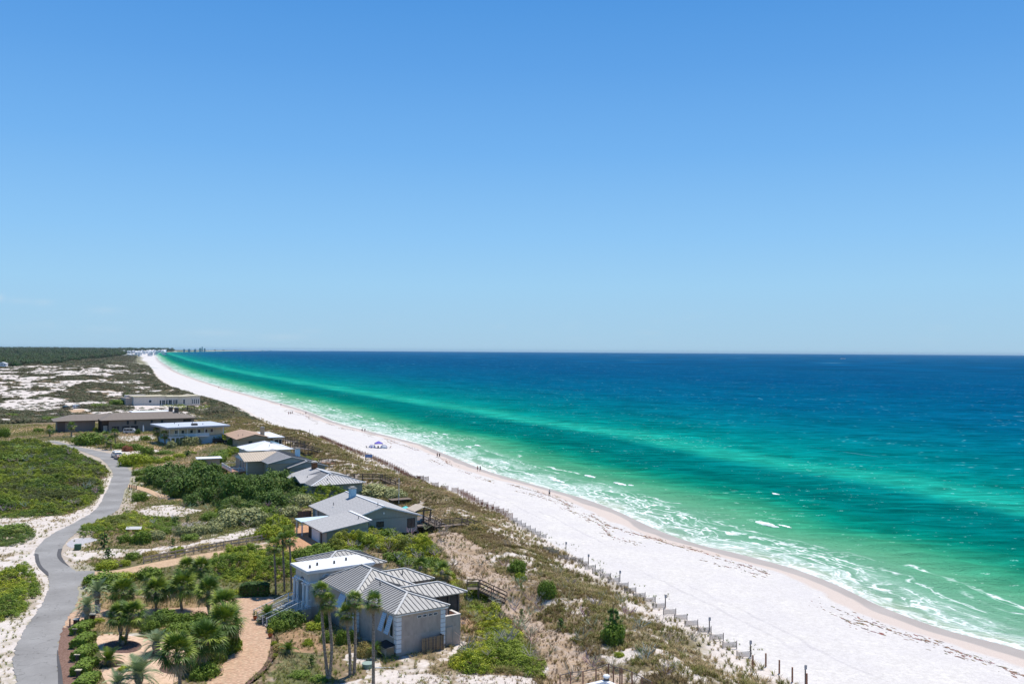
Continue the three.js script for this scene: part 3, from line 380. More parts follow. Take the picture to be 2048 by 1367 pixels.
// ------------------------------------------------------------------ house 1: stucco, standing-seam hips, portico with arches
{
  const h = house('stucco_house', 'beige stucco house with grey standing-seam hip roofs, white quoins and arched portico', [793, 1312], 5, 1290), B = (b0, b1, y0, y1, a0, a1) => box(b0, b1, y0, y1, -a1, -a0);
  const wallB = part(h, 'wall', B(0, 6.0, -0.2, 4.5, 0, 10), M.stucco), wallA = part(h, 'wall', B(-0.6, 7.2, -0.2, 4.5, 9.2, 18.4), M.stucco);
  part(h, 'wall', B(6.8, 10.6, -0.2, 4.5, 11.3, 16), M.stucco); part(h, 'wall', B(1.2, 9.8, -0.2, 4.5, 22.9, 29.8), M.stucco);
  const frieze = part(h, 'fascia', merge([B(-0.35, 6.3, 4.36, 4.58, -0.3, 0.0), B(-0.3, 0.0, 4.36, 4.58, 0.0, 9.0), B(-0.95, -0.6, 4.36, 4.58, 8.9, 18.3)]), M.white);
  const seam = 0.56, cap = M.metalCap;
  pitched(h, 'z', -0.45, 6.45, -12, 0.4, 4.62, 5.75, 0, 3.6, M.metal, { seam, cap });
  pitched(h, 'z', -1.05, 7.6, -18.6, -8.7, 4.62, 6.5, 3.2, 4.0, M.metal, { seam, cap });
  pitched(h, 'x', 3.2, 11.2, -8.6, -3.5, 4.62, 5.6, 0, 2.6, M.metal, { seam, cap });
  pitched(h, 'x', 3.6, 11.1, -16.2, -11.0, 4.64, 5.75, 0, 2.8, M.metal, { seam, cap });
  pitched(h, 'x', 0.6, 10.3, -30.5, -22.4, 4.62, 5.95, 4.2, 4.2, M.metal, { seam, cap });
  // portico block with flat white roof
  const P = part(h, 'portico', B(-1.1, 6, 1.4, 5.5, 18.41, 22.8), M.stuccoPale); part(h, 'portico_base', B(-2.4, 6, -0.2, 1.4, 18.3, 22.9), M.stucco);
  { // arched front of the portico, facing local -x
    const sp = new THREE.Shape(); sp.moveTo(18.4, 1.4); sp.lineTo(22.85, 1.4); sp.lineTo(22.85, 5.5); sp.lineTo(18.4, 5.5); sp.closePath(); const arch = (c, w, y) => { const q = new THREE.Path(); q.moveTo(c - w, 1.42); q.lineTo(c - w, y); q.absarc(c, y, w, Math.PI, 0, true); q.lineTo(c + w, 1.42); q.closePath(); sp.holes.push(q); }; arch(20.62, 0.85, 3.9); arch(19.15, 0.34, 3.6); arch(22.1, 0.34, 3.6);
    const g = new THREE.ExtrudeGeometry(sp, { depth: 0.35, bevelEnabled: false, curveSegments: 10 }); g.rotateY(Math.PI / 2); g.translate(-2.35, 0, 0); const f = part(h, 'portico_front', worldUV(g), M.stuccoPale);
    for (const a of [18.6, 19.65, 21.6, 22.65]) { const c = part(h, 'column', new THREE.CylinderGeometry(0.2, 0.23, 2.5, 14).translate(-2.55, 2.85, -a), M.white); part(c, 'column_base', B(-2.82, -2.28, 1.4, 1.65, a - 0.27, a + 0.27), M.white); part(c, 'column_capital', B(-2.8, -2.3, 4.05, 4.25, a - 0.25, a + 0.25), M.white); }
    part(h, 'portico_wall', B(-2.0, -1.1, 1.4, 5.5, 18.42, 18.72), M.stuccoPale); part(h, 'portico_wall', B(-2.0, -1.1, 1.4, 5.5, 22.5, 22.8), M.stuccoPale);
    part(h, 'door', B(-1.16, -1.1, 1.4, 3.9, 20, 21.2), M.darkDoor);
    const ring = new THREE.TorusGeometry(0.42, 0.07, 8, 24); ring.translate(-0.2, 4.75, -18.36); part(h, 'round_window', ring, M.white);
    part(h, 'cornice', B(-2.5, 6.1, 4.25, 4.42, 18.2, 22.95), M.white);
  }
  const roofP = part(h, 'flat_roof', B(-2.9, 6.3, 5.72, 5.95, 17.9, 23.3), M.membrane); part(roofP, 'roof_fascia', B(-2.7, 6.2, 5.5, 5.72, 18.1, 23.1), M.white);
  for (const [b, a] of [[-0.6, 20.2], [1.6, 20.0], [3.6, 20.8], [-1.9, 19.4]]) part(h, 'roof_vent', new THREE.CylinderGeometry(0.11, 0.14, 0.36, 8).translate(b, 6.13, -a), M.dark);
  vents(h, [[1.6, 6.1, 7.2], [7.4, 5.5, 12.6], [6.2, 5.3, 6.5]]);
  // quoins
  const quoin = (par, b, a, y) => part(par, 'quoin', new RoundedBoxGeometry(0.62, 0.42, 0.62, 1, 0.03).translate(b, y, -a), M.white);
  for (let k = 0; k < 9; k++) { quoin(wallB, 0.24, 0.24, 0.55 + k * 0.48); quoin(wallB, 5.76, 0.24, 0.55 + k * 0.48); quoin(wallA, -0.36, 9.44, 0.55 + k * 0.48); }
  // bahama shutters with dark windows behind, facing local -x
  for (const [x, a0, a1, y0, y1] of [[0, 0.7, 1.6, 1.9, 4.1], [0, 2.2, 3.1, 1.9, 4.1], [-0.6, 11.4, 13.0, 2.3, 4.1]]) {
    windowOn(h, '-x', x, -a1, -a0, y0 - 0.1, y1); const s = part(h, 'shutter', beam([x - 0.1, y1 - 0.05, -(a0 + a1) / 2], [x - 0.75, y0 + 0.35, -(a0 + a1) / 2], a1 - a0, 0.06), M.shutter); const dx = 0.65, dy = y1 - y0 - 0.4;
    for (let k = 1; k < 9; k++) { const f = k / 9; part(s, 'louvre', B(x - 0.1 - dx * f - 0.06, x - 0.1 - dx * f - 0.02, y1 - 0.05 - dy * f - 0.03, y1 - 0.05 - dy * f + 0.03, a0 + 0.06, a1 - 0.06), M.trim); }
  }
  for (let k = 0; k < 4; k++) { const v = part(h, 'wall_vent', B(2.5 + k * 0.68, 3.0 + k * 0.68, 3.72, 3.98, -0.04, 0.0), M.white); part(v, 'louvre', B(2.55 + k * 0.68, 2.95 + k * 0.68, 3.77, 3.93, -0.06, -0.04), M.dark); }
  // walled terrace and glazed porch on the sea side
  part(h, 'terrace_wall', merge([B(6.01, 8.2, -0.2, 3.2, 0.2, 0.45), B(7.95, 8.2, -0.2, 3.2, 0.451, 2.2), B(7.95, 8.2, -0.2, 2.5, 2.2, 3.0), B(7.95, 8.2, -0.2, 3.2, 3.0, 4.4)]), M.stucco); part(h, 'terrace_inner_wall', merge([B(6.0, 6.02, 0, 4.2, 0.5, 4.3), B(7.93, 7.95, 1.2, 3.15, 0.5, 2.2)]), M.peach); part(h, 'terrace_floor', B(6.0, 7.95, -0.2, 1.2, 0.45, 4.4), M.concrete); part(h, 'terrace_coping', merge([B(5.98, 8.25, 3.2, 3.28, 0.15, 0.5), B(7.9, 8.25, 3.2, 3.28, 0.5, 2.2), B(7.9, 8.25, 3.2, 3.28, 3.0, 4.4)]), M.stuccoPale);
  const dr = part(h, 'door', B(6.35, 7.1, 0.05, 2.0, 0.14, 0.2), M.stucco); part(dr, 'door_frame', merge([B(6.28, 6.35, 0.05, 2.07, 0.13, 0.2), B(7.1, 7.17, 0.05, 2.07, 0.13, 0.2), B(6.35, 7.1, 2.0, 2.07, 0.13, 0.2)]), M.concrete);
  part(h, 'porch_base', B(6.5, 10.7, -0.4, 2.0, 4.4, 8.2), M.stuccoPale); part(h, 'porch_glazing', B(6.7, 10.5, 2.0, 4.45, 4.55, 8.0), M.glass); for (const [b, a] of [[10.55, 4.5], [10.55, 6.3], [10.55, 8.05], [9.2, 4.5], [7.9, 4.5], [6.7, 4.5]]) part(h, 'porch_post', B(b - 0.1, b + 0.1, 2.0, 4.5, a - 0.1, a + 0.1), M.greyWood); part(h, 'porch_beam', merge([B(6.4, 10.8, 4.3, 4.55, 4.38, 4.6), B(10.5, 10.8, 4.3, 4.55, 4.6, 8.2)]), M.white);
  // stairs up to the portico in two flights with white railings
  for (const [a0, a1] of [[17.7, 19.1], [20.7, 22.1]]) for (let k = 0; k < 8; k++) part(h, 'step', B(-8.0 + k * 0.55, -7.45 + k * 0.55, -0.1, 0.18 * (k + 1), a0, a1), M.concrete);
  part(h, 'landing', B(-3.6, -2.4, -0.1, 1.44, 17.6, 22.2), M.concrete);
  for (const a of [17.7, 19.05, 20.75, 22.1]) { const r = part(h, 'railing', merge([beam([-8, 1.1, -a], [-3.6, 2.5, -a], 0.06, 0.07), beam([-8, 0.3, -a], [-3.6, 1.7, -a], 0.05, 0.05), beam([-8, 0, -a], [-8, 1.15, -a], 0.09, 0.09), beam([-3.6, 1.4, -a], [-3.6, 2.55, -a], 0.09, 0.09)]), M.white); part(r, 'balusters', merge(Array.from({ length: 22 }, (_, k) => { const f = (k + 0.5) / 22, x = lerp(-8, -3.6, f), y = lerp(0.3, 1.7, f); return beam([x, y, -a], [x, y + 0.82, -a], 0.025, 0.025); })), M.white); }
  for (const a of [17.65, 22.15]) part(h, 'railing', merge([beam([-3.6, 2.5, -a], [-2.4, 2.5, -a], 0.06, 0.07), ...Array.from({ length: 6 }, (_, k) => beam([-3.5 + k * 0.2, 1.44, -a], [-3.5 + k * 0.2, 2.5, -a], 0.025, 0.025))]), M.white);
}
// ------------------------------------------------------------------ things round house 1
const H1 = (b, y, a) => { const th = ROT(1290), C = onPlane(793, 1312, 5); return new THREE.Vector3(C.x + b * Math.cos(th) - a * Math.sin(th), 5 + y, C.z - b * Math.sin(th) - a * Math.cos(th)); };
{ const t = thing('picket_screen', 'short bare timber picket screen against the beige stucco house wall', 'fence', H1(2.7, 0, -0.7), ROT(1290)); part(t, 'rail', merge([beam([0, 0.35, 0.05], [2.7, 0.35, 0.05], 0.05, 0.09), beam([0, 1.3, 0.05], [2.7, 1.3, 0.05], 0.05, 0.09)]), M.wood); for (let k = 0; k < 15; k++) part(t, 'picket', box(k * 0.185, k * 0.185 + 0.13, -0.05, 1.62 + (k % 3) * 0.02, 0.08, 0.11), [M.woodTan, M.wood][(k * 7 % 5) < 3 ? 0 : 1]); part(t, 'return_side', box(2.66, 2.72, 0, 1.6, -0.65, 0.04), M.wood);
  const e = thing('equipment_bin', 'pale box with black sloping lid at the corner of the stucco house', 'bin', H1(-1.15, 0, 0.3), ROT(1290)); part(e, 'box_body', box(0, 1.0, 0, 1.0, -2.0, 0), M.stuccoPale); part(e, 'lid', beam([-0.1, 1.0, -1], [1.1, 1.18, -1], 2.15, 0.07), M.dark); part(e, 'gate_panel', box(0.05, 0.95, 0.05, 0.95, 0, 0.05), M.woodTan);
  const s = thing('septic_cover', 'low round green-grey septic cover on the sand below the tall palms', 'cover', G(735, 1334)); part(s, 'riser', new THREE.CylinderGeometry(0.55, 0.58, 0.4, 20).translate(0, 0.2, 0), mat(rgb(120, 140, 128), 0.7)); part(s, 'lid', new THREE.CylinderGeometry(0.6, 0.6, 0.07, 20).translate(0, 0.43, 0), mat(rgb(140, 158, 146), 0.6)); part(s, 'pipe', new THREE.CylinderGeometry(0.06, 0.06, 2.2, 8).rotateZ(Math.PI / 2).translate(1.7, 0.06, 0.2), M.white); }

// ------------------------------------------------------------------ house 2: grey gable house with garage and carport
{
  const h = house('grey_gable_house', 'grey board house with shallow grey gable roof, blue chimney and white garage door', [647.4, 1090.4], 5, 1070), B = (b0, b1, y0, y1, a0, a1) => box(b0, b1, y0, y1, -a1, -a0);
  part(h, 'garage_wall', B(0, 7.4, -0.2, 2.5, -1.4, 8.3), M.siding); part(h, 'wall', B(5.6, 19.4, -0.2, 2.75, 8.32, 23.4), M.siding); part(h, 'wall', B(7.5, 19.4, -0.2, 2.75, 4.9, 8.3), M.siding);
  slope(h, 'roof_slope', [[-0.9, 2.6, 1.9], [-0.9, 2.6, -8.7], [7.7, 3.85, -8.7], [7.7, 3.85, 1.9]], M.shingle, 0.2); part(h, 'ridge_flashing', beam([7.7, 3.92, 1.9], [7.7, 3.92, -8.7], 0.5, 0.06), M.white);
  slopeWall(h, [[0, 2.4, 1.4], [7.4, 2.4, 1.4], [7.4, 3.6, 1.4], [0, 2.55, 1.4]], M.siding); slopeWall(h, [[7.5, 2.4, 1.4], [7.5, 3.7, 1.4], [7.5, 3.7, -8.6], [7.5, 2.4, -8.6]], M.siding);
  pitched(h, 'z', 4.9, 20.1, -24, -4.2, 2.8, 5, 0, 0, M.shingle, { gable: M.siding, ins: 0.7, th: 0.2, cin: 0.6 }); part(h, 'ridge_cap', beam([12.5, 5.06, -4.2], [12.5, 5.06, -24], 0.34, 0.08), M.white); part(h, 'rake_trim', merge([beam([4.9, 2.72, -4.15], [12.5, 4.92, -4.15], 0.05, 0.2), beam([20.1, 2.72, -4.15], [12.5, 4.92, -4.15], 0.05, 0.2)]), M.trim);
  const gd = part(h, 'garage_door', B(-0.06, 0, 0, 2.2, 2.2, 6.4), M.white); for (let k = 1; k < 4; k++) part(gd, 'door_panel', B(-0.09, -0.06, k * 0.55 - 0.5, k * 0.55 - 0.06, 2.3, 6.3), M.trim); part(h, 'door', B(-0.05, 0, 0, 2.1, 0.9, 1.7), M.darkDoor); part(h, 'garage_pier', B(-0.05, 0, 0, 2.3, 6.6, 8.2), M.darkDoor);
  windowOn(h, '+z', 1.4, 2.0, 3.7, 0.6, 2.0, M.dark); windowOn(h, '+z', 1.4, 5.0, 5.9, 0.8, 2.0, M.dark); windowOn(h, '+z', -4.9, 17.4, 18.9, 0.6, 2.3, M.dark); windowOn(h, '+z', -4.9, 11.4, 12.8, 1.2, 2.2, M.dark);
  windowOn(h, '-x', 5.6, -12.6, -10.6, 0.5, 2.2, M.white); part(h, 'porch_post', B(5.2, 5.5, 0, 2.7, 20, 20.3), M.white); part(h, 'wall_light', B(12.6, 12.9, 3.5, 3.8, 4.74, 4.84), M.white);
  chimney(h, 11.2, 12.3, 17.6, 18.8, 4.2, 6.4, M.blueVinyl); vents(h, [[7.4, 4.0, 16.5], [12.0, 5.2, 5.8], [6.6, 4.0, 1.2]]);
  part(h, 'carport_roof', B(-1.2, 5.0, 2.5, 2.66, 8.75, 12.6), mat(rgb(198, 216, 222), 0.5)); for (const [b, a] of [[-0.9, 12.3], [-0.9, 9.2]]) part(h, 'carport_post', B(b - 0.1, b + 0.1, 0, 2.5, a - 0.1, a + 0.1), M.white);
  part(h, 'deck', B(19.5, 25.0, 0.5, 0.75, 4.6, 13.5), M.greyWood);
  const f = thing('timber_enclosure', 'brown timber fence panel at the back corner of the grey gable house', 'fence', [0, 0, 0], 0); const q = h.localToWorld(new THREE.Vector3(2.6, 0, -23.4)); h.updateMatrixWorld(); f.position.copy(new THREE.Vector3(2.6, 0, -23.4).applyMatrix4(h.matrixWorld)); f.rotation.y = ROT(1070); for (let k = 0; k < 14; k++) part(f, 'board', box(k * 0.2, k * 0.2 + 0.19, -0.1, 1.9, -0.03, 0), k % 3 ? M.redWood : M.wood);
  for (const [b, a, w] of [[2.9, -2.2, 0.9], [4.9, -2.0, 1.0]]) { const s = thing('timber_screen', 'grey timber service screen beside the grey garage wall', 'screen', new THREE.Vector3(b, 0, -a).applyMatrix4(h.matrixWorld), ROT(1070), 'service screens by the garage'); for (let k = 0; k < 6; k++) part(s, 'board', box(k * w / 6, (k + 0.92) * w / 6, 0, 1.7, 0, 0.03), M.wood); for (let k = 0; k < 4; k++) part(s, 'board', box(w, w + 0.03, 0, 1.7, -k * 0.25 - 0.24, -k * 0.25), M.wood); }
  // garden pavilion on the deck
  const pv = thing('deck_pavilion', 'open timber pavilion with pale gable roof on the seaside deck', 'pavilion', new THREE.Vector3(19.9, 0.75, -10.4).applyMatrix4(h.matrixWorld), ROT(1070));
  for (const [x, z] of [[0.3, 0.3], [3.2, 0.3], [0.3, 3.3], [3.2, 3.3], [1.75, 3.3]]) part(pv, 'post', box(x - 0.09, x + 0.09, 0, 2.4, z - 0.09, z + 0.09), M.woodDark); part(pv, 'beam', merge([box(0.1, 3.4, 2.2, 2.4, 3.22, 3.38), box(0.1, 3.4, 2.2, 2.4, 0.22, 0.38)]), M.woodDark);
  slope(pv, 'roof_slope', [[-0.3, 2.35, -0.2], [-0.3, 2.35, 3.8], [1.75, 3.1, 3.8], [1.75, 3.1, -0.2]], M.beigeMetal, 0.1); slope(pv, 'roof_slope', [[3.8, 2.35, -0.2], [3.8, 2.35, 3.8], [1.75, 3.1, 3.8], [1.75, 3.1, -0.2]], M.beigeMetal, 0.1);
  for (const [b, a, c, l, i] of [[20.6, 7.4, M.blueVinyl, 'turquoise deck lounger beside the timber pavilion', 0], [21.8, 6.6, M.redWood, 'red deck lounger beside the timber pavilion', 1]]) { const L = thing('deck_lounger', l, 'lounger', new THREE.Vector3(b, 0.75, -a).applyMatrix4(h.matrixWorld), 1 + i); part(L, 'seat', box(-0.35, 0.35, 0.3, 0.38, -0.8, 0.5), c); part(L, 'backrest', beam([0, 0.36, 0.5], [0, 0.95, 0.95], 0.7, 0.06), c); for (const [x, z] of [[-0.3, -0.7], [0.3, -0.7], [-0.3, 0.45], [0.3, 0.45]]) part(L, 'leg', box(x - 0.03, x + 0.03, 0, 0.3, z - 0.03, z + 0.03), M.white); }
  const um = thing('parasol', 'closed turquoise parasol standing on the deck of the grey gable house', 'parasol', new THREE.Vector3(20.3, 0.75, -12.4).applyMatrix4(h.matrixWorld)); part(um, 'pole', new THREE.CylinderGeometry(0.03, 0.03, 2.4, 8).translate(0, 1.2, 0), M.white); part(um, 'canopy', new THREE.ConeGeometry(1.3, 0.6, 10, 1, true).translate(0, 2.2, 0), mat(rgb(96, 196, 190), 0.8));
}
// ------------------------------------------------------------------ house 3: grey hip roof house sunk in the shrubs
{
  const h = house('grey_hip_house', 'low house with grey hip roof, tan chimney and seamed white hip end among shrubs', [609, 985], 5, 1070), B = (b0, b1, y0, y1, a0, a1) => box(b0, b1, y0, y1, -a1, -a0);
  part(h, 'wall', B(-1.4, 11, -0.2, 2.7, -8, 9), M.siding);
  pitched(h, 'z', -2, 11.7, -10, -2.5, 2.8, 4.6, 0, 0, M.shingle, { gable: M.siding, th: 0.2 }); part(h, 'ridge_cap', beam([4.85, 4.66, -10], [4.85, 4.66, 4], 0.34, 0.08), M.white);
  pitched(h, 'z', -1.4, 11.4, -3, 9.2, 2.82, 4.45, 0, 6.2, M.greyMetal, { seam: 0.62, cap: M.white });
  pitched(h, 'x', -2.3, 5, -4.4, 4, 2.85, 4.0, 0, 0, M.shingle, { th: 0.2, gable: M.siding });
  part(h, 'ridge_flashing', beam([4.9, 4.1, -3.9], [7.6, 3.5, 1.2], 0.3, 0.08), M.white);
  chimney(h, 4.0, 5.1, 6.4, 7.7, 3.6, 6.0, M.brickWall, M.stuccoPale); vents(h, [[0.3, 3.7, -1], [5.5, 4.4, -4], [3.2, 3.6, -6.6]]);
  windowOn(h, '-x', -1.4, -6, -4, 0.8, 2.2, M.dark); windowOn(h, '-x', -1.4, 2, 4, 0.8, 2.2, M.dark);
}
// ------------------------------------------------------------------ house 4: beige gable with balcony, grey wings
{
  const h = house('balcony_house', 'house with beige metal gable, white balcony and grey wings behind the tree thicket', [495, 950], 5, 1000), B = (b0, b1, y0, y1, a0, a1) => box(b0, b1, y0, y1, -a1, -a0);
  part(h, 'wall', B(-2.4, 6.4, -0.2, 4.8, -9.8, 3.6), M.tanSiding); part(h, 'wall', B(1.8, 12.4, -0.2, 4.6, -16.6, 2), M.tanSiding); part(h, 'wall', B(6.4, 15.2, -0.2, 3.5, -18, -9), M.siding);
  pitched(h, 'x', -3.2, 6.6, -4.6, 10.5, 4.82, 6.3, 0, 0, M.beigeMetal, { seam: 0.62, seamM: mat(rgb(176, 158, 136), 0.5, 0.3), gable: M.bluePaint, ins: 0.55, off: 0.5 });
  pitched(h, 'z', 1.0, 13, -3, 17.2, 4.84, 6.25, 0, 0, M.greyMetal, { seam: 0.9, gable: M.siding, off: 0.5 });
  pitched(h, 'z', 5.6, 16, 8.5, 18.8, 3.7, 5.15, 0, 0, M.greyMetal, { seam: 0.9, gable: M.siding, cap: M.white, off: 0.46 });
  chimney(h, 10.2, 11.3, -9.2, -8.2, 4.6, 7.2, M.blueVinyl);
  // balcony on the left gable
  part(h, 'balcony_floor', B(-6.0, -2.4, 2.0, 2.2, -8.6, 3.2), mat(rgb(176, 132, 112), 0.9)); for (const a of [-8.4, -2.6, 3.0]) part(h, 'balcony_post', B(-5.95, -5.75, -0.2, 2.0, a - 0.1, a + 0.1), M.woodDark);
  const rail = part(h, 'balcony_rail', merge([B(-6.02, -5.92, 3.1, 3.2, -8.6, 3.2), B(-6.0, -2.4, 3.1, 3.2, -8.62, -8.52), B(-6.0, -2.4, 3.1, 3.2, 3.1, 3.2), ...[-8.57, -5.6, -2.7, 0.3, 3.15].map(a => B(-6.03, -5.9, 2.2, 3.25, a - 0.06, a + 0.06)), B(-4.3, -4.18, 2.2, 3.2, -8.63, -8.51)]), M.white); part(rail, 'balusters', merge([...Array.from({ length: 56 }, (_, k) => B(-5.99, -5.95, 2.25, 3.1, -8.5 + k * 0.21, -8.46 + k * 0.21)), ...Array.from({ length: 16 }, (_, k) => B(-5.8 + k * 0.21, -5.76 + k * 0.21, 2.25, 3.1, -8.59, -8.55))]), M.white);
  part(h, 'corner_board', B(-2.5, -2.3, 0, 4.9, -9.9, -9.7), M.white); windowOn(h, '-x', -2.4, 5.6, 7.4, 2.3, 4.4, M.white); windowOn(h, '-x', -2.4, 1.6, 3.8, 2.3, 4.4, M.white); windowOn(h, '-x', 1.8, 13, 14.4, 2.4, 4.2, M.white); windowOn(h, '+z', 9.8, 2.6, 3.4, 2.8, 4.0, M.white);
}
// ------------------------------------------------------------------ houses 5 and 6
{
  const h = house('white_roof_house', 'low house with bright white hip roof and dark square skylight', [495, 905], 5, 1000), B = (b0, b1, y0, y1, a0, a1) => box(b0, b1, y0, y1, -a1, -a0);
  part(h, 'wall', B(-4.2, 8.2, -0.2, 2.9, -21, -7), M.stuccoPale); pitched(h, 'z', -5, 9, 8, 22.2, 2.95, 4.75, 4.0, 8.6, M.membrane, { cap: M.white, off: 0.52 }); slope(h, 'entry_roof', [[-5.4, 3.0, 9], [-5.4, 3.0, 17], [0, 3.75, 15], [0, 3.75, 9]], M.membrane, 0.1);
  slope(h, 'skylight', [[4.1, 4.62, 12.6], [6.4, 3.98, 13.5], [6.0, 3.9, 16.8], [3.4, 4.58, 15.6]].map(([x, y, z]) => [x, y + 0.16, z]), M.skylight, 0.08); vents(h, [[2.2, 4.0, -19]]);
  const g = house('tan_roof_house', 'low house with tan shingle gable roof, tan chimney and white flat-roofed wing', [480, 887], 5, 1000);
  part(g, 'wall', B(-3.8, 7.6, -0.2, 2.95, -14.6, 5), M.tanSiding); pitched(g, 'z', -4.6, 8.4, -7, 15.6, 3, 4.5, 0, 0, M.tanShingle, { gable: M.tanSiding, off: 0.48 });
  part(g, 'wing_wall', B(7.6, 10.6, -0.2, 3.1, -15.6, 3), M.stuccoPale); part(g, 'flat_roof', B(5.6, 11.2, 3.2, 3.42, -17, 4), M.membrane); chimney(g, 4.6, 5.8, -11, -9.8, 3.4, 6.2, M.tanSiding); windowOn(g, '+z', 14.6, -0.4, 0.9, 1, 2.2, M.dark); windowOn(g, '+z', 15.6, 8.2, 9.3, 0.6, 2.4, M.dark); windowOn(g, '+z', 15.6, 9.6, 10.4, 0.6, 2.4, M.dark); windowOn(g, '-x', -3.8, 4, 6, 0.8, 2.2, M.dark); vents(g, [[-1.5, 4.1, -11], [-2.6, 3.8, -9]]);
}
// ------------------------------------------------------------------ house 7: white two-storey with blue balcony; frame from its roof edge
function frameOn(name, label, pA, pB, y, gy) { const a = onPlane(...pA, y), b = onPlane(...pB, y), t = thing(name, label, 'house', [a.x, gy, a.z], Math.atan2(-(b.z - a.z), b.x - a.x)); return [t, Math.hypot(b.x - a.x, b.z - a.z)]; }
{
  const [h, L] = frameOn('two_storey_house', 'white and pale blue two-storey house with flat pale roof and long balcony', [334.3, 855], [460, 849.5], 11.4, 5), B = (x0, x1, y0, y1, z0, z1) => box(x0, x1, y0, y1, -z1, -z0);
  part(h, 'flat_roof', B(0, L, 6.1, 6.45, 0, 20), mat(rgb(206, 212, 220), 0.6, 0, { map: grainTex(256, [228, 228, 230], 26, 0.04, 0.04, 8) })); part(h, 'roof_fascia', B(0.15, L - 0.15, 5.75, 6.1, 0.15, 19.8), mat(rgb(160, 160, 162), 0.8)); part(h, 'wall', B(2.4, L - 1.6, 3.1, 5.75, 2.6, 19), M.cream); part(h, 'lower_wall', B(2.6, L - 1.8, -0.3, 3.0, 3.2, 18.6), M.bluePaint); part(h, 'balcony_floor', B(1.0, L - 7, 2.75, 3.0, 0.8, 2.6), M.white);
  const r = part(h, 'balcony_rail', merge([B(1.0, L - 7, 3.9, 4.0, 0.8, 0.9), B(1.0, L - 7, 3.05, 3.12, 0.8, 0.9), B(1.0, 1.1, 3.9, 4.0, 0.9, 2.6), ...[1.05, 4, 7, 10, 13].map(x => B(x - 0.06, x + 0.06, 3.0, 5.75, 0.78, 0.92))]), M.white); part(r, 'balusters', merge(Array.from({ length: 60 }, (_, k) => B(1.15 + k * 0.22, 1.19 + k * 0.22, 3.1, 3.9, 0.83, 0.87))), M.bluePaint); part(h, 'balcony_panel', B(6, L - 7, 3.1, 3.85, 0.86, 0.9), M.bluePaint);
  for (const x of [1.5, 3.0, 4.4]) part(h, 'lower_post', B(x - 0.18, x + 0.18, -0.4, 2.75, 0.9, 1.25), M.white); for (const x of [3.2, 5.4, 8.4, 11, 13.4, 15.4]) windowOn(h, '+z', -2.6, x, x + 1.1, 3.9, 5.2, M.white); windowOn(h, '+z', -3.2, 3.0, 4.0, 0.2, 2.2, M.dark); part(h, 'side_wall', B(L - 1.6, L - 1.3, 3, 5.7, 2.6, 19), M.bluePaint);
  part(h, 'roof_unit', merge([B(9.6, 11.4, 6.45, 7.1, 3.5, 5.2), B(9.8, 11.2, 7.1, 7.2, 3.6, 5.0)]), M.greyWood); for (const [x, z] of [[5.6, 6], [12.6, 13], [14, 6], [7, 15]]) part(h, 'roof_vent', new THREE.CylinderGeometry(0.12, 0.12, 0.5, 8).translate(x, 6.7, -z), M.metalSeam);
}
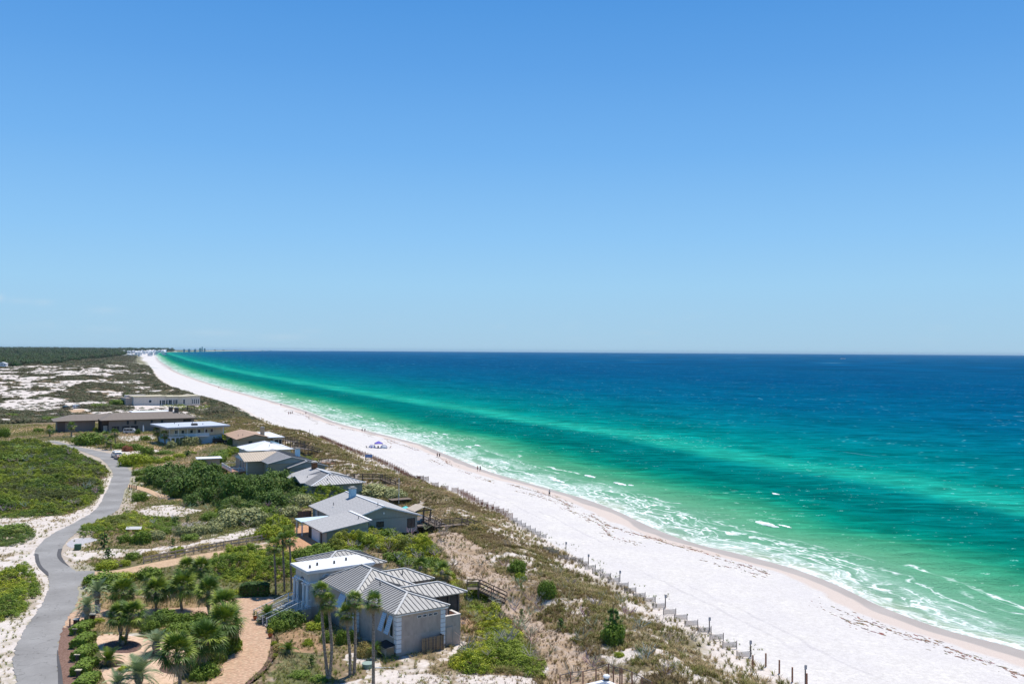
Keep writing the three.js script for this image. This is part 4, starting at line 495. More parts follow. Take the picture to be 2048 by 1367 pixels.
// ------------------------------------------------------------------ house 8: long brown house
{
  const [h, L] = frameOn('long_brown_house', 'very long dark brown house with brown hip roof, stone chimneys and garage doors', [200.6, 840.8], [393.9, 835.2], 9.9, 5), B = (x0, x1, y0, y1, z0, z1) => box(x0, x1, y0, y1, -z1, -z0);
  part(h, 'wall', B(3.2, L - 1, -0.3, 4.9, 1.2, 17), M.brownSiding); part(h, 'entry_wall', B(0.8, 3.2, -0.3, 4.9, 4, 16), M.darkDoor); part(h, 'left_wall', B(-14.4, -1.0, -0.3, 4.5, 9.5, 20), M.brownSiding); part(h, 'left_corner', B(-14.5, -11.8, -0.3, 4.5, 9.3, 9.52), mat(rgb(96, 86, 80), 0.9));
  pitched(h, 'x', 0, L, -19, 0, 4.95, 7.2, 6, 9, M.brownShingle, { th: 0.25 }); pitched(h, 'x', -16, 6, -22, -8, 4.55, 6.6, 7, 0, M.brownShingle, { th: 0.25 });
  slope(h, 'flat_roof', [[13.5, 6.9, -12.2], [30, 6.9, -12.2], [28.6, 7.3, -17.5], [12.4, 7.3, -17.5]], M.membrane, 0.15); for (const [x, z] of [[28.8, 7.6], [27.4, 12.5]]) { chimney(h, x, x + 1.5, z, z + 1.5, 5.8, 8.6, M.woodDark, M.concrete); }
  for (const x of [4.2, 8.0, 11.2]) part(h, 'garage_door', B(x, x + 2.6, 0, 2.4, 1.12, 1.2), M.darkDoor); for (const x of [9.6, 12.4, 18.5, 22.4]) windowOn(h, '+z', -1.2, x, x + 0.8, 3.0, 4.4, M.darkDoor); windowOn(h, '+z', -1.2, 31, 34, 2.6, 4.4, M.dark); part(h, 'entry_panel', B(1.4, 2.9, 0, 2.6, 3.9, 4), M.stuccoPale); part(h, 'entry_slats', B(1.0, 3.1, 3.2, 4.6, 3.8, 4), M.woodDark); part(h, 'awning', B(21.5, 24.5, 2.9, 3.0, 0.2, 1.2), M.white);
  const p = thing('lamp_pillar', 'slim white lamp pillar by the garage of the long brown house', 'lamp', G(286, 864)); part(p, 'shaft', box(-0.2, 0.2, 0, 2.2, -0.2, 0.2), M.white); part(p, 'lantern', new THREE.CylinderGeometry(0.25, 0.18, 0.5, 8).translate(0, 2.45, 0), M.trim);
  const q = thing('beach_pergola', 'flat-topped timber pergola on the dune behind the long brown house', 'pergola', G(388, 822), 0.3); for (const [x, z] of [[-3.4, -2], [3.4, -2], [-3.4, 2], [3.4, 2], [0, 2]]) part(q, 'post', box(x - 0.15, x + 0.15, 0, 3, z - 0.15, z + 0.15), M.woodDark); part(q, 'roof', box(-3.9, 3.9, 3, 3.25, -2.5, 2.5), M.wood); part(q, 'rail', merge([box(-3.4, 3.4, 0.95, 1.05, 2, 2.1), box(-3.4, 3.4, 0.45, 0.52, 2, 2.1)]), M.wood); part(q, 'deck', box(-3.8, 3.8, 0.1, 0.3, -2.4, 2.4), M.greyWood);
}
// ------------------------------------------------------------------ house 9: pale modern house with curved flat roof
{
  const a = onPlane(266.5, 813, 5), h = thing('modern_white_house', 'cream modern house with flat roof, round porthole and tall dark windows on grassy dune', 'house', [a.x, 5, a.z], 0.62), B = (x0, x1, y0, y1, z0, z1) => box(x0, x1, y0, y1, -z1, -z0);
  const segs = [[0, 17.5, 0, 5.3], [17.5, 25, 1.2, 4.9], [25, 33, 2.6, 4.7], [33, 38, 2.2, 4.9]]; for (const [x0, x1, z, y] of segs) { part(h, 'wall', B(x0, x1 - 0.01, -0.5, y, z, z + 13), M.stuccoPale); part(h, 'flat_roof', B(x0 - 0.5, x1 + 0.48, y, y + 0.5, z - 0.5, z + 13.5), M.cream); }
  part(h, 'left_wing', B(-3.5, -0.01, -0.5, 4.9, 3, 14), M.stucco); part(h, 'rear_block', B(-2, 9, 4.8, 6.2, 9, 14), M.stuccoPale);
  const c = part(h, 'porthole', new THREE.CylinderGeometry(0.95, 0.95, 0.14, 24).rotateX(Math.PI / 2).translate(9, 2.8, 0.03), M.trim); part(c, 'pane', new THREE.CylinderGeometry(0.8, 0.8, 0.16, 24).rotateX(Math.PI / 2).translate(9, 2.8, 0.05), M.glass);
  for (const [x, w, z] of [[14.2, 1.0, 0], [15.6, 1.7, 0], [18.2, 0.9, -1.2], [19.5, 2.0, -1.2], [22.2, 0.9, -1.2], [23.3, 1.4, -1.2], [28.2, 1.2, -2.6], [33.3, 0.7, -2.2], [34.4, 0.7, -2.2], [35.5, 0.7, -2.2], [36.6, 0.7, -2.2]]) windowOn(h, '+z', z, x, x + w, 0.6, 3.4, M.trim); windowOn(h, '-x', -3.5, -8, -6.6, 1, 3.4, M.dark);
}
{ const s = thing('garden_shed', 'small shed with white flat roof half hidden by shrubs', 'shed', G(417, 932), 0.4); part(s, 'wall', box(-2.8, 2.8, 0, 2.3, -2, 2), M.tanSiding); part(s, 'roof', box(-3.4, 3.4, 2.3, 2.45, -2.5, 2.5), M.membrane); }
console.log('houses done');
// ------------------------------------------------------------------ vegetation
const leafM = (c, tr = 0.22, r = 0.75) => new THREE.MeshPhysicalMaterial({ color: c, vertexColors: true, roughness: r, side: THREE.DoubleSide, transmission: tr, thickness: 0, specularIntensity: 0.5 });
function quadCloud(n, seed, place, sz) {                             // leaf sprays: two triangles each, folded a little along the middle
  const R = rng(seed), pos = [], nor = [], col = [], idx = [], v = new THREE.Vector3(), d = new THREE.Vector3(), a = new THREE.Vector3(), b = new THREE.Vector3(); let k = 0;
  for (let i = 0; i < n; i++) {
    place(R, v, d); d.x += (R() - 0.5) * 1.3; d.y += (R() - 0.3) * 1.1; d.z += (R() - 0.5) * 1.3; d.normalize(); a.set(R() - 0.5, R() - 0.5, R() - 0.5).cross(d).normalize(); b.copy(d).cross(a); const s = sz * (0.55 + R() * 0.9), w = s * (0.45 + R() * 0.4), t = 0.62 + R() * 0.6, y = (R() - 0.5) * 0.3;
    for (const [p, q, f] of [[-1, 0, 0], [0, -1, 0.22], [1, 0, 0], [0, 1, 0.22]]) { pos.push(v.x + a.x * p * s + b.x * q * w - d.x * f * s, v.y + a.y * p * s + b.y * q * w - d.y * f * s, v.z + a.z * p * s + b.z * q * w - d.z * f * s); nor.push(d.x, d.y, d.z); col.push(t * (1 + y * 0.5), t, t * (1 - y)); }
    idx.push(k, k + 1, k + 3, k + 1, k + 2, k + 3); k += 4;
  }
  const g = new THREE.BufferGeometry(); g.setAttribute('position', new THREE.Float32BufferAttribute(pos, 3)); g.setAttribute('normal', new THREE.Float32BufferAttribute(nor, 3)); g.setAttribute('color', new THREE.Float32BufferAttribute(col, 3)); g.setIndex(idx); return g;
}
function domeGeo(seed, n, flat = 0.75, lobes = 14, sz = 0.1) {       // bushy crown of unit half width: lobes of leaf sprays over a hidden tangle
  const R = rng(seed), L = []; for (let i = 0; i < lobes; i++) { const a = i * 2.4 + R() * 0.8, r = Math.sqrt((i + 0.3) / lobes) * 0.78, q = 0.20 + R() * 0.20; L.push([Math.cos(a) * r, flat * Math.sqrt(Math.max(0, 1 - r * r)) * (0.72 + R() * 0.5) - q * 0.4, Math.sin(a) * r, q]); }
  const leaves = quadCloud(n, seed + 9, (R2, v, d) => { const l = L[Math.floor(R2() * lobes)], z = R2() * 1.7 - 0.7, a = R2() * 6.283, q = Math.sqrt(Math.max(0, 1 - z * z)); d.set(q * Math.cos(a), z, q * Math.sin(a)); v.set(l[0], l[1], l[2]).addScaledVector(d, l[3] * (0.75 + R2() * 0.45)); if (R2() < 0.25) { v.y *= R2(); v.x *= 1.02; v.z *= 1.02; } if (v.y < 0.02) v.y = 0.02 + R2() * 0.1; }, sz);
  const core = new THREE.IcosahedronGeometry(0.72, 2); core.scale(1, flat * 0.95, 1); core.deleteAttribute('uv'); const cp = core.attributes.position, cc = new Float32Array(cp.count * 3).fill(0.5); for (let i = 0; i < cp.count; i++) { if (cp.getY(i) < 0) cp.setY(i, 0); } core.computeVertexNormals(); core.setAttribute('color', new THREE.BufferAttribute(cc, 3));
  return mergeGeometries([leaves.toNonIndexed(), core.index ? core.toNonIndexed() : core]);
}
const DOMES = [1, 2, 3, 4, 5].map(k => domeGeo(100 + k * 31, 2600, [0.62, 0.75, 0.9, 0.7, 0.55][k - 1], 14 + k * 2, 0.058)), PINEG = (() => { const R0 = rng(5); const B = []; for (let i = 0; i < 30; i++) { const h = 0.08 + 0.9 * (i / 30), a = i * 2.4 + R0(), L = (0.20 + 0.34 * (1 - h)) * (0.55 + R0() * 0.75); B.push([h * 1.55, a, L, 0.25 + R0() * 0.5]); } return quadCloud(1500, 45, (R, v, d) => { const b = B[Math.floor(R() * 30)], k = 0.35 + 0.65 * Math.sqrt(R()), q = 0.09; v.set(Math.cos(b[1]) * b[2] * k + (R() - 0.5) * q, b[0] + b[2] * k * b[3] * 1.3 + (R() - 0.3) * q * 2, Math.sin(b[1]) * b[2] * k + (R() - 0.5) * q); d.set(Math.cos(b[1]), 1, Math.sin(b[1])); }, 0.05); })();
const LEAF = [leafM(rgb(118, 142, 44)), leafM(rgb(158, 170, 40)), leafM(rgb(166, 168, 112)), leafM(rgb(96, 128, 50)), leafM(rgb(170, 112, 78)), leafM(rgb(98, 124, 46)), leafM(rgb(176, 158, 92))];
const BARK = mat(rgb(120, 104, 88), 0.95, 0, { map: woodT }), STEM = (() => { const L = [new THREE.CylinderGeometry(0.045, 0.08, 0.5, 6).translate(0, 0.2, 0)]; for (let i = 0; i < 5; i++) { const a = i * 1.3; L.push(beam([0, 0.1, 0], [Math.cos(a) * 0.4, 0.42, Math.sin(a) * 0.4], 0.04, 0.04)); } return merge(L); })();
const MARKS = [[793, 1300, 'by the corner of the stucco house'], [600, 1230, 'by the portico stairs'], [840, 1120, 'behind the stucco house'], [700, 1085, 'below the grey garage'], [560, 1040, 'before the blue carport'], [470, 990, 'in the thicket heart'], [340, 965, 'beside the narrow curving drive'], [560, 960, 'below the balcony house'], [740, 985, 'before the low grey hip house'], [400, 1065, 'along the sandy strip'], [270, 1080, 'near the white notice board'], [230, 1130, 'near the timber pallet'], [220, 1160, 'at the garden end by the lane'], [350, 1255, 'below the row of garden palms'], [440, 1310, 'at the edge of the brick drive'], [220, 1250, 'beside the gate pillars'], [640, 1340, 'below the tall palms'], [1040, 1150, 'in the dune grass'], [1200, 1280, 'in the dunes near the terrace'], [950, 1050, 'by the deck stairs'], [20, 1066, 'on the white sand across the lane'], [60, 985, 'on the low side of the scrub mound'], [120, 935, 'on the high side of the scrub mound'], [40, 905, 'at the crest of the scrub mound'], [270, 920, 'by the parked cars'], [350, 890, 'below the two-storey house'], [450, 890, 'by the tan-roofed house'], [520, 905, 'round the white-roofed house'], [240, 806, 'beside the modern house'], [90, 855, 'on the verge of the long brown house'], [180, 860, 'before the long brown house'], [560, 1300, 'on the lawn by the kerb'], [465, 1185, 'beside the trimmed hedge'], [340, 920, 'along the climbing drive'], [290, 955, 'by the dark bollards']];
const shrubProto = new Map(); let shrubN = 0;
const KINDS = [
  ['scrub_oak', 'shrub', 'rounded green scrub oak', 'scrub oaks among the houses'], ['bright_shrub', 'shrub', 'rounded bright yellow-green shrub', 'bright shrubs among the houses'], ['silvery_shrub', 'shrub', 'spreading silvery shrub', 'silvery shrubs among the houses'], ['young_pine', 'tree', 'small conical dark green young pine', 'young pines in the scrub and dunes'], ['reddish_shrub', 'shrub', 'low reddish flowering shrub', 'reddish shrubs by the drives'], ['oak_tree', 'tree', 'dense green live oak', 'live oaks in the thicket'], ['tan_bush', 'shrub', 'wispy tan and olive bush', 'tan bushes by the stucco house']];
function shrub(px, py, w, h, kind, label) {                          // base pixel, width and height in photo pixels
  const p = G(px, py), m = Math.hypot(p.x, p.z) / FPX, R = rng(900 + shrubN * 7); shrubN++;
  const K = KINDS[kind]; let pr = shrubProto.get(kind + '_' + (shrubN % 5)), r;
  if (!pr) { r = pr = thing(K[0], K[2], K[1], p, R() * 6, K[3]); const tr = kind === 3 ? new THREE.CylinderGeometry(0.02, 0.05, 1.9, 6).translate(0, 0.95, 0) : STEM; part(pr, kind === 3 || kind === 5 ? 'trunk' : 'stem', tr, BARK); part(pr, kind === 3 || kind === 5 ? 'crown' : 'foliage', kind === 3 ? PINEG : DOMES[(shrubN * 3) % 5], LEAF[kind]); shrubProto.set(kind + '_' + (shrubN % 5), pr); r.userData.label = K[2]; }
  else r = dup(pr, p, R() * 6, null, K[2], K[3]);
  const sw = w * m / 2 * 1.08, g = r.children[1].geometry; g.computeBoundingBox(); const sy = h * m / g.boundingBox.max.y * 1.02; if (kind === 3) r.scale.set(w * m / 1.0, sy, w * m / 1.0); else r.scale.set(sw, sy, sw * (0.85 + R() * 0.3)); p.y -= 0.05; r.position.copy(p);
  if (label) { r.userData.label = label; delete r.userData.group; } else { let b = 1e9, nm = ''; for (const [lx, ly, ln] of MARKS) { const q = (lx - px) ** 2 + ((ly - py) * 1.8) ** 2; if (q < b) { b = q; nm = ln; } } r.userData.label = (h * m > 2.2 ? 'taller ' : h * m > 1.2 ? '' : 'low ') + K[2] + ' ' + nm; }
  return r;
}
for (const q of [
  [178, 889, 62, 24, 0, 'broad round dark green bush at the bend of the lane before the long brown house'], [261, 931, 44, 26, 1], [286, 928, 36, 20, 1], [294, 910, 26, 20, 0], [254, 902, 18, 12, 4, 'reddish shrub beside the parked cars'], [270, 900, 30, 13, 0], [240, 897, 25, 12, 0], [306, 922, 26, 12, 0], [222, 895, 16, 9, 1], [335, 921, 24, 10, 1], [358, 915, 22, 9, 1], [318, 926, 22, 10, 1], [375, 912, 16, 12, 3],
  [318, 968, 56, 36, 5], [345, 958, 60, 34, 5], [372, 992, 70, 46, 5], [400, 968, 62, 44, 5], [436, 992, 66, 52, 5], [467, 1002, 60, 56, 5], [508, 976, 60, 26, 5], [525, 994, 66, 46, 5], [552, 976, 60, 40, 5], [575, 954, 56, 26, 5], [544, 1016, 60, 40, 5], [420, 955, 50, 30, 5], [470, 972, 56, 20, 5], [505, 1005, 50, 40, 5], [580, 985, 50, 34, 5], [440, 945, 30, 18, 5], [350, 985, 44, 30, 5], [592, 1008, 40, 26, 5], [410, 1005, 44, 34, 5], [300, 945, 30, 16, 0], [277, 950, 26, 12, 0], [285, 962, 30, 12, 0],
  [598, 1012, 58, 24, 2], [486, 1046, 96, 34, 2], [452, 1052, 60, 26, 2], [578, 1034, 50, 24, 2], [557, 1058, 54, 30, 1], [540, 1076, 60, 28, 1], [572, 1072, 34, 26, 0], [520, 1050, 44, 26, 2], [742, 992, 92, 28, 2], [790, 996, 50, 20, 2], [700, 984, 60, 16, 0], [279, 1001, 32, 18, 0], [391, 1006, 16, 18, 3], [427, 1014, 13, 14, 3], [442, 1026, 26, 12, 1], [365, 1070, 36, 20, 2], [395, 1068, 42, 20, 2], [425, 1064, 40, 22, 2], [249, 1084, 30, 18, 0], [282, 1086, 40, 26, 0], [312, 1078, 32, 18, 2], [208, 1096, 26, 28, 3], [216, 1118, 20, 22, 3], [264, 1118, 30, 16, 0], [355, 1104, 25, 12, 1], [213, 1136, 42, 16, 1], [249, 1130, 24, 12, 1], [345, 1092, 12, 16, 3], [375, 1046, 10, 14, 3], [350, 1050, 20, 16, 3],
  [297, 1156, 46, 22, 0, 'round dark green bush standing alone beside the sandy drive'], [208, 1172, 82, 28, 0], [240, 1160, 60, 18, 1], [180, 1166, 30, 14, 1], [465, 1190, 26, 14, 1], [312, 1250, 42, 24, 5, 'dark spreading bush below the middle garden palm'], [363, 1248, 44, 24, 0], [355, 1266, 64, 24, 0], [300, 1262, 36, 24, 0], [385, 1262, 44, 20, 0], [452, 1302, 60, 44, 0], [430, 1322, 40, 26, 0], [411, 1352, 52, 30, 0], [470, 1298, 30, 26, 1], [395, 1358, 30, 20, 0], [196, 1244, 22, 9, 1], [250, 1340, 28, 10, 1],
  [574, 1250, 70, 36, 5, 'dense dark green bush beside the portico stairs'], [556, 1262, 44, 26, 0], [684, 1286, 30, 30, 0], [644, 1252, 32, 34, 0], [632, 1256, 40, 16, 1], [728, 1312, 34, 30, 6], [655, 1282, 30, 22, 0], [700, 1282, 30, 26, 5], [623, 1334, 15, 26, 3], [600, 1352, 40, 12, 0], [640, 1360, 44, 12, 0], [760, 1305, 24, 26, 6], [615, 1290, 24, 14, 1], [560, 1300, 30, 14, 6], [548, 1290, 14, 10, 1], [550, 1312, 12, 8, 1],
  [1035, 1146, 40, 32, 0, 'green bush in the dune grass, broader of the two together'], [1041, 1161, 24, 18, 1, 'small bright green bush tucked below a broader dune bush'], [1094, 1193, 42, 36, 0, 'lone dark green bush in the dune grass above the oblique sand fences'], [1043, 1240, 15, 24, 3], [1122, 1261, 20, 26, 3], [1228, 1284, 52, 46, 0, 'bright green bushy base beneath the largest dune pine'], [1226, 1278, 40, 62, 3, 'largest dark green pine standing in the dunes'], [1238, 1312, 22, 10, 1], [950, 1062, 34, 18, 6], [893, 1048, 24, 12, 6],
  [20, 1066, 62, 18, 0], [411, 884, 62, 30, 1, 'yellow-green tree hiding the right half of the white two-storey house'], [430, 880, 40, 24, 0], [380, 890, 40, 20, 2], [356, 890, 34, 22, 2], [342, 896, 22, 16, 2], [465, 890, 22, 16, 5], [432, 925, 44, 20, 0], [398, 935, 30, 18, 0], [445, 912, 44, 14, 0], [500, 905, 60, 14, 0], [560, 908, 50, 12, 0], [252, 808, 14, 22, 5], [236, 810, 30, 12, 0], [201, 814, 40, 8, 0], [76, 863, 18, 8, 0], [121, 864, 18, 8, 0], [6, 874, 22, 18, 0], [158, 862, 14, 9, 1], [190, 863, 11, 9, 1], [100, 840, 30, 8, 0], [20, 832, 26, 6, 0], [330, 908, 30, 8, 0], [290, 880, 20, 10, 0], [275, 868, 10, 12, 5],
  [30, 922, 50, 14, 0], [120, 936, 46, 13, 0], [160, 958, 40, 12, 1], [60, 970, 60, 15, 0], [110, 994, 50, 16, 5], [20, 1008, 60, 17, 0], [150, 1010, 44, 14, 0], [90, 1020, 40, 14, 5], [40, 902, 60, 12, 0], [172, 934, 40, 12, 0], [385, 1010, 40, 26, 5], [330, 975, 40, 24, 5], [500, 1030, 50, 30, 5], [530, 1040, 44, 30, 0], [460, 1020, 50, 30, 5], [420, 1040, 40, 18, 0], [600, 990, 40, 22, 5], [620, 1005, 34, 16, 0], [380, 1080, 34, 14, 0], [330, 1068, 30, 14, 0], [410, 1095, 30, 10, 6], [330, 1240, 50, 22, 0], [395, 1245, 44, 22, 0], [270, 1252, 30, 16, 0], [425, 1290, 36, 24, 5], [385, 1340, 36, 22, 5], [230, 1176, 50, 20, 0], [340, 1180, 44, 18, 0], [395, 1184, 44, 18, 0], [300, 1110, 30, 10, 6], [690, 1102, 60, 22, 1], [640, 1112, 60, 26, 0], [600, 1120, 50, 26, 0], [730, 1088, 50, 26, 1], [770, 1082, 56, 28, 0], [800, 1095, 60, 28, 1], [835, 1112, 56, 26, 1], [860, 1140, 50, 28, 0], [790, 1120, 50, 20, 0], [740, 1060, 44, 22, 0], [815, 1130, 44, 18, 0], [895, 1160, 34, 20, 1], [700, 1112, 50, 18, 0], [655, 1098, 30, 14, 1]
]) shrub(...q);

// ---- thickets nobody could count: leaf clumps heaped over an outline
const CLUMP = quadCloud(110, 321, (R, v, d) => { const z = R() * 1.6 - 0.6, a = R() * 6.283, q = Math.sqrt(1 - z * z); d.set(q * Math.cos(a), z, q * Math.sin(a)); v.copy(d).multiplyScalar(0.5 + R() * 0.5); }, 0.145);
const clumpM = leafM(new THREE.Color(1, 1, 1));
const linC = (r, g, b) => rgb(r, g, b);
function segDist(P, x, z) { let b = 1e9; for (let i = 0, j = P.length - 1; i < P.length; j = i++) { const ax = P[j][0], az = P[j][1], dx = P[i][0] - ax, dz = P[i][1] - az, u = clamp(((x - ax) * dx + (z - az) * dz) / (dx * dx + dz * dz)); b = Math.min(b, Math.hypot(x - ax - u * dx, z - az - u * dz)); } return b; }
function thicket(label, pxs, hmax, dens, seed, pal, onG = false) {
  const W = onG ? (() => { const P = pxs.map(q => { const p = G(...q); return [p.x, p.z]; }); const xs = P.map(p => p[0]), zs = P.map(p => p[1]); return { P, x0: Math.min(...xs), x1: Math.max(...xs), z0: Math.min(...zs), z1: Math.max(...zs), has(x, z) { return inPoly(P, x, z); } }; })() : wpoly(pxs);
  const R = rng(seed), ms = [], cs = [], m4 = new THREE.Matrix4(), q = new THREE.Quaternion(), e = new THREE.Euler(), n = Math.floor((W.x1 - W.x0) * (W.z1 - W.z0) * dens);
  for (let i = 0; i < n; i++) {
    const x = lerp(W.x0, W.x1, R()), z = lerp(W.z0, W.z1, R()), wx = x + (fbm(x * 0.3, z * 0.3, 2) - 0.5) * 3, wz = z + (fbm(x * 0.3 + 9, z * 0.3, 2) - 0.5) * 3; if (!W.has(wx, wz)) continue;
    if (blocked(x, z, 0.3)) continue;
    const e0 = segDist(W.P, wx, wz), big = fbm(x * 0.16 + seed, z * 0.16, 3), lump = 0.35 + 1.1 * sst(0.3, 0.72, big) , hc = Math.min(hmax, 0.35 + e0 * 0.7) * lump * (0.75 + 0.5 * R()), r = (0.30 + R() * 0.36) * (0.7 + 0.12 * hmax);
    e.set((R() - 0.5) * 0.8, R() * 6.28, (R() - 0.5) * 0.8); ms.push(m4.clone().compose(new THREE.Vector3(x, heightAt(x, z) + hc - r * 0.55, z), q.setFromEuler(e), new THREE.Vector3(r, r * 0.8, r)));
    const k = fbm(x * 0.17 + 20, z * 0.17 + seed, 3) + (R() - 0.5) * 0.16, c = pal[k < 0.42 ? 0 : k < 0.52 ? 1 : k < 0.62 ? 2 : 3 % pal.length].clone(); c.multiplyScalar(0.8 + R() * 0.4); cs.push(c);
  }
  const s = stuff('scrub_thicket', label, 'scrub', CLUMP, clumpM, ms, cs); return s;
}
const PALM = [linC(98, 122, 42), linC(126, 144, 42), linC(156, 168, 48), linC(112, 122, 58)], PALG = [linC(118, 142, 44), linC(150, 166, 44), linC(174, 182, 50), linC(134, 146, 64)], PALY = [linC(128, 146, 38), linC(160, 170, 38), linC(176, 180, 44), linC(134, 142, 54)], PALD = [linC(92, 118, 50), linC(112, 134, 54), linC(146, 154, 78), linC(118, 128, 74)];
// footprints of buildings and sheets that plants keep clear of
const BLOCK = []; scene.updateMatrixWorld(true);
scene.traverse(o => { if (o.isMesh && /(^|_)(wall|base|block|wing|deck)$/.test(o.name) && o.parent !== scene) { o.geometry.computeBoundingBox(); BLOCK.push([o.parent.matrixWorld.clone().invert(), o.geometry.boundingBox, o.getWorldPosition(new THREE.Vector3())]); } });
const SHEETS = [[[128, 1256], [150, 1222], [200, 1219], [300, 1217], [420, 1212], [440, 1200], [478, 1194], [541, 1193], [548, 1200], [520, 1226], [512, 1240], [533, 1256], [541, 1273], [539, 1298], [527, 1331], [494, 1362], [455, 1395], [395, 1400], [430, 1345], [462, 1310], [476, 1275], [472, 1245], [450, 1233], [420, 1235], [300, 1232], [200, 1233], [165, 1240]], [[196, 1272], [250, 1270], [330, 1285], [385, 1315], [350, 1365], [250, 1400], [204, 1350], [200, 1305]], [[186, 1142], [360, 1113], [490, 1092], [560, 1078], [598, 1050], [622, 1048], [625, 1072], [650, 1094], [610, 1108], [545, 1110], [440, 1116], [300, 1142], [190, 1154]], [[128, 1252], [148, 1256], [150, 1400], [118, 1400], [114, 1295]], [[257, 966], [330, 988], [440, 986], [440, 995], [330, 1000], [255, 976]], [[150, 1143], [189, 1142], [160, 1172]], [[505, 1190], [600, 1190], [600, 1225], [540, 1262], [505, 1240]], [[133, 1090], [178, 1075], [195, 1080], [150, 1096]]].map(wpoly);
const vB = new THREE.Vector3();
function blocked(x, z, pad = 0.2, sheets = true) { for (const [m, b] of BLOCK) { vB.set(x, 5, z).applyMatrix4(m); if (vB.x > b.min.x - pad && vB.x < b.max.x + pad && vB.z > b.min.z - pad && vB.z < b.max.z + pad) return true; } if (sheets) { for (const s of SHEETS) if (s.has(x, z)) return true; const q = stOf(x, z); if (q[1] < 250 && roadDist(x, z) < 0.3) return true; } return false; }
thicket('dense green scrub covering the mound across the lane from the houses', [[-70, 894], [40, 886], [90, 889], [150, 905], [182, 922], [210, 938], [218, 948], [198, 958], [204, 975], [188, 1000], [176, 1012], [148, 1026], [110, 1032], [60, 1036], [-70, 1040]], 1.35, 4.6, 11, PALM, true);
thicket('round patch of bright scrub on the sandy verge of the lane', [[-60, 1148], [55, 1150], [80, 1165], [78, 1190], [58, 1220], [30, 1240], [-60, 1245]], 1.6, 5, 12, PALG);
thicket('low scrub patch on the white sand beside the lane curve', [[-60, 1060], [20, 1054], [55, 1056], [74, 1074], [40, 1090], [-60, 1095]], 0.8, 4, 13, PALD);
thicket('wind-clipped bright green scrub between the stucco house and the dune swale', [[922, 1178], [945, 1172], [972, 1188], [1002, 1212], [1030, 1240], [1056, 1268], [1074, 1300], [1096, 1326], [1108, 1346], [1060, 1340], [1000, 1334], [940, 1344], [880, 1336], [894, 1312], [936, 1288], [950, 1270], [944, 1238], [938, 1212]], 2.4, 9, 14, PALY);
thicket('bright green scrub rising between the stucco house and the grey gable house', [[655, 1100], [700, 1080], [726, 1062], [765, 1052], [805, 1064], [842, 1078], [872, 1100], [905, 1140], [922, 1175], [898, 1172], [850, 1145], [800, 1130], [765, 1112], [700, 1102], [690, 1112], [600, 1112]], 2.0, 6, 15, PALY);
thicket('green scrub between the sandy drive and the trimmed hedge', [[425, 1130], [470, 1112], [540, 1116], [588, 1120], [592, 1152], [540, 1162], [470, 1164], [430, 1156], [400, 1150]], 1.7, 6, 16, PALG);
thicket('low bright green scrub beside the white notice board', [[152, 1066], [175, 1048], [205, 1036], [260, 1026], [330, 1036], [368, 1046], [350, 1060], [300, 1070], [240, 1066], [200, 1078], [160, 1074]], 0.8, 4, 17, PALG);
thicket('dark green undergrowth below the live oaks', [[300, 960], [400, 950], [450, 962], [510, 958], [560, 940], [600, 955], [604, 975], [596, 1000], [606, 1022], [570, 1062], [480, 1062], [440, 1036], [430, 1010], [400, 1000], [340, 990]], 2.0, 1.6, 18, PALD);
thicket('smooth green scrub between the two grey-roofed houses', [[590, 1004], [602, 984], [650, 977], [720, 986], [700, 996], [640, 1006], [610, 1020]], 1.8, 3.5, 19, PALG);
thicket('green scrub round the white-roofed house', [[440, 912], [470, 896], [520, 904], [600, 906], [640, 928], [600, 930], [560, 925], [470, 912], [440, 920]], 1.6, 1.6, 20, PALG);
thicket('green grass and creepers on the dune before the modern house', [[320, 812], [345, 806], [385, 800], [430, 812], [450, 826], [410, 826], [350, 818]], 0.5, 0.7, 21, PALG);
thicket('row of agaves and creepers along the track', [[265, 940], [300, 922], [360, 910], [395, 904], [385, 912], [330, 924], [290, 936]], 0.7, 1.6, 22, PALY);
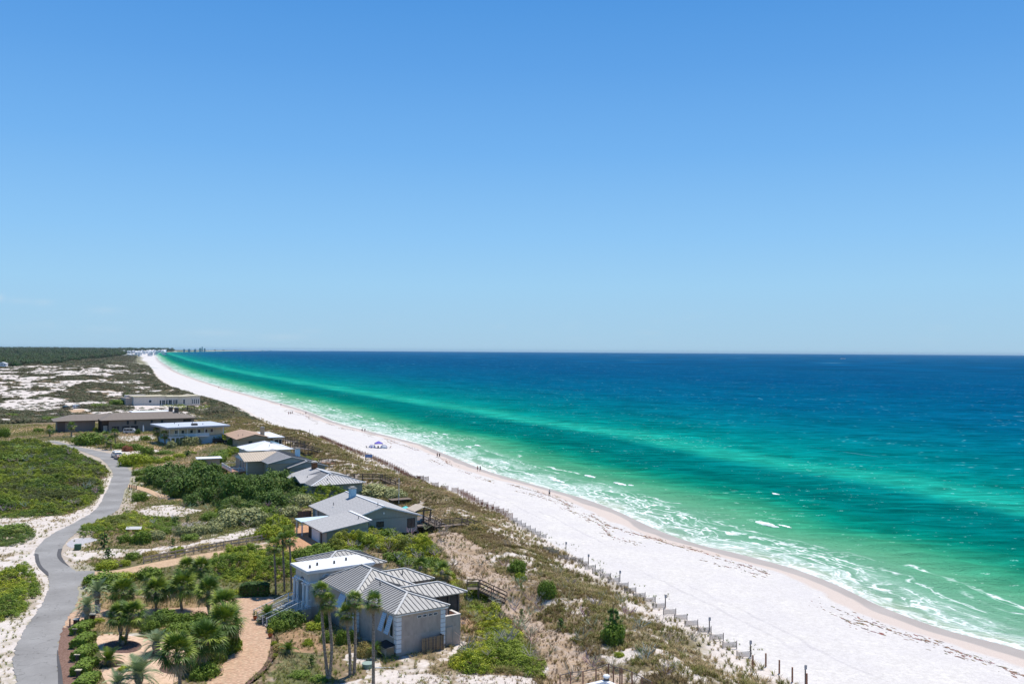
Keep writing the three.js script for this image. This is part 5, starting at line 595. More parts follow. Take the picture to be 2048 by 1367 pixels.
// trimmed hedge and the hedge row
{ const hg = (name, label, p, turn, L, W, H, n, seed, kind) => { const t = thing(name, label, 'hedge', p, turn); part(t, 'foliage', quadCloud(n, seed, (R, v, d) => { const f = R(); if (f < 0.5) { v.set((R() - 0.5) * L, H, (R() - 0.5) * W); d.set(0, 1, 0); } else if (f < 0.8) { const s = R() < 0.5 ? -1 : 1; v.set((R() - 0.5) * L, R() * H, s * W / 2); d.set(0, 0, s); } else { const s = R() < 0.5 ? -1 : 1; v.set(s * L / 2, R() * H, (R() - 0.5) * W); d.set(s, 0, 0); } v.x += (R() - 0.5) * 0.2; v.y += (R() - 0.5) * 0.16; v.z += (R() - 0.5) * 0.2; const e = 1 - 0.12 * Math.pow(Math.abs(2 * v.x / L), 4); v.y *= e; }, 0.13), kind); part(t, 'branches', new RoundedBoxGeometry(L - 0.3, H - 0.15, W - 0.3, 2, 0.15).translate(0, (H - 0.15) / 2, 0), BARK); return t; };
  hg('trimmed_hedge', 'clipped rounded dark green hedge at the head of the brick drive', G(509, 1190), 0.1, 3.6, 1.8, 1.6, 2600, 71, leafM(rgb(70, 100, 36)));
  for (let k = 0; k < 5; k++) { const p = G([164, 166, 168, 169, 172][k], [1262, 1288, 1313, 1341, 1372][k]); hg('clipped_hedge', 'low clipped bright green hedge block between pale posts beside the mulch bed', p, 0.06, 1.6, 3.1, 0.9, 1700, 72 + k, LEAF[0]).userData.group = 'hedge blocks beside the mulch bed'; }
  for (let k = 0; k < 4; k++) { const q = [[150, 1270], [152, 1295], [154, 1323], [156, 1355]][k], t = thing('edging_post', 'short pale-topped dark post between the hedge blocks', 'post', G(...q), 0, 'posts between the hedge blocks'); part(t, 'post_body', box(-0.16, 0.16, 0, 0.75, -0.12, 0.12), M.darkDoor); part(t, 'post_cap', box(-0.3, 0.3, 0.75, 0.83, -0.2, 0.2), M.cream); } }

// ---- palms
const BLADE = (L, w, droop, az, el, base, out) => { // one leaflet strip from base along az (in plane) with droop
  const d = new THREE.Vector3(Math.cos(az), 0, Math.sin(az)), s = new THREE.Vector3(-Math.sin(az), 0, Math.cos(az)), P = k => base.clone().addScaledVector(d, L * k).add(new THREE.Vector3(0, el * L * k - droop * L * k * k, 0)); const a = P(0), b = P(0.55), c = P(1);
  const q = (v, k) => [v.x + s.x * k, v.y, v.z + s.z * k]; out.push(...q(a, -w * 0.3), ...q(a, w * 0.3), ...q(b, w), ...q(a, -w * 0.3), ...q(b, w), ...q(b, -w), ...q(b, -w), ...q(b, w), c.x, c.y, c.z); };
function finish(pos, v0 = 1) { const g = new THREE.BufferGeometry(); g.setAttribute('position', new THREE.Float32BufferAttribute(pos, 3)); const n = pos.length / 3, R = rng(n + 3), col = []; for (let i = 0; i < n; i += 3) { const t = v0 * (0.78 + R() * 0.44); for (let k = 0; k < 3; k++) col.push(t, t, t); } g.setAttribute('color', new THREE.Float32BufferAttribute(col, 3)); g.computeVertexNormals(); return g; }
function fanFrond(droop) { const o = [], b = new THREE.Vector3(); const pet = (x0, x1, y0, y1) => o.push(x0, y0, -0.02, x0, y0, 0.02, x1, y1, 0.012, x0, y0, -0.02, x1, y1, 0.012, x1, y1, -0.012); pet(0, 0.5, 0, 0.06); b.set(0.5, 0.06, 0); for (let i = 0; i < 22; i++) { const a = (i / 21 - 0.5) * 4.0; BLADE(0.50 - 0.16 * Math.abs(i / 21 - 0.5) - 0.06 * (i % 3 === 1), 0.02, droop * (0.6 + 0.8 * ((i * 7 % 5) / 5)), a, 0.12 - 0.15 * Math.abs(Math.sin(a)), b, o); } return finish(o); }
function featherFrond(arch) { const o = [], P = k => new THREE.Vector3(k * (1 - 0.18 * arch * k), 0.55 * k * 0.6 - arch * k * k * 0.75, 0); for (let i = 0; i < 9; i++) { const a = P(i / 9), b = P((i + 1) / 9); o.push(a.x, a.y, -0.015, a.x, a.y, 0.015, b.x, b.y, 0.01); } for (let i = 2; i < 20; i++) { const k = i / 20, p = P(k), L = 0.30 * Math.sin(Math.min(1, k * 1.15) * 2.7 + 0.3) + 0.06; for (const s of [-1, 1]) { const d = [0.55, 0.28 - 0.45 * arch * k, s * 0.78]; o.push(p.x - 0.012, p.y, 0, p.x + 0.03, p.y, 0, p.x + d[0] * L, p.y + d[1] * L, d[2] * L); } } return finish(o); }
const FAN = [fanFrond(0.25), fanFrond(0.5), fanFrond(0.8)], FEA = [featherFrond(0.7), featherFrond(1.1), featherFrond(1.5)];
const FRONDM = [leafM(rgb(86, 112, 42), 0.12, 0.5), leafM(rgb(142, 158, 56), 0.14, 0.5), leafM(rgb(160, 150, 76), 0.2, 0.7), leafM(rgb(174, 150, 108), 0.15, 0.9)], PINDOM = [leafM(rgb(130, 148, 108), 0.2, 0.5), leafM(rgb(156, 168, 124), 0.2, 0.5)];
const trunkT = tex(64, 256, (i, j, c) => { const r = Math.floor(j / 12), n = (NT[(i * 13 + j * 91) & 65535] - 0.5) * 40 + (NT[(r * 57 + (i >> 3)) & 65535] - 0.5) * 50 - (j % 12 < 2 ? 40 : 0); c[0] = 150 + n; c[1] = 134 + n; c[2] = 118 + n; }), TRUNKM = mat(0xffffff, 0.95, 0, { map: trunkT });
function palm(kind, label, basePx, crownPx, R, nF, o = {}) {
  const p = o.at || G(...basePx), m = Math.hypot(p.x, p.z) / FPX, H = Math.max(0.3, riseTo(p, crownPx[1]) - R * 0.05), rnd = rng(Math.floor(basePx[0] * 13 + basePx[1] * 7)), lean = (crownPx[0] - basePx[0]) * m;
  const t = thing(kind === 'fan' ? 'fan_palm' : kind === 'feather' ? 'feather_palm' : 'sago_palm', label, 'palm', p, 0, o.group);
  const cv = new THREE.CatmullRomCurve3([new THREE.Vector3(0, -0.1, 0), new THREE.Vector3(lean * 0.35 + (o.bend || 0), H * 0.4, 0), new THREE.Vector3(lean * 0.75 + (o.bend || 0) * 0.6, H * 0.75, 0), new THREE.Vector3(lean, H, 0)]), tg = new THREE.TubeGeometry(cv, 12, 1, 10, false), tp = tg.attributes.position, tu = tg.attributes.uv, r0 = o.r || 0.17;
  for (let i = 0; i < tp.count; i++) { const k = tu.getX(i), c = cv.getPointAt(clamp(k)), rr = r0 * (k < 0.08 ? 1.35 - k * 4 : 1.0 - 0.12 * k) * (o.boots && k > 0.45 ? 1.5 : 1) * (1 + 0.05 * Math.sin(k * 90)); tp.setXYZ(i, c.x + (tp.getX(i) - c.x) * rr, c.y + (tp.getY(i) - c.y) * rr, c.z + (tp.getZ(i) - c.z) * rr); tu.setXY(i, tu.getY(i), k * H * 0.4); } tg.computeVertexNormals();
  part(t, 'trunk', tg, TRUNKM);
  const bud = new THREE.SphereGeometry(r0 * 1.5, 10, 8); bud.scale(1, 1.4, 1); bud.translate(lean, H, 0); const cr = part(t, 'crown', bud, TRUNKM);
  for (let i = 0; i < nF; i++) {
    const k = (i + 0.5) / nF, el = kind === 'sago' ? lerp(1.2, 0.05, k) : kind === 'feather' ? lerp(1.25, 0.0, Math.pow(k, 0.8)) : lerp(1.35, o.low ?? -0.75, Math.pow(k, 0.85)), az = i * 2.399 + rnd() * 0.5, v = k < 0.35 ? 0 : k < 0.75 ? 1 : 2, old = kind === 'fan' && k > (o.dry ?? 0.86);
    const f = new THREE.Mesh(kind === 'fan' ? FAN[v] : FEA[v], kind === 'fan' ? (old ? FRONDM[rnd() < 0.5 ? 2 : 3] : FRONDM[rnd() < 0.55 ? 0 : 1]) : kind === 'sago' ? FRONDM[rnd() < 0.8 ? 0 : 1] : PINDOM[rnd() < 0.6 ? 0 : 1]); f.name = 'frond'; f.castShadow = f.receiveShadow = true; f.position.set(lean, H + r0 * (1.2 - 1.6 * k), 0); f.rotation.set(0, az, el, 'YXZ'); f.scale.setScalar(R * (0.82 + rnd() * 0.36)); cr.add(f);
  }
  return t;
}
const gpal = 'fan palms in the garden court';
for (const [b, c, R, n, l] of [[[312, 1222], [311, 1184], 2.4, 34, 'fan palm standing behind the brick path, left of three in a row'], [[364, 1222], [363, 1174], 2.5, 34, 'fan palm standing behind the brick path, middle of three in a row'], [[420, 1234], [416, 1184], 2.4, 34, 'fan palm standing behind the brick path, right of three in a row'], [[239, 1286], [236, 1232], 2.1, 30, 'fan palm with straight trunk in the round bed, left of the twin pair'], [[250, 1286], [262, 1230], 2.3, 32, 'fan palm with leaning trunk in the round bed, right of the twin pair'], [[449, 1306], [449, 1246], 2.7, 38, 'tall full fan palm at the edge of the brick drive'], [[411, 1338], [411, 1282], 2.6, 36, 'fan palm between the sand court and the brick drive'], [[359, 1384], [353, 1308], 2.6, 36, 'fan palm at the foot of the sand court with spreading crown'], [[446, 1262], [447, 1212], 2.3, 32, 'yellowing fan palm behind the tall full one at the brick drive'], [[241, 1222], [244, 1184], 2.4, 32, 'bushy fan palm at the corner of the garden by the lane'], [[376, 1170], [373, 1138], 2.2, 30, 'fan palm in the back row by the sandy drive, left one'], [[402, 1172], [401, 1138], 2.2, 30, 'fan palm in the back row by the sandy drive, right one'], [[300, 1172], [298, 1160], 1.0, 16, 'small fan palmetto by the round bush at the sandy drive']]) palm('fan', l, b, c, R * (0.84 + 0.14 * ((b[0] * 7 % 11) / 11)), n + 14, { r: 0.18, bend: ((b[0] * 13) % 7 - 3) * 0.05, boots: true, low: -0.55 });
for (const [b, c, R, n, l] of [[[194, 1224], [193, 1188], 2.1, 26, 'blue-green feather palm with curved fronds behind the brick pillar'], [[172, 1248], [173, 1216], 1.9, 26, 'thick-trunked feather palm between the brick pillars'], [[315, 1308], [312, 1290], 2.0, 28, 'drooping pale feather palm in its own mulch bed'], [[277, 1380], [277, 1353], 2.7, 28, 'large arching feather palm at the near end of the sand court'], [[236, 1392], [234, 1372], 2.0, 22, 'feather palm with only its crown top showing beside the sand court']]) palm('feather', l, b, c, R, n, { r: 0.3 });
for (const [b, c, R, n, l] of [[[216, 1330], [216, 1324], 1.8, 34, 'blue-green sago in the small round mulch bed'], [[534, 1244], [534, 1232], 1.6, 34, 'sago planted between the two stair flights'], [[576, 1308], [576, 1302], 1.3, 30, 'spiky sago on the lawn beside the curving kerb'], [[245, 1290], [245, 1288], 0.9, 22, 'low sago at the foot of the twin palms'], [[312, 1246], [312, 1240], 1.3, 26, 'dark sago beside the brick path'], [[750, 1316], [750, 1302], 1.2, 24, 'small sago by the wall of the stucco house']]) palm('sago', l, b, c, R, n, { r: 0.16 });
palm('fan', 'young fan palm rising from the sand court', [267, 1350], [274, 1331], 1.1, 14, { r: 0.1, low: 0 });
for (const [b, c, l, bend] of [[[656, 1360], [641, 1184], 'tall palm with leaning trunk, tallest crown beside the stucco house', -0.15], [[658, 1361], [654.5, 1206], 'tall palm sharing its base with a leaning taller palm', 0.3], [[700, 1350], [691, 1229], 'tall palm with the lowest crown of the slender group by the stucco house', 0.1], [[708, 1348], [708, 1203], 'tall straight palm before the white quoined corner of the stucco house', 0.1], [[746.5, 1374], [745, 1206], 'tall straight palm standing apart below the blue shutters', 0]]) palm('fan', l, b, c, 1.22, 36, { r: 0.16, bend, low: -0.9, dry: 0.72 });
for (const [b, c, l] of [[[551.5, 1188], [547, 1092], 'tall palm by the trimmed hedge, left of three'], [[569, 1183], [564, 1082], 'tall palm by the trimmed hedge, middle of three'], [[583, 1184], [578, 1078], 'tall palm by the trimmed hedge, right of three']]) palm('fan', l, b, c, 1.45, 30, { r: 0.14, low: -0.8, dry: 0.8 });
for (const [b, c, l] of [[[841, 1152], [841, 1136], 'short palm with dry skirt behind the stucco house'], [[884, 1164], [884, 1145], 'short palm with brown trunk at the seaward end of the stucco house']]) palm('fan', l, b, c, 2.0, 30, { r: 0.24, low: -1.1, dry: 0.5 });
for (const [b, c, l] of [[[214.6, 895], [211, 872], 'palm at the lane bend, left of the pair'], [[230, 892], [228.5, 867], 'palm at the lane bend, right of the pair'], [[317, 884], [313, 863], 'palm before the long brown house beside the white balcony, taller one'], [[330, 890], [328, 870], 'palm before the long brown house beside the white balcony, fuller one'], [[142, 874], [142, 853], 'thin yellowish palm at the end of the long brown house'], [[99, 874], [99, 860], 'small dark palm on the verge before the long brown house'], [[222, 899], [220, 882], 'short palm between the pair at the lane bend']]) palm('fan', l, b, c, 2.1, 28, { r: 0.26, low: -0.8 });

// ---- dune grass, beach plants, litter
{
  const R = rng(4242), pos = []; for (let i = 0; i < 9; i++) { const a = i * 0.7 + R(), ln = 0.25 + R() * 0.45, w = 0.035, h = 0.65 + R() * 0.4, cx = Math.cos(a), cz = Math.sin(a); const b = [cx * 0.08, 0, cz * 0.08], m = [cx * (0.08 + ln * 0.4), h * 0.65, cz * (0.08 + ln * 0.4)], t = [cx * (0.1 + ln), h, cz * (0.1 + ln)]; pos.push(b[0] - cz * w, 0, b[2] + cx * w, b[0] + cz * w, 0, b[2] - cx * w, m[0] + cz * w, m[1], m[2] - cx * w, b[0] - cz * w, 0, b[2] + cx * w, m[0] + cz * w, m[1], m[2] - cx * w, m[0] - cz * w, m[1], m[2] + cx * w, m[0] - cz * w, m[1], m[2] + cx * w, m[0] + cz * w, m[1], m[2] - cx * w, ...t); }
  const tuft = finish(pos), grassM = leafM(new THREE.Color(1, 1, 1), 0.15, 0.85), m4 = new THREE.Matrix4(), q = new THREE.Quaternion(), e = new THREE.Euler(), out = [0, 0, 0];
  const sow = (label, t0, t1, d0, d1, n, seed, sc, pal, pFn) => { const R = rng(seed), ms = [], cs = []; for (let i = 0; i < n; i++) { const t = lerp(t0, t1, R()), d = lerp(d0, d1, R()), sa = toeS(t) - d, [x, z] = xzOf(sa, t); groundColor(x, z, sa, t, shoreC(t), toeS(t), out); const dark = (205 - (out[0] + out[1] + out[2]) / 3) / 90; if (R() > pFn(dark, d, t, x, z)) continue; if (d > 30 && blocked(x, z, 0.1)) continue; const s = sc * (0.5 + R() * 0.9); e.set((R() - 0.5) * 0.5, R() * 6.28, (R() - 0.5) * 0.5); ms.push(m4.clone().compose(new THREE.Vector3(x, heightST(sa, t, x, z) - 0.03, z), q.setFromEuler(e), new THREE.Vector3(s * 1.2, s, s * 1.2))); const k = fbm(x * 0.12 + 5, z * 0.12, 3) + (R() - 0.5) * 0.35, c = pal[k < 0.38 ? 0 : k < 0.5 ? 1 : k < 0.62 ? 2 : 3].clone(); cs.push(c.multiplyScalar(0.75 + R() * 0.5)); } stuff('dune_grass', label, 'grass', tuft, grassM, ms, cs); };
  const PD = [linC(146, 126, 88), linC(148, 136, 80), linC(122, 124, 60), linC(182, 160, 120)], PG = [linC(146, 144, 74), linC(126, 136, 58), linC(164, 150, 96), linC(180, 164, 120)];
  sow('olive and brown sea oats covering the near dune ridge', -75, 110, 0.5, 33, 76000, 51, 0.55, PD, (k, d, t, x, z) => SWALE.has(x, z) ? 0.05 : clamp(0.02 + k * 0.85) * (0.25 + 0.9 * sst(0.38, 0.56, fbm(x * 0.35, z * 0.35, 2))));
  sow('olive and brown sea oats covering the dunes beside the grey houses', 110, 380, -1, 34, 60000, 52, 0.65, PD, (k, d, t, x, z) => clamp(0.02 + k * 0.85) * (0.25 + 0.9 * sst(0.38, 0.56, fbm(x * 0.35, z * 0.35, 2))));
  sow('mixed wild grass between the houses and the lane', -60, 110, 33, 110, 60000, 53, 0.38, PG, k => clamp(0.04 + k * 0.9));
  sow('mixed wild grass along the far bends of the lane', 110, 330, 34, 130, 50000, 54, 0.5, PG, k => clamp(0.04 + k * 0.8));
  sow('scattered sea oats and creepers at the toe of the dune', -60, 320, -4, 2, 4200, 55, 0.3, [linC(120, 128, 60), linC(134, 132, 76), linC(108, 124, 50), linC(150, 136, 96)], (k, d, t, x, z) => (0.03 + 0.10 * (d + 4)) * sst(0.45, 0.6, fbm(x * 0.3, z * 0.3, 2)) * 2);
  sow('brown litter and stubble in the sandy swale', -70, 80, 14, 44, 16000, 56, 0.26, [linC(150, 128, 100), linC(128, 110, 84), linC(170, 150, 122), linC(116, 108, 66)], (k, d, t, x, z) => SWALE.has(x, z) || SAND[4].has(x, z) ? 0.85 : 0.05);
  // brush on the far dunes, forest beyond
  const far = []; const fc = []; const Rf = rng(61); const PF = [linC(86, 92, 50), linC(108, 100, 66), linC(70, 86, 44), linC(96, 86, 62)];
  for (let i = 0; i < 60000 && far.length < 26000; i++) { const t = 340 + 1500 * Math.pow(Rf(), 1.3), d = 4 + Rf() * lerp(170, 420, (t - 340) / 1500), sa = toeS(t) - d, [x, z] = xzOf(sa, t); groundColor(x, z, sa, t, shoreC(t), toeS(t), out); const dark = (205 - (out[0] + out[1] + out[2]) / 3) / 100; if (Rf() > dark * 0.9 + 0.01) continue; if (t < 560 && blocked(x, z, 0.5)) continue; const gr = out[1] > out[0] - 6, s = (gr ? 1.0 + Rf() * 1.3 : 0.7 + Rf() * 0.6) * (1 + t / 2500); far.push(m4.clone().compose(new THREE.Vector3(x, heightST(sa, t, x, z) + s * 0.1, z), q.setFromEuler(e.set(0, Rf() * 6.28, 0)), new THREE.Vector3(s * 1.5, s * 0.62, s * 1.5))); fc.push(PF[Math.floor(Rf() * 2) + (gr ? (Rf() < 0.8 ? 0 : 2) : 1) & 3].clone().multiplyScalar(0.7 + Rf() * 0.5)); }
  for (let i = 0; i < 9000; i++) { const t = 1700 + 2600 * Math.pow(Rf(), 1.4), d = 24 + Rf() * 230, sa = toeS(t) - d, [x, z] = xzOf(sa, t); if (Rf() > 0.25 + 0.75 * sst(0.4, 0.6, fbm(x * 0.01, z * 0.01, 3))) continue; const s = 2.2 + Rf() * 3; far.push(m4.clone().compose(new THREE.Vector3(x, heightST(sa, t, x, z) + s * 0.1, z), q.setFromEuler(e.set(0, Rf() * 6.28, 0)), new THREE.Vector3(s * 1.8, s * 0.6, s * 1.8))); fc.push(PF[Math.floor(Rf() * 4)].clone().multiplyScalar(0.7 + Rf() * 0.5)); }
  stuff('dune_brush', 'low brush dotted over the far dunes', 'brush', CLUMP, clumpM, far, fc);
  const fo = [], foc = [], Rt = rng(62);
  for (let i = 0; i < 52000; i++) { const t = 700 + 11000 * Math.pow(Rt(), 1.7), dmin = lerp(lerp(280, 150, sst(700, 2200, t)), 55, sst(2200, 4200, t)) + 40 * fbm(t * 0.01, 2, 2), d = dmin + Math.pow(Rt(), 1.2) * lerp(250, 1700, sst(700, 5000, t)), sa = toeS(t) - d, [x, z] = xzOf(sa, t); if (Rt() > sst(0.38, 0.5, fbm(x * 0.008, z * 0.008, 3) + 0.12 * sst(1400, 2600, t))) continue; const s = (2.4 + Rt() * 2.4) * (1 + t / 3600); fo.push(m4.clone().compose(new THREE.Vector3(x, heightST(sa, t, x, z) + s * (0.5 + sst(1500, 5000, t) * 1.1 * Rt()), z), q.setFromEuler(e.set(0, Rt() * 6.28, 0)), new THREE.Vector3(s * 1.2, s * 0.9, s * 1.2))); foc.push(linC(50 + Rt() * 26, 72 + Rt() * 26, 36 + Rt() * 16)); }
  stuff('coastal_forest', 'dark coastal pine forest reaching the horizon', 'forest', CLUMP, clumpM, fo, foc);
}
console.log('plants done', shrubN);
// ------------------------------------------------------------------ sand fences along the toe of the dune
{
  const slatGeo = (L, H, seed) => { const R = rng(seed), l = []; for (let k = 0; k < 19; k++) { const x = (k + 0.5) / 19 * L; l.push(box(x - 0.024, x + 0.024, 0.02 + R() * 0.05, H - R() * 0.1, -0.008, 0.008)); } for (const y of [0.25, 0.6, 0.92]) l.push(box(0, L, y * H - 0.006, y * H + 0.006, -0.012, 0.012)); return merge(l); };
  const proto = (name, label, group, m, pm, L, H, seed) => { const t = thing(name, label, 'fence', [0, 0, 0], 0, group); part(t, 'post', box(-0.035, 0.035, -0.3, H + 0.1, -0.035, 0.035), pm); part(t, 'post', box(L - 0.035, L + 0.035, -0.3, H + 0.1, -0.035, 0.035), pm); const s = part(t, 'slats', slatGeo(L, H, seed), m); s.userData.kind = 'stuff'; return t; };
  const A = proto('sand_fence', 'slanting reddish slatted sand fence panel at the toe of the far dune', 'reddish sand fence panels at the dune toe', M.redWood, M.redWood, 1.7, 1.25, 3), B = proto('sand_fence', 'slanting grey slatted sand fence panel on the white sand of the near beach', 'grey sand fence panels on the near beach', mat(rgb(160, 152, 146), 0.95), M.greyWood, 1.75, 0.78, 4);
  let a0 = false, b0 = false; const put = (pr, p, turn, first) => first ? (pr.position.copy(p), pr.rotation.y = turn, pr) : dup(pr, p, turn, null);
  const pts = [[637, 876], [690, 899], [740, 918], [796, 946], [850, 967], [900, 984], [945, 1006], [991, 1027], [1040, 1056], [1085, 1082]].map(q => G(...q)), cv = new THREE.CatmullRomCurve3(pts), Lc = cv.getLength(), n = Math.floor(Lc / 3.0);
  for (let k = 0; k < n; k++) { const p = cv.getPointAt(k / n); p.y = heightAt(p.x, p.z); if (k < n * 0.90) { put(A, p, 0.15 + (k * 37 % 7) * 0.03, !a0); a0 = true; } else { put(B, p, 0.1, !b0); b0 = true; } }
  for (const [x, y] of [[1087, 1101], [1098, 1108], [1116, 1118], [1130, 1122], [1146, 1124], [1156, 1131], [1170, 1139], [1185, 1147], [1200, 1156], [1216, 1165], [1234, 1175], [1249, 1185], [1267, 1196], [1287, 1205], [1306, 1217], [1327, 1229], [1349, 1240], [1370, 1252], [1396, 1266], [1420, 1280], [1446, 1296], [1474, 1315]]) put(B, G(x, y), 0.12, false);
  for (const [x, y, h, l] of [[1506, 1336, 1.5, 0], [1532, 1332, 1.5, 0], [1559, 1346, 1.5, 0], [1585, 1363, 1.6, 0], [1614, 1376, 1.6, 0]]) { const t = thing('beach_post', 'bare brown timber post in a row beyond the last sand fence', 'post', G(x, y), 0, 'bare posts on the near beach'); part(t, 'shaft', new THREE.CylinderGeometry(0.09, 0.1, h + 0.3, 10).translate(0, h / 2 - 0.15, 0), M.redWood); }
  for (const [x, y, h] of [[1132, 1102, 1.7], [1177, 1128, 1.7], [1240, 1162, 1.7], [1331, 1214, 1.8], [1419, 1263, 1.9], [1501, 1312, 1.9], [1611, 1372, 2.3]]) { const t = thing('beach_notice', 'small grey notice plate on a thin post at the edge of the dune', 'sign', G(x, y), 0.3, 'notice posts along the dune edge'); part(t, 'post', box(-0.05, 0.05, -0.2, h, -0.05, 0.05), M.greyWood); part(t, 'plate', box(-0.16, 0.16, h - 0.45, h, 0.05, 0.08), mat(rgb(150, 150, 154), 0.6)); }
  const s = thing('blue_beach_sign', 'blue notice board on two posts standing among the reddish sand fences', 'sign', G(737, 925), 0.2); for (const x of [-0.9, 0.9]) part(s, 'post', box(x - 0.07, x + 0.07, -0.2, 2.7, -0.05, 0.05), M.greyWood); part(s, 'board', box(-1.15, 1.15, 1.7, 2.6, 0.05, 0.1), mat(rgb(90, 120, 168), 0.6));
  for (const [x, y, h] of [[619, 875, 3.2], [600, 868, 2]]) { const t = thing('timber_pole', 'thin bare timber pole on the beach beyond the end of the sand fence', 'pole', G(x, y), 0, 'bare poles beyond the sand fence'); part(t, 'shaft', new THREE.CylinderGeometry(0.08, 0.1, h, 8).translate(0, h / 2, 0), M.wood); }
  const f = thing('flag_pole', 'tall thin white pole on the dune behind the grey gable house', 'pole', G(797.5, 1008), 0); part(f, 'shaft', new THREE.CylinderGeometry(0.05, 0.08, 5.6, 10).translate(0, 2.8, 0), M.white); part(f, 'cap', new THREE.SphereGeometry(0.1, 10, 8).translate(0, 5.65, 0), M.white);
  const w = thing('dune_platform', 'low weathered timber platform on the dune behind the grey gable house', 'platform', G(800, 1003), 0.5); part(w, 'deck', box(-2.4, 2.4, 0.5, 0.65, -1.2, 1.2), M.wood); for (const [x, z] of [[-2.2, 1], [2.2, 1], [-2.2, -1], [2.2, -1]]) part(w, 'leg', box(x - 0.08, x + 0.08, -0.3, 0.5, z - 0.08, z + 0.08), M.woodDark);
}
// ------------------------------------------------------------------ boardwalks: decks on posts with rails, some ending in stairs
function boardwalk(label, P, width, stairs, m = M.wood, md = M.woodDark) {
  const t = thing('boardwalk', label, 'boardwalk', [P[0].x, 0, P[0].z]); const o = P[0];
  for (let i = 0; i + 1 < P.length; i++) {
    const a = P[i].clone().sub(new THREE.Vector3(o.x, 0, o.z)), b = P[i + 1].clone().sub(new THREE.Vector3(o.x, 0, o.z)), d = b.clone().sub(a), L = Math.hypot(d.x, d.z), n = new THREE.Vector3(-d.z / L, 0, d.x / L).multiplyScalar(width / 2), st = stairs.includes(i);
    if (st) { const k = Math.max(4, Math.round(L / 0.32)); for (let j = 0; j < k; j++) { const c = a.clone().lerp(b, (j + 0.5) / k); part(t, 'tread', beam(c.clone().add(n).toArray(), c.clone().sub(n).toArray(), L / k * 0.9, 0.05), m); } for (const s of [1, -1]) part(t, 'stringer', beam(a.clone().addScaledVector(n, s).add(new THREE.Vector3(0, -0.12, 0)).toArray(), b.clone().addScaledVector(n, s).add(new THREE.Vector3(0, -0.12, 0)).toArray(), 0.06, 0.25), md); }
    else { const k = Math.round(L / 0.45); for (let j = 0; j < k; j++) { const c = a.clone().lerp(b, (j + 0.5) / k); part(t, 'plank', beam(c.clone().add(n).toArray(), c.clone().sub(n).toArray(), L / k - 0.03, 0.05), (j * 7) % 3 ? m : M.greyWood); } }
    const np = Math.max(1, Math.round(L / 2.2));
    for (const s of [1, -1]) { for (let j = 0; j <= np; j++) { const c = a.clone().lerp(b, j / np).addScaledVector(n, s), gy = heightAt(c.x + o.x, c.z + o.z); if (c.y + 1.05 > gy) part(t, 'post', box(c.x - 0.06, c.x + 0.06, Math.min(gy - 0.2, c.y - 0.3), c.y + 1.05, c.z - 0.06, c.z + 0.06), md); } for (const y of [0.5, 1.02]) part(t, 'rail', beam(a.clone().addScaledVector(n, s).add(new THREE.Vector3(0, y, 0)).toArray(), b.clone().addScaledVector(n, s).add(new THREE.Vector3(0, y, 0)).toArray(), 0.06, 0.12), md); }
  }
  return t;
}
const at = (px, py, y) => onPlane(px, py, y), gr = (px, py, up = 0) => { const p = G(px, py); p.y += up; return p; };
boardwalk('grey timber boardwalk and stairs leading down from the deck of the grey gable house', [at(852, 1040, 6.3), at(876, 1052, 5.9), at(929, 1047, 5.9), gr(958, 1060, 0.1)], 1.4, [2]);
boardwalk('short timber boardwalk with stairs into the swale beside the stucco house', [at(934, 1176, 5.9), at(958, 1176, 5.9), gr(1012, 1203, 0.1)], 1.3, [1]);
boardwalk('dark timber boardwalk crossing the dune from the low grey hip house', [at(692, 956, 6.4), at(725, 956, 6.4), at(765, 957, 6.2), gr(796, 972, 0.2)], 1.5, [2], M.wood, M.woodDark);
boardwalk('timber boardwalk crossing the dune from the white-roofed house', [at(586, 893, 6.6), at(620, 899, 6.6), gr(642, 905, 0.2)], 1.6, [1], M.greyWood, M.woodDark);
boardwalk('timber boardwalk crossing the dune from the tan-roofed house', [at(556, 876, 6.6), at(590, 884, 6.4), gr(612, 890, 0.2)], 1.6, [1], M.greyWood, M.woodDark);
boardwalk('dark boardwalk on the dune behind the balcony house', [at(640, 924, 6.0), at(668, 926, 5.8)], 1.8, [], M.redWood, M.woodDark);
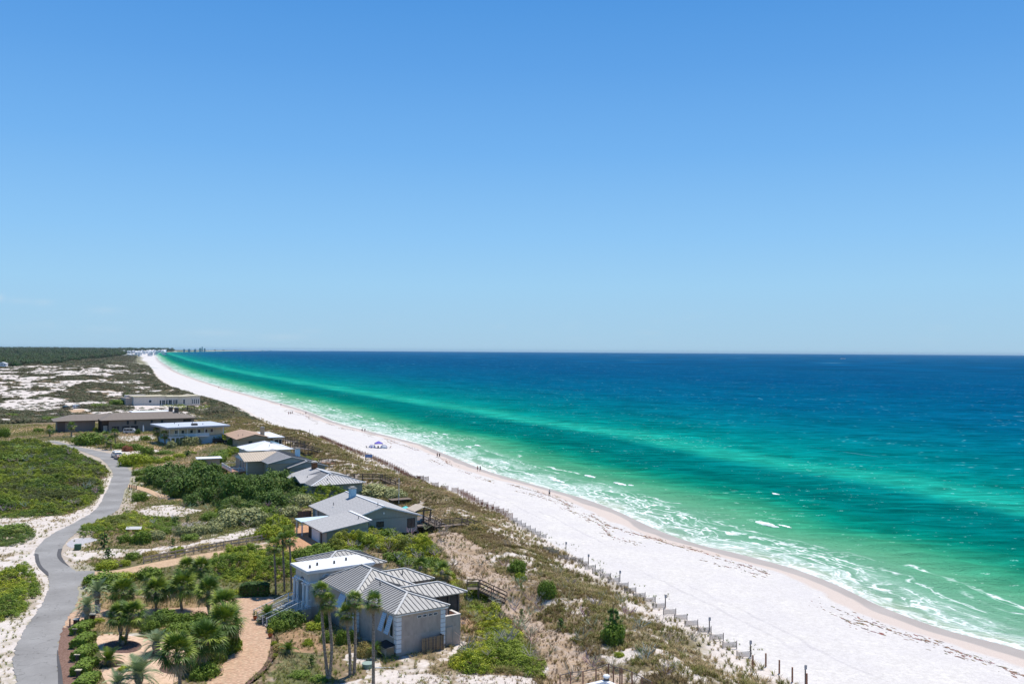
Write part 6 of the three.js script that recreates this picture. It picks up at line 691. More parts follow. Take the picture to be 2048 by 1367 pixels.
// ------------------------------------------------------------------ rail fence along the sandy drive, small roadside things
{
  const railPale = mat(rgb(206, 194, 176), 0.9, 0, { map: woodT }); const t = thing('rail_fence', 'long pale timber two-rail fence along the sandy drive', 'fence'); const P = smoothPts(mp([[287, 1127], [340, 1116], [400, 1104], [450, 1094], [500, 1086], [532, 1080]]), 17);
  for (let i = 0; i < P.length; i++) { part(t, 'post', box(P[i].x - 0.07, P[i].x + 0.07, 4.9, 6.1, P[i].z - 0.07, P[i].z + 0.07), railPale); if (i) for (const y of [5.45, 5.98]) part(t, 'rail', beam([P[i - 1].x, y, P[i - 1].z + 0.09], [P[i].x, y, P[i].z + 0.09], 0.05, 0.2), railPale); }
  const u = thing('rail_fence', 'short curved timber rail fence beside the grey garage forecourt', 'fence'); const Q = smoothPts(mp([[569, 1066], [575, 1058], [584, 1054], [596, 1055]]), 6); for (let i = 0; i < Q.length; i++) { part(u, 'post', box(Q[i].x - 0.08, Q[i].x + 0.08, 4.9, 6.0, Q[i].z - 0.08, Q[i].z + 0.08), M.wood); if (i) for (const y of [5.4, 5.9]) part(u, 'rail', beam([Q[i - 1].x, y, Q[i - 1].z], [Q[i].x, y, Q[i].z], 0.06, 0.2), M.wood); }
  const nb = thing('notice_board', 'long white board standing in the scrub near the lane', 'sign', G(267, 1066), 0.05); for (const x of [-1, 1]) part(nb, 'post', box(x - 0.05, x + 0.05, 0, 0.8, -0.05, 0.05), M.wood); part(nb, 'board', new THREE.BoxGeometry(2.7, 0.06, 0.7).rotateX(0.6).translate(0, 0.95, 0), mat(rgb(214, 210, 202), 0.8));
  const pl = thing('timber_pallet', 'grey slatted pallet lying on the ground beside the sandy drive', 'pallet', G(232, 1132), 0.25); for (let k = 0; k < 7; k++) part(pl, 'slat', box(-1.0, 1.0, 0.22 + k * 0.05, 0.26 + k * 0.05, -0.75 - k * 0.0 + k * -0.0 + 0.24 * (6 - k), -0.57 + 0.24 * (6 - k)), M.greyWood); for (const x of [-0.9, 0, 0.9]) part(pl, 'bearer', beam([x, 0.5, -0.7], [x, 0.1, 0.9], 0.08, 0.12), M.wood);
  const ub = thing('utility_cabinet', 'dark green utility cabinet beside the lane curve', 'cabinet', G(155, 1099), 0.2); part(ub, 'cabinet_body', new RoundedBoxGeometry(0.95, 0.85, 0.7, 2, 0.04).translate(0, 0.42, 0), mat(rgb(56, 92, 66), 0.6)); part(ub, 'lid', box(-0.5, 0.5, 0.85, 0.92, -0.38, 0.38), mat(rgb(64, 100, 74), 0.6));
  for (const [x, y, l] of [[152, 1254, 'brick gate pillar beside the mulch bed end'], [184, 1244, 'brick gate pillar with white cap beside the thick-trunked palm'], [195, 1224, 'tall pale gate pillar behind the blue-green feather palm']]) { const t2 = thing('gate_pillar', l, 'pillar', G(x, y), 0.1); const pale = x === 195; part(t2, 'shaft', box(-0.26, 0.26, 0, 0.95, -0.26, 0.26), pale ? M.stuccoPale : mat(rgb(128, 100, 92), 0.9, 0, { map: brickT })); part(t2, 'cap', box(-0.32, 0.32, 0.95, 1.04, -0.32, 0.32), M.stuccoPale); }
  const pp = thing('house_number_post', 'short brown timber post at the entrance of the brick drive', 'post', G(139, 1252)); part(pp, 'shaft', box(-0.06, 0.06, 0, 0.8, -0.06, 0.06), M.redWood); part(pp, 'cap', box(-0.09, 0.09, 0.8, 0.85, -0.09, 0.09), M.wood);
  for (let k = 0; k < 4; k++) { const b = thing('bollard', 'dark waist-high bollard in the row at the start of the narrow drive', 'bollard', G(259 + k * 4.2, 978 + k * 0.4), 0, 'bollards at the start of the narrow drive'); part(b, 'shaft', new THREE.CylinderGeometry(0.12, 0.14, 0.95, 12).translate(0, 0.47, 0), M.dark); part(b, 'cap', new THREE.SphereGeometry(0.14, 12, 8).translate(0, 0.97, 0), M.darkDoor); }
  for (const [x, y, l] of [[540, 1275, 'terracotta pot with yellow flowers at the foot of the portico stairs'], [510, 1239, 'small terracotta pot with green plant at the far stair foot']]) { const q = thing('flower_pot', l, 'pot', G(x, y)); part(q, 'pot', new THREE.LatheGeometry([[0.16, 0], [0.26, 0.4], [0.29, 0.4], [0.29, 0.46], [0.24, 0.46]].map(a => new THREE.Vector2(...a)), 14), mat(rgb(170, 96, 60), 0.9)); const fl = part(q, 'plant', CLUMP, x === 540 ? leafM(rgb(190, 180, 60)) : LEAF[0]); fl.scale.setScalar(0.42); fl.position.y = 0.72; }
  // curving kerb along the brick drive
  const kb = mp([[541, 1262], [553, 1276], [554, 1296], [546, 1320], [527, 1345], [500, 1368], [470, 1392]]), kc = new THREE.CatmullRomCurve3(kb), ks = new THREE.Shape([[-0.15, 0], [-0.15, 0.24], [0.15, 0.24], [0.15, 0]].map(a => new THREE.Vector2(a[1], a[0]))); const kg = new THREE.ExtrudeGeometry(ks, { steps: 50, extrudePath: kc }); structure('drive_kerb', worldUV(kg), M.concrete, 'pale concrete kerb curving beside the brick drive');
  structure('mulch_bed', ribbon(mp([[533, 1258], [542, 1275], [540, 1298], [528, 1331], [496, 1362], [460, 1392]]), mp([[540, 1263], [551, 1277], [552, 1297], [544, 1320], [524, 1345], [468, 1392]]), 40, 2, 0.035), M_mulch, 'narrow mulch strip between the brick drive and its kerb');
  // curved low wall below the two-storey house
  const cw = new THREE.CatmullRomCurve3(mp([[268, 898], [274, 893], [282, 887], [292, 884]])); structure('garden_wall', new THREE.ExtrudeGeometry(new THREE.Shape([[-0.2, 0], [-0.2, 0.8], [0.2, 0.8], [0.2, 0]].map(a => new THREE.Vector2(a[1], a[0]))), { steps: 20, extrudePath: cw }), M.concrete, 'curved low wall round the terracotta court');
}
// ------------------------------------------------------------------ terrace of the tower below: white walls and cable railing
{
  const c = at(1213, 1359, 5.8), t = thing('terrace_wall', 'white low terrace wall meeting at a capped corner pillar at the bottom of the dunes', 'wall', [c.x, 5, c.z]); const L = at(1160, 1372, 5.8).sub(c), R1 = at(1262, 1380, 5.8).sub(c); L.y = R1.y = 0;
  part(t, 'wall_run', beam([0, 0.25, 0], [L.x * 2, 0.25, L.z * 2], 0.45, 1.1), M.white); part(t, 'wall_run', beam([0.02, 0.25, 0.3], [R1.x * 1.6, 0.25, R1.z * 1.6 + 0.3], 0.45, 1.09), M.white); part(t, 'pillar', box(-0.24, 0.24, 0, 1.05, -0.24, 0.24), M.greyWood); part(t, 'pillar_cap', new THREE.SphereGeometry(0.36, 16, 10).scale(1, 0.55, 1).translate(0, 1.15, 0), M.white); part(t, 'paving', box(L.x * 2, R1.x * 1.6, 0.02, 0.1, 0.5, 8), M.white);
  const r = thing('cable_railing', 'thin grey post and cable railing above the white terrace wall', 'railing', [0, 0, 0]); const posts = [[1120, 1374], [1141, 1368], [1166, 1366], [1192, 1360], [1217, 1350], [1227, 1356], [1240, 1359], [1244, 1360], [1264, 1367], [1284, 1378], [1304, 1388]].map(([x, y]) => at(x, y, 5.55));
  posts.forEach((p, i) => { part(r, 'post', box(p.x - 0.06, p.x + 0.06, 4.6, 6.75, p.z - 0.06, p.z + 0.06), M.redWood); if (i) { const q = posts[i - 1]; part(r, 'top_rail', beam([q.x, 6.72, q.z], [p.x, 6.72, p.z], 0.08, 0.06), M.greyWood); for (const y of [5.75, 6.0, 6.25, 6.48]) part(r, 'cable', beam([q.x, y, q.z], [p.x, y, p.z], 0.015, 0.015), M.metalSeam); } });
}
// ------------------------------------------------------------------ vehicles
function vehicle(name, label, px, turn, L, W, Hh, color, kind, group) {
  const t = thing(name, label, 'car', G(...px), turn, group); t.position.y += 0.06; const sp = new THREE.Shape(), b = 0.35, hood = Hh * 0.58, x0 = -L / 2, x1 = L / 2;
  sp.moveTo(x0, b); sp.lineTo(x0 + 0.02, Hh * 0.62); if (kind === 'suv') { sp.lineTo(x0 + 0.12, Hh * 0.93); sp.lineTo(x0 + 0.3, Hh); sp.lineTo(x1 - L * 0.36, Hh); sp.lineTo(x1 - L * 0.24, hood + 0.08); } else { sp.lineTo(x0 + L * 0.14, hood + 0.05); sp.lineTo(x0 + L * 0.26, Hh * 0.97); sp.lineTo(x0 + L * 0.34, Hh); sp.lineTo(x1 - L * 0.42, Hh); sp.lineTo(x1 - L * 0.28, hood + 0.05); } sp.lineTo(x1 - 0.1, hood - 0.06); sp.lineTo(x1, b + 0.3); sp.lineTo(x1 - 0.03, b); for (const c of [x1 - L * 0.19, x0 + L * 0.2]) { sp.lineTo(c + 0.38, b); sp.absarc(c, b, 0.38, 0, Math.PI, false); } sp.closePath();
  const g = new THREE.ExtrudeGeometry(sp, { depth: W - 0.16, bevelEnabled: true, bevelSize: 0.06, bevelThickness: 0.08, bevelSegments: 2, curveSegments: 6 }); g.translate(0, 0, -(W - 0.16) / 2); part(t, 'body', g, new THREE.MeshPhysicalMaterial({ color, roughness: 0.35, metalness: 0.2, clearcoat: 0.8, clearcoatRoughness: 0.1 }));
  const y0 = hood + 0.06, y1 = Hh - 0.12, spans = kind === 'suv' ? [[x0 + 0.25, x0 + L * 0.2], [x0 + L * 0.22, x0 + L * 0.4], [x0 + L * 0.42, x0 + L * 0.62]] : [[x0 + L * 0.28, x0 + L * 0.44], [x0 + L * 0.46, x0 + L * 0.62]];
  for (const s of [-1, 1]) for (const [a, c] of spans) part(t, 'side_window', box(a, c, y0, y1, s * (W / 2 + 0.006) - 0.01, s * (W / 2 + 0.006) + 0.01), M.glass); part(t, 'windscreen', beam([x1 - L * (kind === 'suv' ? 0.25 : 0.29), y0 + 0.02, 0], [x1 - L * (kind === 'suv' ? 0.35 : 0.41), y1 + 0.06, 0], W - 0.3, 0.05), M.glass); part(t, 'rear_window', kind === 'suv' ? box(x0 - 0.03, x0 + 0.08, y0 + 0.02, y1 - 0.1, -W / 2 + 0.2, W / 2 - 0.2) : beam([x0 + L * 0.15, y0 + 0.02, 0], [x0 + L * 0.26, y1 + 0.04, 0], W - 0.3, 0.05), M.glass);
  for (const c of [x1 - L * 0.19, x0 + L * 0.2]) for (const s of [-1, 1]) { const w = part(t, 'wheel', new THREE.CylinderGeometry(0.35, 0.35, 0.24, 18).rotateX(Math.PI / 2).translate(c, 0.35, s * (W / 2 - 0.12)), M.dark); part(w, 'rim', new THREE.CylinderGeometry(0.2, 0.2, 0.26, 12).rotateX(Math.PI / 2).translate(c, 0.35, s * (W / 2 - 0.11)), M.metalCap); }
  for (const s of [-1, 1]) { part(t, 'headlight', box(x1 - 0.06, x1 + 0.05, hood - 0.28, hood - 0.12, s * W * 0.36 - 0.18, s * W * 0.36 + 0.18), M.trim); part(t, 'tail_light', box(x0 - 0.06, x0 + 0.02, hood - 0.25, hood + 0.05, s * W * 0.4 - 0.1, s * W * 0.4 + 0.1), mat(rgb(140, 20, 20), 0.4)); } part(t, 'bumper', merge([box(x1 - 0.02, x1 + 0.1, b, b + 0.2, -W / 2 + 0.1, W / 2 - 0.1), box(x0 - 0.1, x0 + 0.02, b, b + 0.2, -W / 2 + 0.1, W / 2 - 0.1)]), M.dark); return t;
}
vehicle('parked_suv', 'long silver utility car parked before the garage of the long brown house', [262, 866.5], 0.1, 5.6, 2.0, 1.9, rgb(190, 192, 192), 'suv');
vehicle('parked_suv', 'white utility car parked on the verge of the lane', [232, 914], 2.2, 4.9, 1.95, 1.75, rgb(206, 208, 210), 'suv'); vehicle('parked_car', 'dark red and grey car parked beside the white car on the verge', [237, 918], 2.2, 4.6, 1.85, 1.5, rgb(72, 40, 48), 'sedan');
vehicle('parked_suv', 'dark green car parked on the pale track behind the long brown house', [132, 818], 1.5, 4.8, 1.9, 1.75, rgb(46, 56, 50), 'suv'); vehicle('parked_suv', 'white car parked on the pale track behind the long brown house', [153, 816], 1.4, 4.8, 1.9, 1.75, rgb(214, 216, 220), 'suv'); vehicle('parked_suv', 'black car parked at the top of the drive by the tan-roofed house', [439, 886], 0.5, 4.6, 1.9, 1.7, rgb(28, 30, 34), 'suv');
// ------------------------------------------------------------------ people on the beach
{
  function figure(joints, bones, res = 44) { // smooth union of tapered capsules, meshed
    const mc = new MarchingCubes(res, M.white, false, false, 60000), S = 1.0, f = mc.field; const smin = (a, b, k) => { const h = clamp(0.5 + 0.5 * (b - a) / k); return b + (a - b) * h - k * h * (1 - h); };
    const half = res / 2; for (let z = 0; z < res; z++) for (let y = 0; y < res; y++) for (let x = 0; x < res; x++) { const px = (x - half) / half, py = (y - half) / half, pz = (z - half) / half; let d = 9; for (const [i, j] of bones) { const a = joints[i], b = joints[j], dx = b[0] - a[0], dy = b[1] - a[1], dz = b[2] - a[2], L = dx * dx + dy * dy + dz * dz, u = clamp(((px - a[0]) * dx + (py - a[1]) * dy + (pz - a[2]) * dz) / L); d = smin(d, Math.hypot(px - a[0] - u * dx, py - a[1] - u * dy, pz - a[2] - u * dz) - lerp(a[3], b[3], u), 0.025); } f[x + y * res + z * res * res] = -d; }
    mc.isolation = 0; mc.update(); const n = mc.count, g = new THREE.BufferGeometry(); g.setAttribute('position', new THREE.BufferAttribute(mc.positionArray.slice(0, n * 3), 3)); g.setAttribute('normal', new THREE.BufferAttribute(mc.normalArray.slice(0, n * 3), 3)); g.scale(0.89, 0.89, 0.89); g.translate(0, 0.875, 0); return g;
  }
  const J = (st) => ({ head: [0, 0.86, 0.01, 0.115], brow: [0, 0.80, 0.02, 0.095], neck: [0, 0.67, 0, 0.06], chest: [0, 0.48, 0, 0.15], waist: [0, 0.22, 0, 0.125], hip: [0, 0.06, 0, 0.15], sl: [-0.19, 0.57, 0, 0.075], sr: [0.19, 0.57, 0, 0.075], el: [-0.27, 0.28, -0.04 + st * 0.1, 0.05], er: [0.27, 0.28, -0.04 - st * 0.1, 0.05], wl: [-0.28, 0.03, 0.05 + st * 0.16, 0.036], wr: [0.28, 0.03, 0.05 - st * 0.16, 0.036], hl: [-0.28, -0.08, 0.07 + st * 0.18, 0.03], hr: [0.28, -0.08, 0.07 - st * 0.18, 0.03], pl: [-0.09, 0.0, 0, 0.105], pr: [0.09, 0.0, 0, 0.105], kl: [-0.1, -0.45, 0.05 - st * 0.2, 0.068], kr: [0.1, -0.45, 0.05 + st * 0.2, 0.068], al: [-0.1, -0.88, -0.02 - st * 0.36, 0.042], ar: [0.1, -0.88, -0.02 + st * 0.2, 0.042], fl: [-0.11, -0.94, 0.13 - st * 0.34, 0.034], fr: [0.11, -0.94, 0.13 + st * 0.24, 0.034] });
  const BN = [['head', 'brow'], ['brow', 'neck'], ['neck', 'chest'], ['chest', 'waist'], ['waist', 'hip'], ['chest', 'sl'], ['chest', 'sr'], ['sl', 'el'], ['el', 'wl'], ['wl', 'hl'], ['sr', 'er'], ['er', 'wr'], ['wr', 'hr'], ['hip', 'pl'], ['hip', 'pr'], ['pl', 'kl'], ['kl', 'al'], ['al', 'fl'], ['pr', 'kr'], ['kr', 'ar'], ['ar', 'fr']];
  const stand = figure(J(0), BN), walk = figure(J(0.8), BN);
  const clo = (st) => { const j = J(st); for (const k in j) j[k][3] += 0.022; return figure({ ...j }, [['waist', 'hip'], ['hip', 'pl'], ['hip', 'pr'], ['pl', 'tl'], ['pr', 'tr']].map(b => b), 44); };
  const shortsOf = st => { const j = J(st); for (const k in j) j[k][3] += 0.022; j.tl = [lerp(j.pl[0], j.kl[0], 0.65), lerp(j.pl[1], j.kl[1], 0.65), lerp(j.pl[2], j.kl[2], 0.65), 0.105]; j.tr = [lerp(j.pr[0], j.kr[0], 0.65), lerp(j.pr[1], j.kr[1], 0.65), lerp(j.pr[2], j.kr[2], 0.65), 0.105]; j.waist[1] = 0.14; return figure(j, [['waist', 'hip'], ['hip', 'pl'], ['hip', 'pr'], ['pl', 'tl'], ['pr', 'tr']]); };
  const shirtOf = st => { const j = J(st); for (const k in j) j[k][3] += 0.02; j.neck[1] = 0.6; return figure(j, [['neck', 'chest'], ['chest', 'waist'], ['chest', 'sl'], ['chest', 'sr'], ['sl', 'ml'], ['sr', 'mr']].map(([a, b]) => { if (b === 'ml') j.ml = [lerp(j.sl[0], j.el[0], 0.6), lerp(j.sl[1], j.el[1], 0.6), lerp(j.sl[2], j.el[2], 0.6), 0.075]; if (b === 'mr') j.mr = [lerp(j.sr[0], j.er[0], 0.6), lerp(j.sr[1], j.er[1], 0.6), lerp(j.sr[2], j.er[2], 0.6), 0.075]; return [a, b]; })); };
  const SHO = [shortsOf(0), shortsOf(0.8)], SHI = [shirtOf(0), shirtOf(0.8)], HAIR = new THREE.SphereGeometry(0.112, 14, 10, 0, 6.3, 0, 1.9).scale(1, 1.02, 1.06).translate(0, 1.645, -0.012), BOD = [stand, walk];
  const skin = [mat(rgb(190, 140, 112), 0.7), mat(rgb(150, 104, 80), 0.7)], dk = mat(rgb(46, 40, 38), 0.9), blond = mat(rgb(170, 140, 96), 0.9), C = (r, g, b) => mat(rgb(r, g, b), 0.85);
  const folk = [[955, 942, 1, C(40, 44, 60), null, 'person in dark swim shorts walking near the two bare wrack lines, left of a pair'], [960.5, 942.5, 1, C(50, 40, 46), C(60, 50, 54), 'person in dark top walking beside a companion near the swash, right of a pair'], [874.5, 914.5, 0, C(40, 50, 70), null, 'person in navy shorts standing at the water edge with one companion, left one'], [879, 915.5, 1, C(60, 44, 44), C(70, 56, 60), 'person in dark clothes standing at the water edge with one companion, right one'], [1099, 992, 1, C(30, 30, 36), C(180, 180, 178), 'person in pale shirt and dark shorts walking alone on the damp sand'], [724, 863.5, 0, C(36, 40, 60), null, 'person in dark shorts standing by the swash beyond the tent, left one'], [729.6, 863.5, 0, C(50, 40, 50), C(56, 46, 56), 'person in dark clothes standing by the swash beyond the tent, right one'], [611.5, 829, 1, C(44, 40, 50), C(60, 54, 60), 'person walking alone on the far wet sand'], [577, 829, 0, C(120, 50, 50), C(130, 70, 66), 'person in reddish clothes in the small far beach group'], [580.5, 828.5, 0, C(40, 44, 60), null, 'person in dark shorts in the small far beach group'], [584, 828, 0, C(60, 50, 50), C(70, 60, 60), 'person in brown clothes in the small far beach group'], [561.5, 812, 1, C(40, 40, 50), C(60, 50, 54), 'person in dark clothes walking on the far swash'], [478, 784, 1, C(40, 40, 46), C(50, 46, 50), 'person on the distant beach beside a companion, left one'], [481.5, 784, 1, C(50, 44, 44), null, 'person on the distant beach beside a companion, right one'], [466.5, 827.5, 0, C(30, 34, 44), C(40, 44, 60), 'person in dark clothes standing at the dune edge beyond the two-storey house'], [437, 776, 0, C(90, 50, 50), C(110, 60, 60), 'person in reddish clothes on the most distant wet sand']];
  folk.forEach(([x, y, w, sc, tc, label], i) => { const t = thing('person', label, 'person', G(x, y), 2.6 + (i * 1.3) % 1.4); const b = part(t, 'body', BOD[w], skin[i % 2]); part(t, 'shorts', SHO[w], sc); if (tc) part(t, 'shirt', SHI[w], tc); part(t, 'hair', HAIR, i % 3 ? dk : blond); });
  // beach shelter
  const t = thing('beach_canopy', 'purple-topped beach canopy with white side tents on the open sand', 'canopy', G(757, 895), 0.2); t.scale.setScalar(0.8); const purple = mat(rgb(84, 70, 168), 0.7), wh = mat(rgb(214, 214, 216), 0.8);
  const top = new THREE.ConeGeometry(2.6, 1.1, 4, 1, true); top.rotateY(Math.PI / 4); part(t, 'canopy_top', top.translate(0, 2.65, 0), purple); for (const [x, z] of [[-1.8, -1.8], [1.8, -1.8], [-1.8, 1.8], [1.8, 1.8]]) part(t, 'pole', new THREE.CylinderGeometry(0.04, 0.04, 2.2, 8).translate(x, 1.1, z), M.metalSeam); part(t, 'canopy_valance', merge([box(-1.85, 1.85, 1.9, 2.14, 1.83, 1.86), box(-1.85, 1.85, 1.9, 2.14, -1.86, -1.83), box(-1.86, -1.83, 1.9, 2.14, -1.83, 1.83), box(1.83, 1.86, 1.9, 2.14, -1.83, 1.83)]), purple);
  for (const [dx, l] of [[-2.3, 'white arched beach tent with dark opening left of the purple canopy'], [2.1, 'white arched beach tent right of the purple canopy']]) { const s = thing('beach_tent', l, 'tent', t.position.clone().add(new THREE.Vector3(dx, 0, 0.8)), 0.1); s.scale.setScalar(0.78); part(s, 'shell', new THREE.SphereGeometry(1.5, 20, 10, 0, Math.PI * 1.45, 0, Math.PI / 2).rotateY(-0.9).scale(1.1, 1.05, 1), wh); part(s, 'hoop', new THREE.TorusGeometry(1.5, 0.06, 6, 18, Math.PI).scale(1.1, 1.05, 1).translate(0, 0, 0.6), purple); part(s, 'ground_sheet', box(-1.4, 1.4, 0.01, 0.04, -1, 1.2), M.dark); }
  for (const [dx, dz, c, l] of [[-3.9, 2.2, M.dark, 'dark folding chair before the left beach tent'], [-2.4, 2.6, purple, 'purple folding chair before the canopy'], [4.4, 1.4, M.redWood, 'reddish folding chair beside the right beach tent'], [0.2, 2.4, M.dark, 'dark folding chair before the middle of the canopy']]) { const s = thing('folding_chair', l, 'chair', t.position.clone().add(new THREE.Vector3(dx, 0, dz)), dx); part(s, 'seat', box(-0.28, 0.28, 0.32, 0.36, -0.26, 0.26), c); part(s, 'backrest', beam([0, 0.36, -0.26], [0, 0.9, -0.5], 0.54, 0.04), c); for (const [x, z] of [[-0.26, -0.26], [0.26, -0.26], [-0.26, 0.24], [0.26, 0.24]]) part(s, 'leg', box(x - 0.02, x + 0.02, 0, 0.32, z - 0.02, z + 0.02), M.metalSeam); }
}
{ // dead grey twigs sticking out of the scrub, driftwood on the mound
  const R = rng(991), L = []; for (let i = 0; i < 7; i++) { const a = i * 0.9 + R(), r = 0.5 + R() * 0.6; L.push(beam([0, 0, 0], [Math.cos(a) * r, 0.5 + R() * 0.7, Math.sin(a) * r], 0.035, 0.035)); L.push(beam([Math.cos(a) * r * 0.6, 0.45, Math.sin(a) * r * 0.6], [Math.cos(a + 0.7) * r, 0.8 + R() * 0.4, Math.sin(a + 0.7) * r], 0.022, 0.022)); }
  const g = merge(L), ms = [], cs = [], m4 = new THREE.Matrix4(), q = new THREE.Quaternion(), e = new THREE.Euler();
  for (let i = 0; i < 420; i++) { const k = R(), [x0, x1, y0, y1] = k < 0.35 ? [0, 215, 895, 1030] : k < 0.5 ? [900, 1090, 1195, 1335] : k < 0.65 ? [660, 900, 1060, 1160] : k < 0.8 ? [300, 600, 940, 1070] : [950, 1400, 1060, 1360], p = G(lerp(x0, x1, R()), lerp(y0, y1, R())), st = stOf(p.x, p.z); if (toeS(st[1]) - st[0] < 3 || blocked(p.x, p.z, 0.4)) continue; const s = 0.5 + R() * 0.8; p.y += k < 0.8 ? 0.5 + R() * 0.9 : 0; ms.push(m4.clone().compose(p, q.setFromEuler(e.set(R() - 0.5, R() * 6, R() - 0.5)), new THREE.Vector3(s, s, s))); cs.push(linC(150 + R() * 40, 140 + R() * 36, 126 + R() * 34)); }
  stuff('dead_twigs', 'grey dead twigs sticking out of the scrub', 'twigs', g, mat(0xffffff, 0.95), ms, cs);
}
// ------------------------------------------------------------------ seaweed wrack, breakers, boat, far houses and towers
{
  const R = rng(808), m4 = new THREE.Matrix4(), q = new THREE.Quaternion(), e = new THREE.Euler(), list = [], cs = []; const lump = new THREE.IcosahedronGeometry(1, 1); { const p = lump.attributes.position; for (let i = 0; i < p.count; i++) { const k = 0.7 + 0.6 * vn(p.getX(i) * 3 + 9, p.getZ(i) * 3 + p.getY(i) * 2); p.setXYZ(i, p.getX(i) * k, p.getY(i) * k, p.getZ(i) * k); } lump.computeVertexNormals(); }
  for (let i = 0; i < 7000; i++) { const t = -60 + 520 * Math.pow(R(), 1.25), line = R() < 0.62 ? 0 : 1, dens = fbm(t * 0.07 + line * 40, 3, 3), w = fbm(t * 0.05 + line * 17, 8, 3); if (R() > sst(0.42, 0.68, dens)) continue; const f = (line ? 12.5 : 8.6) + (w - 0.5) * (line ? 9 : 7) + (R() - 0.5) * (R() < 0.6 ? 0.7 : 4), sa = shoreC(t) - f, [x, z] = xzOf(sa, t), s = 0.05 + R() * R() * 0.17; list.push(m4.clone().compose(new THREE.Vector3(x, heightST(sa, t, x, z) + 0.015, z), q.setFromEuler(e.set(0, 1.99 + (R() - 0.5) * 0.9, 0)), new THREE.Vector3(s * (1.2 + R() * 3.4), s * 0.3, s * 0.8))); cs.push(linC(112 + R() * 44, 88 + R() * 36, 70 + R() * 30)); }
  stuff('seaweed_wrack', 'broken lines of brown seaweed wrack along the beach', 'seaweed', lump, mat(0xffffff, 0.95), list, cs);
  const foam = mat(rgb(226, 232, 230), 0.85); let n = 0;
  const crest = (px, py, wpx, hgt) => { const p = onPlane(px, py, 0.1), m = Math.hypot(p.x, p.z) / FPX, L = Math.max(1.2, wpx * m * 1.7), Rr = rng(600 + n++), pos = [], nu = 22, nv = 8, idx = []; for (let i = 0; i <= nu; i++) for (let j = 0; j <= nv; j++) { const u = i / nu * 2 - 1, v = j / nv * 2 - 1, en = Math.pow(Math.max(0, 1 - u * u), 0.7), w = (0.35 + 0.9 * fbm(i * 0.5 + n * 7, 3, 3)) * (0.35 + hgt * 0.9); pos.push(u * L / 2, en * hgt * 0.55 * (1 - v * v) * (0.6 + 0.9 * vn(i * 0.9 + n, j * 0.9)) - 0.04, v * w * en * 1.2 + 0.7 * (fbm(i * 0.3 + n * 3, 5, 2) - 0.5)); } for (let i = 0; i < nu; i++) for (let j = 0; j < nv; j++) { const a = i * (nv + 1) + j; idx.push(a, a + 1, a + nv + 1, a + 1, a + nv + 2, a + nv + 1); } const g = new THREE.BufferGeometry(); g.setAttribute('position', new THREE.Float32BufferAttribute(pos, 3)); g.setIndex(idx); g.computeVertexNormals(); const o = structure('breaker_foam', g, foam, 'white foaming breaker'); o.position.copy(p); o.rotation.y = 1.991; };
  for (const c of [[1533, 1048, 40, 0.75], [1570, 1051, 24, 0.15], [1115, 961, 34, 0.55], [1105, 955, 20, 0.3], [1180, 952, 26, 0.5], [1240, 967, 28, 0.45], [1263, 970, 14, 0.3], [1060, 948, 30, 0.3], [955, 890, 18, 0.4], [938, 893, 16, 0.35], [890, 868, 14, 0.4], [870, 865, 22, 0.3], [660, 817, 14, 0.4], [668, 820, 10, 0.4], [716, 831, 14, 0.45], [722, 833, 10, 0.35], [768, 851, 14, 0.45], [752, 848, 10, 0.35], [563, 787, 10, 0.4], [530, 783, 12, 0.35], [620, 801, 14, 0.4], [820, 847, 44, 0.2], [1010, 924, 30, 0.25], [1551, 987, 14, 0.3], [1130, 969, 24, 0.3], [595, 798, 10, 0.3], [850, 872, 18, 0.3]]) crest(...c);
  const bt = thing('distant_boat', 'small white boat far out near the horizon', 'boat', (() => { const p = onPlane(1686, 717.5, 0); return p; })(), 0.2); { const s = new THREE.Shape([[-19, 2.6], [-17, -0.5], [15, -0.5], [20, 3.4]].map(a => new THREE.Vector2(...a))); part(bt, 'hull', new THREE.ExtrudeGeometry(s, { depth: 6, bevelEnabled: true, bevelSize: 0.5, bevelThickness: 1 }).translate(0, 0, -3), M.white); part(bt, 'cabin', box(-8, 6, 2.6, 6.5, -2.4, 2.4), M.white); part(bt, 'windows', box(-7, 5, 4.2, 5.4, -2.5, 2.5), M.glass); part(bt, 'mast', box(-0.3, 0.3, 6.5, 11, -0.3, 0.3), M.trim); }
  // white houses among the far trees, then towers far down the coast
  const Rh = rng(313); let first = null; const gl = 'white houses among the far trees';
  const spots = []; for (const [x, y] of [[83, 699.5], [90, 699.5], [101, 700], [122, 699.5], [127, 699], [135, 700], [161, 698.8], [176, 701], [189, 701], [205, 701.5], [228, 700], [238, 701.5], [218, 701.6], [248, 700.5], [126, 715.5], [139, 713.5], [104, 713.5], [16, 714], [5, 734], [257, 708], [262, 706], [199, 709]]) spots.push([x, y]); for (let k = 0; k < 58; k++) { const x = 240 + Rh() * 92, y = 698.8 + (332 - x) * 0.018 + Math.pow(Rh(), 1.4) * (x < 275 ? 9 : 4.2); spots.push([x, y]); }
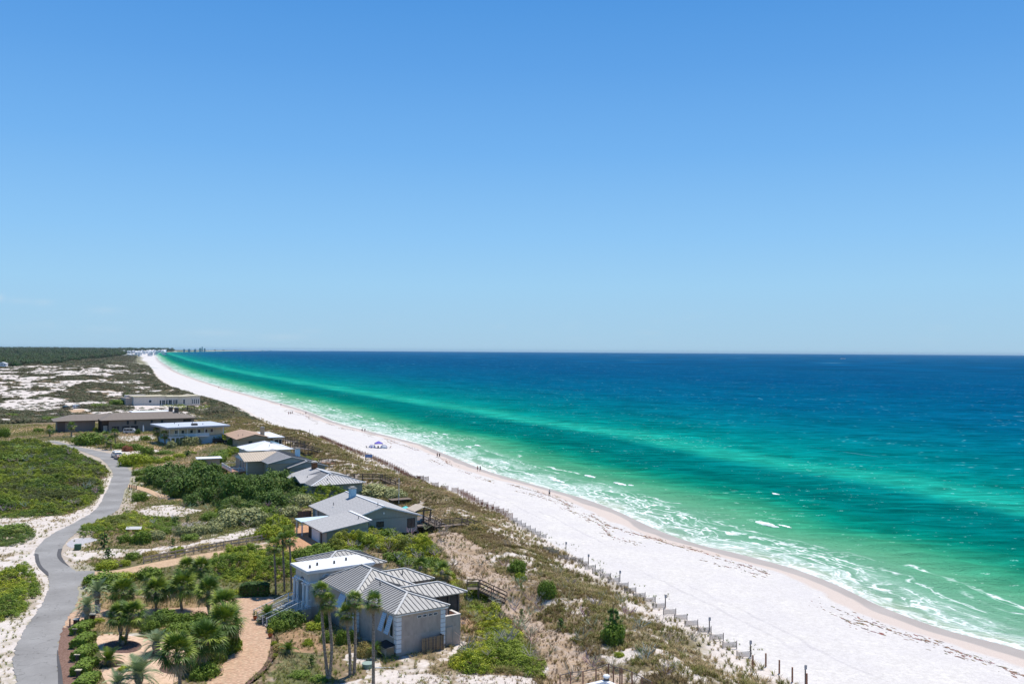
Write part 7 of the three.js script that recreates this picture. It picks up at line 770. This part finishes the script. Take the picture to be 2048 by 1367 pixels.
  for (const [x, y] of spots) {
    const low = y > 703.5, r = rayOf(x, y), top = low ? 11 : 21 + Rh() * 4, k = (top - EYE) / r[1], far = clamp(k, 1500, 9000), wx = r[0] * far, wz = r[2] * far, gy = heightAt(wx, wz), w = low ? 9 + Rh() * 9 : (3 + Rh() * 3.4) * far / FPX, H = low ? 6 + Rh() * 3 : Math.max(7, EYE + r[1] * far - gy + 2);
    if (!first) { first = thing('far_house', 'white gabled house among the far coastal trees', 'house', [wx, gy, wz], Rh() * 3, gl); part(first, 'wall', new THREE.BoxGeometry(1, 0.72, 0.8).translate(0, 0.36, 0), M.white); part(first, 'roof', (() => { const s = new THREE.Shape([[-0.56, 0.7], [0, 1], [0.56, 0.7]].map(a => new THREE.Vector2(...a))); return new THREE.ExtrudeGeometry(s, { depth: 0.9, bevelEnabled: false }).translate(0, 0, -0.45); })(), M.membrane); part(first, 'window_row', merge([-0.3, 0, 0.3].map(q2 => box(q2 - 0.07, q2 + 0.07, 0.35, 0.55, 0.4, 0.404))), M.glass).userData.kind = 'stuff'; first.scale.set(w, H, w * 0.8); }
    else { const d = dup(first, new THREE.Vector3(wx, gy, wz), Rh() * 3, [w, H, w * 0.8]); }
  }
  for (const [x, top, w, l, dist] of [[404, 693.5, 4, 'tallest slim tower far down the coast', 12500], [400, 696, 8, 'broad tower block beside the tallest tower far down the coast', 12500], [409, 696.5, 6, 'low pale block beside the tallest tower far down the coast', 12600], [390, 697.8, 8, 'pale low-rise block short of the far towers', 11500], [378, 697.8, 9, 'pale beachfront block on the far coast', 10500], [368, 698, 7, 'small pale block on the far coast', 10000], [430, 698.6, 8, 'faint block beyond the far towers', 16000], [447, 699, 8, 'faint low block near the far point', 18000], [470, 699.3, 10, 'faint low block at the far point', 20000], [525, 699.6, 6, 'faintest block beyond the far point', 24000], [540, 699.7, 6, 'last faint block at the horizon', 25000]]) {
    const r = rayOf(x, top), k = dist, px = r[0] * k, pz = r[2] * k, H = Math.max(12, EYE + r[1] * k), W = w * 0.55 * k / FPX, t = thing('coastal_tower', l, 'building', [px, 0, pz], 0.2); part(t, 'tower_wall', new THREE.BoxGeometry(W, H, W * 0.6).translate(0, H / 2, 0), M.stuccoPale); part(t, 'roof_plant', new THREE.BoxGeometry(W * 0.4, H * 0.08, W * 0.3).translate(0, H * 1.04, 0), M.concrete); for (let f = 1; f < 3; f++) part(t, 'window_band', new THREE.BoxGeometry(W * 0.9, H * 0.05, 1).translate(0, H * f / 3, W * 0.3 + 0.6), M.concrete);
  }
}
console.log('details done');
renderer.render(scene, camera);
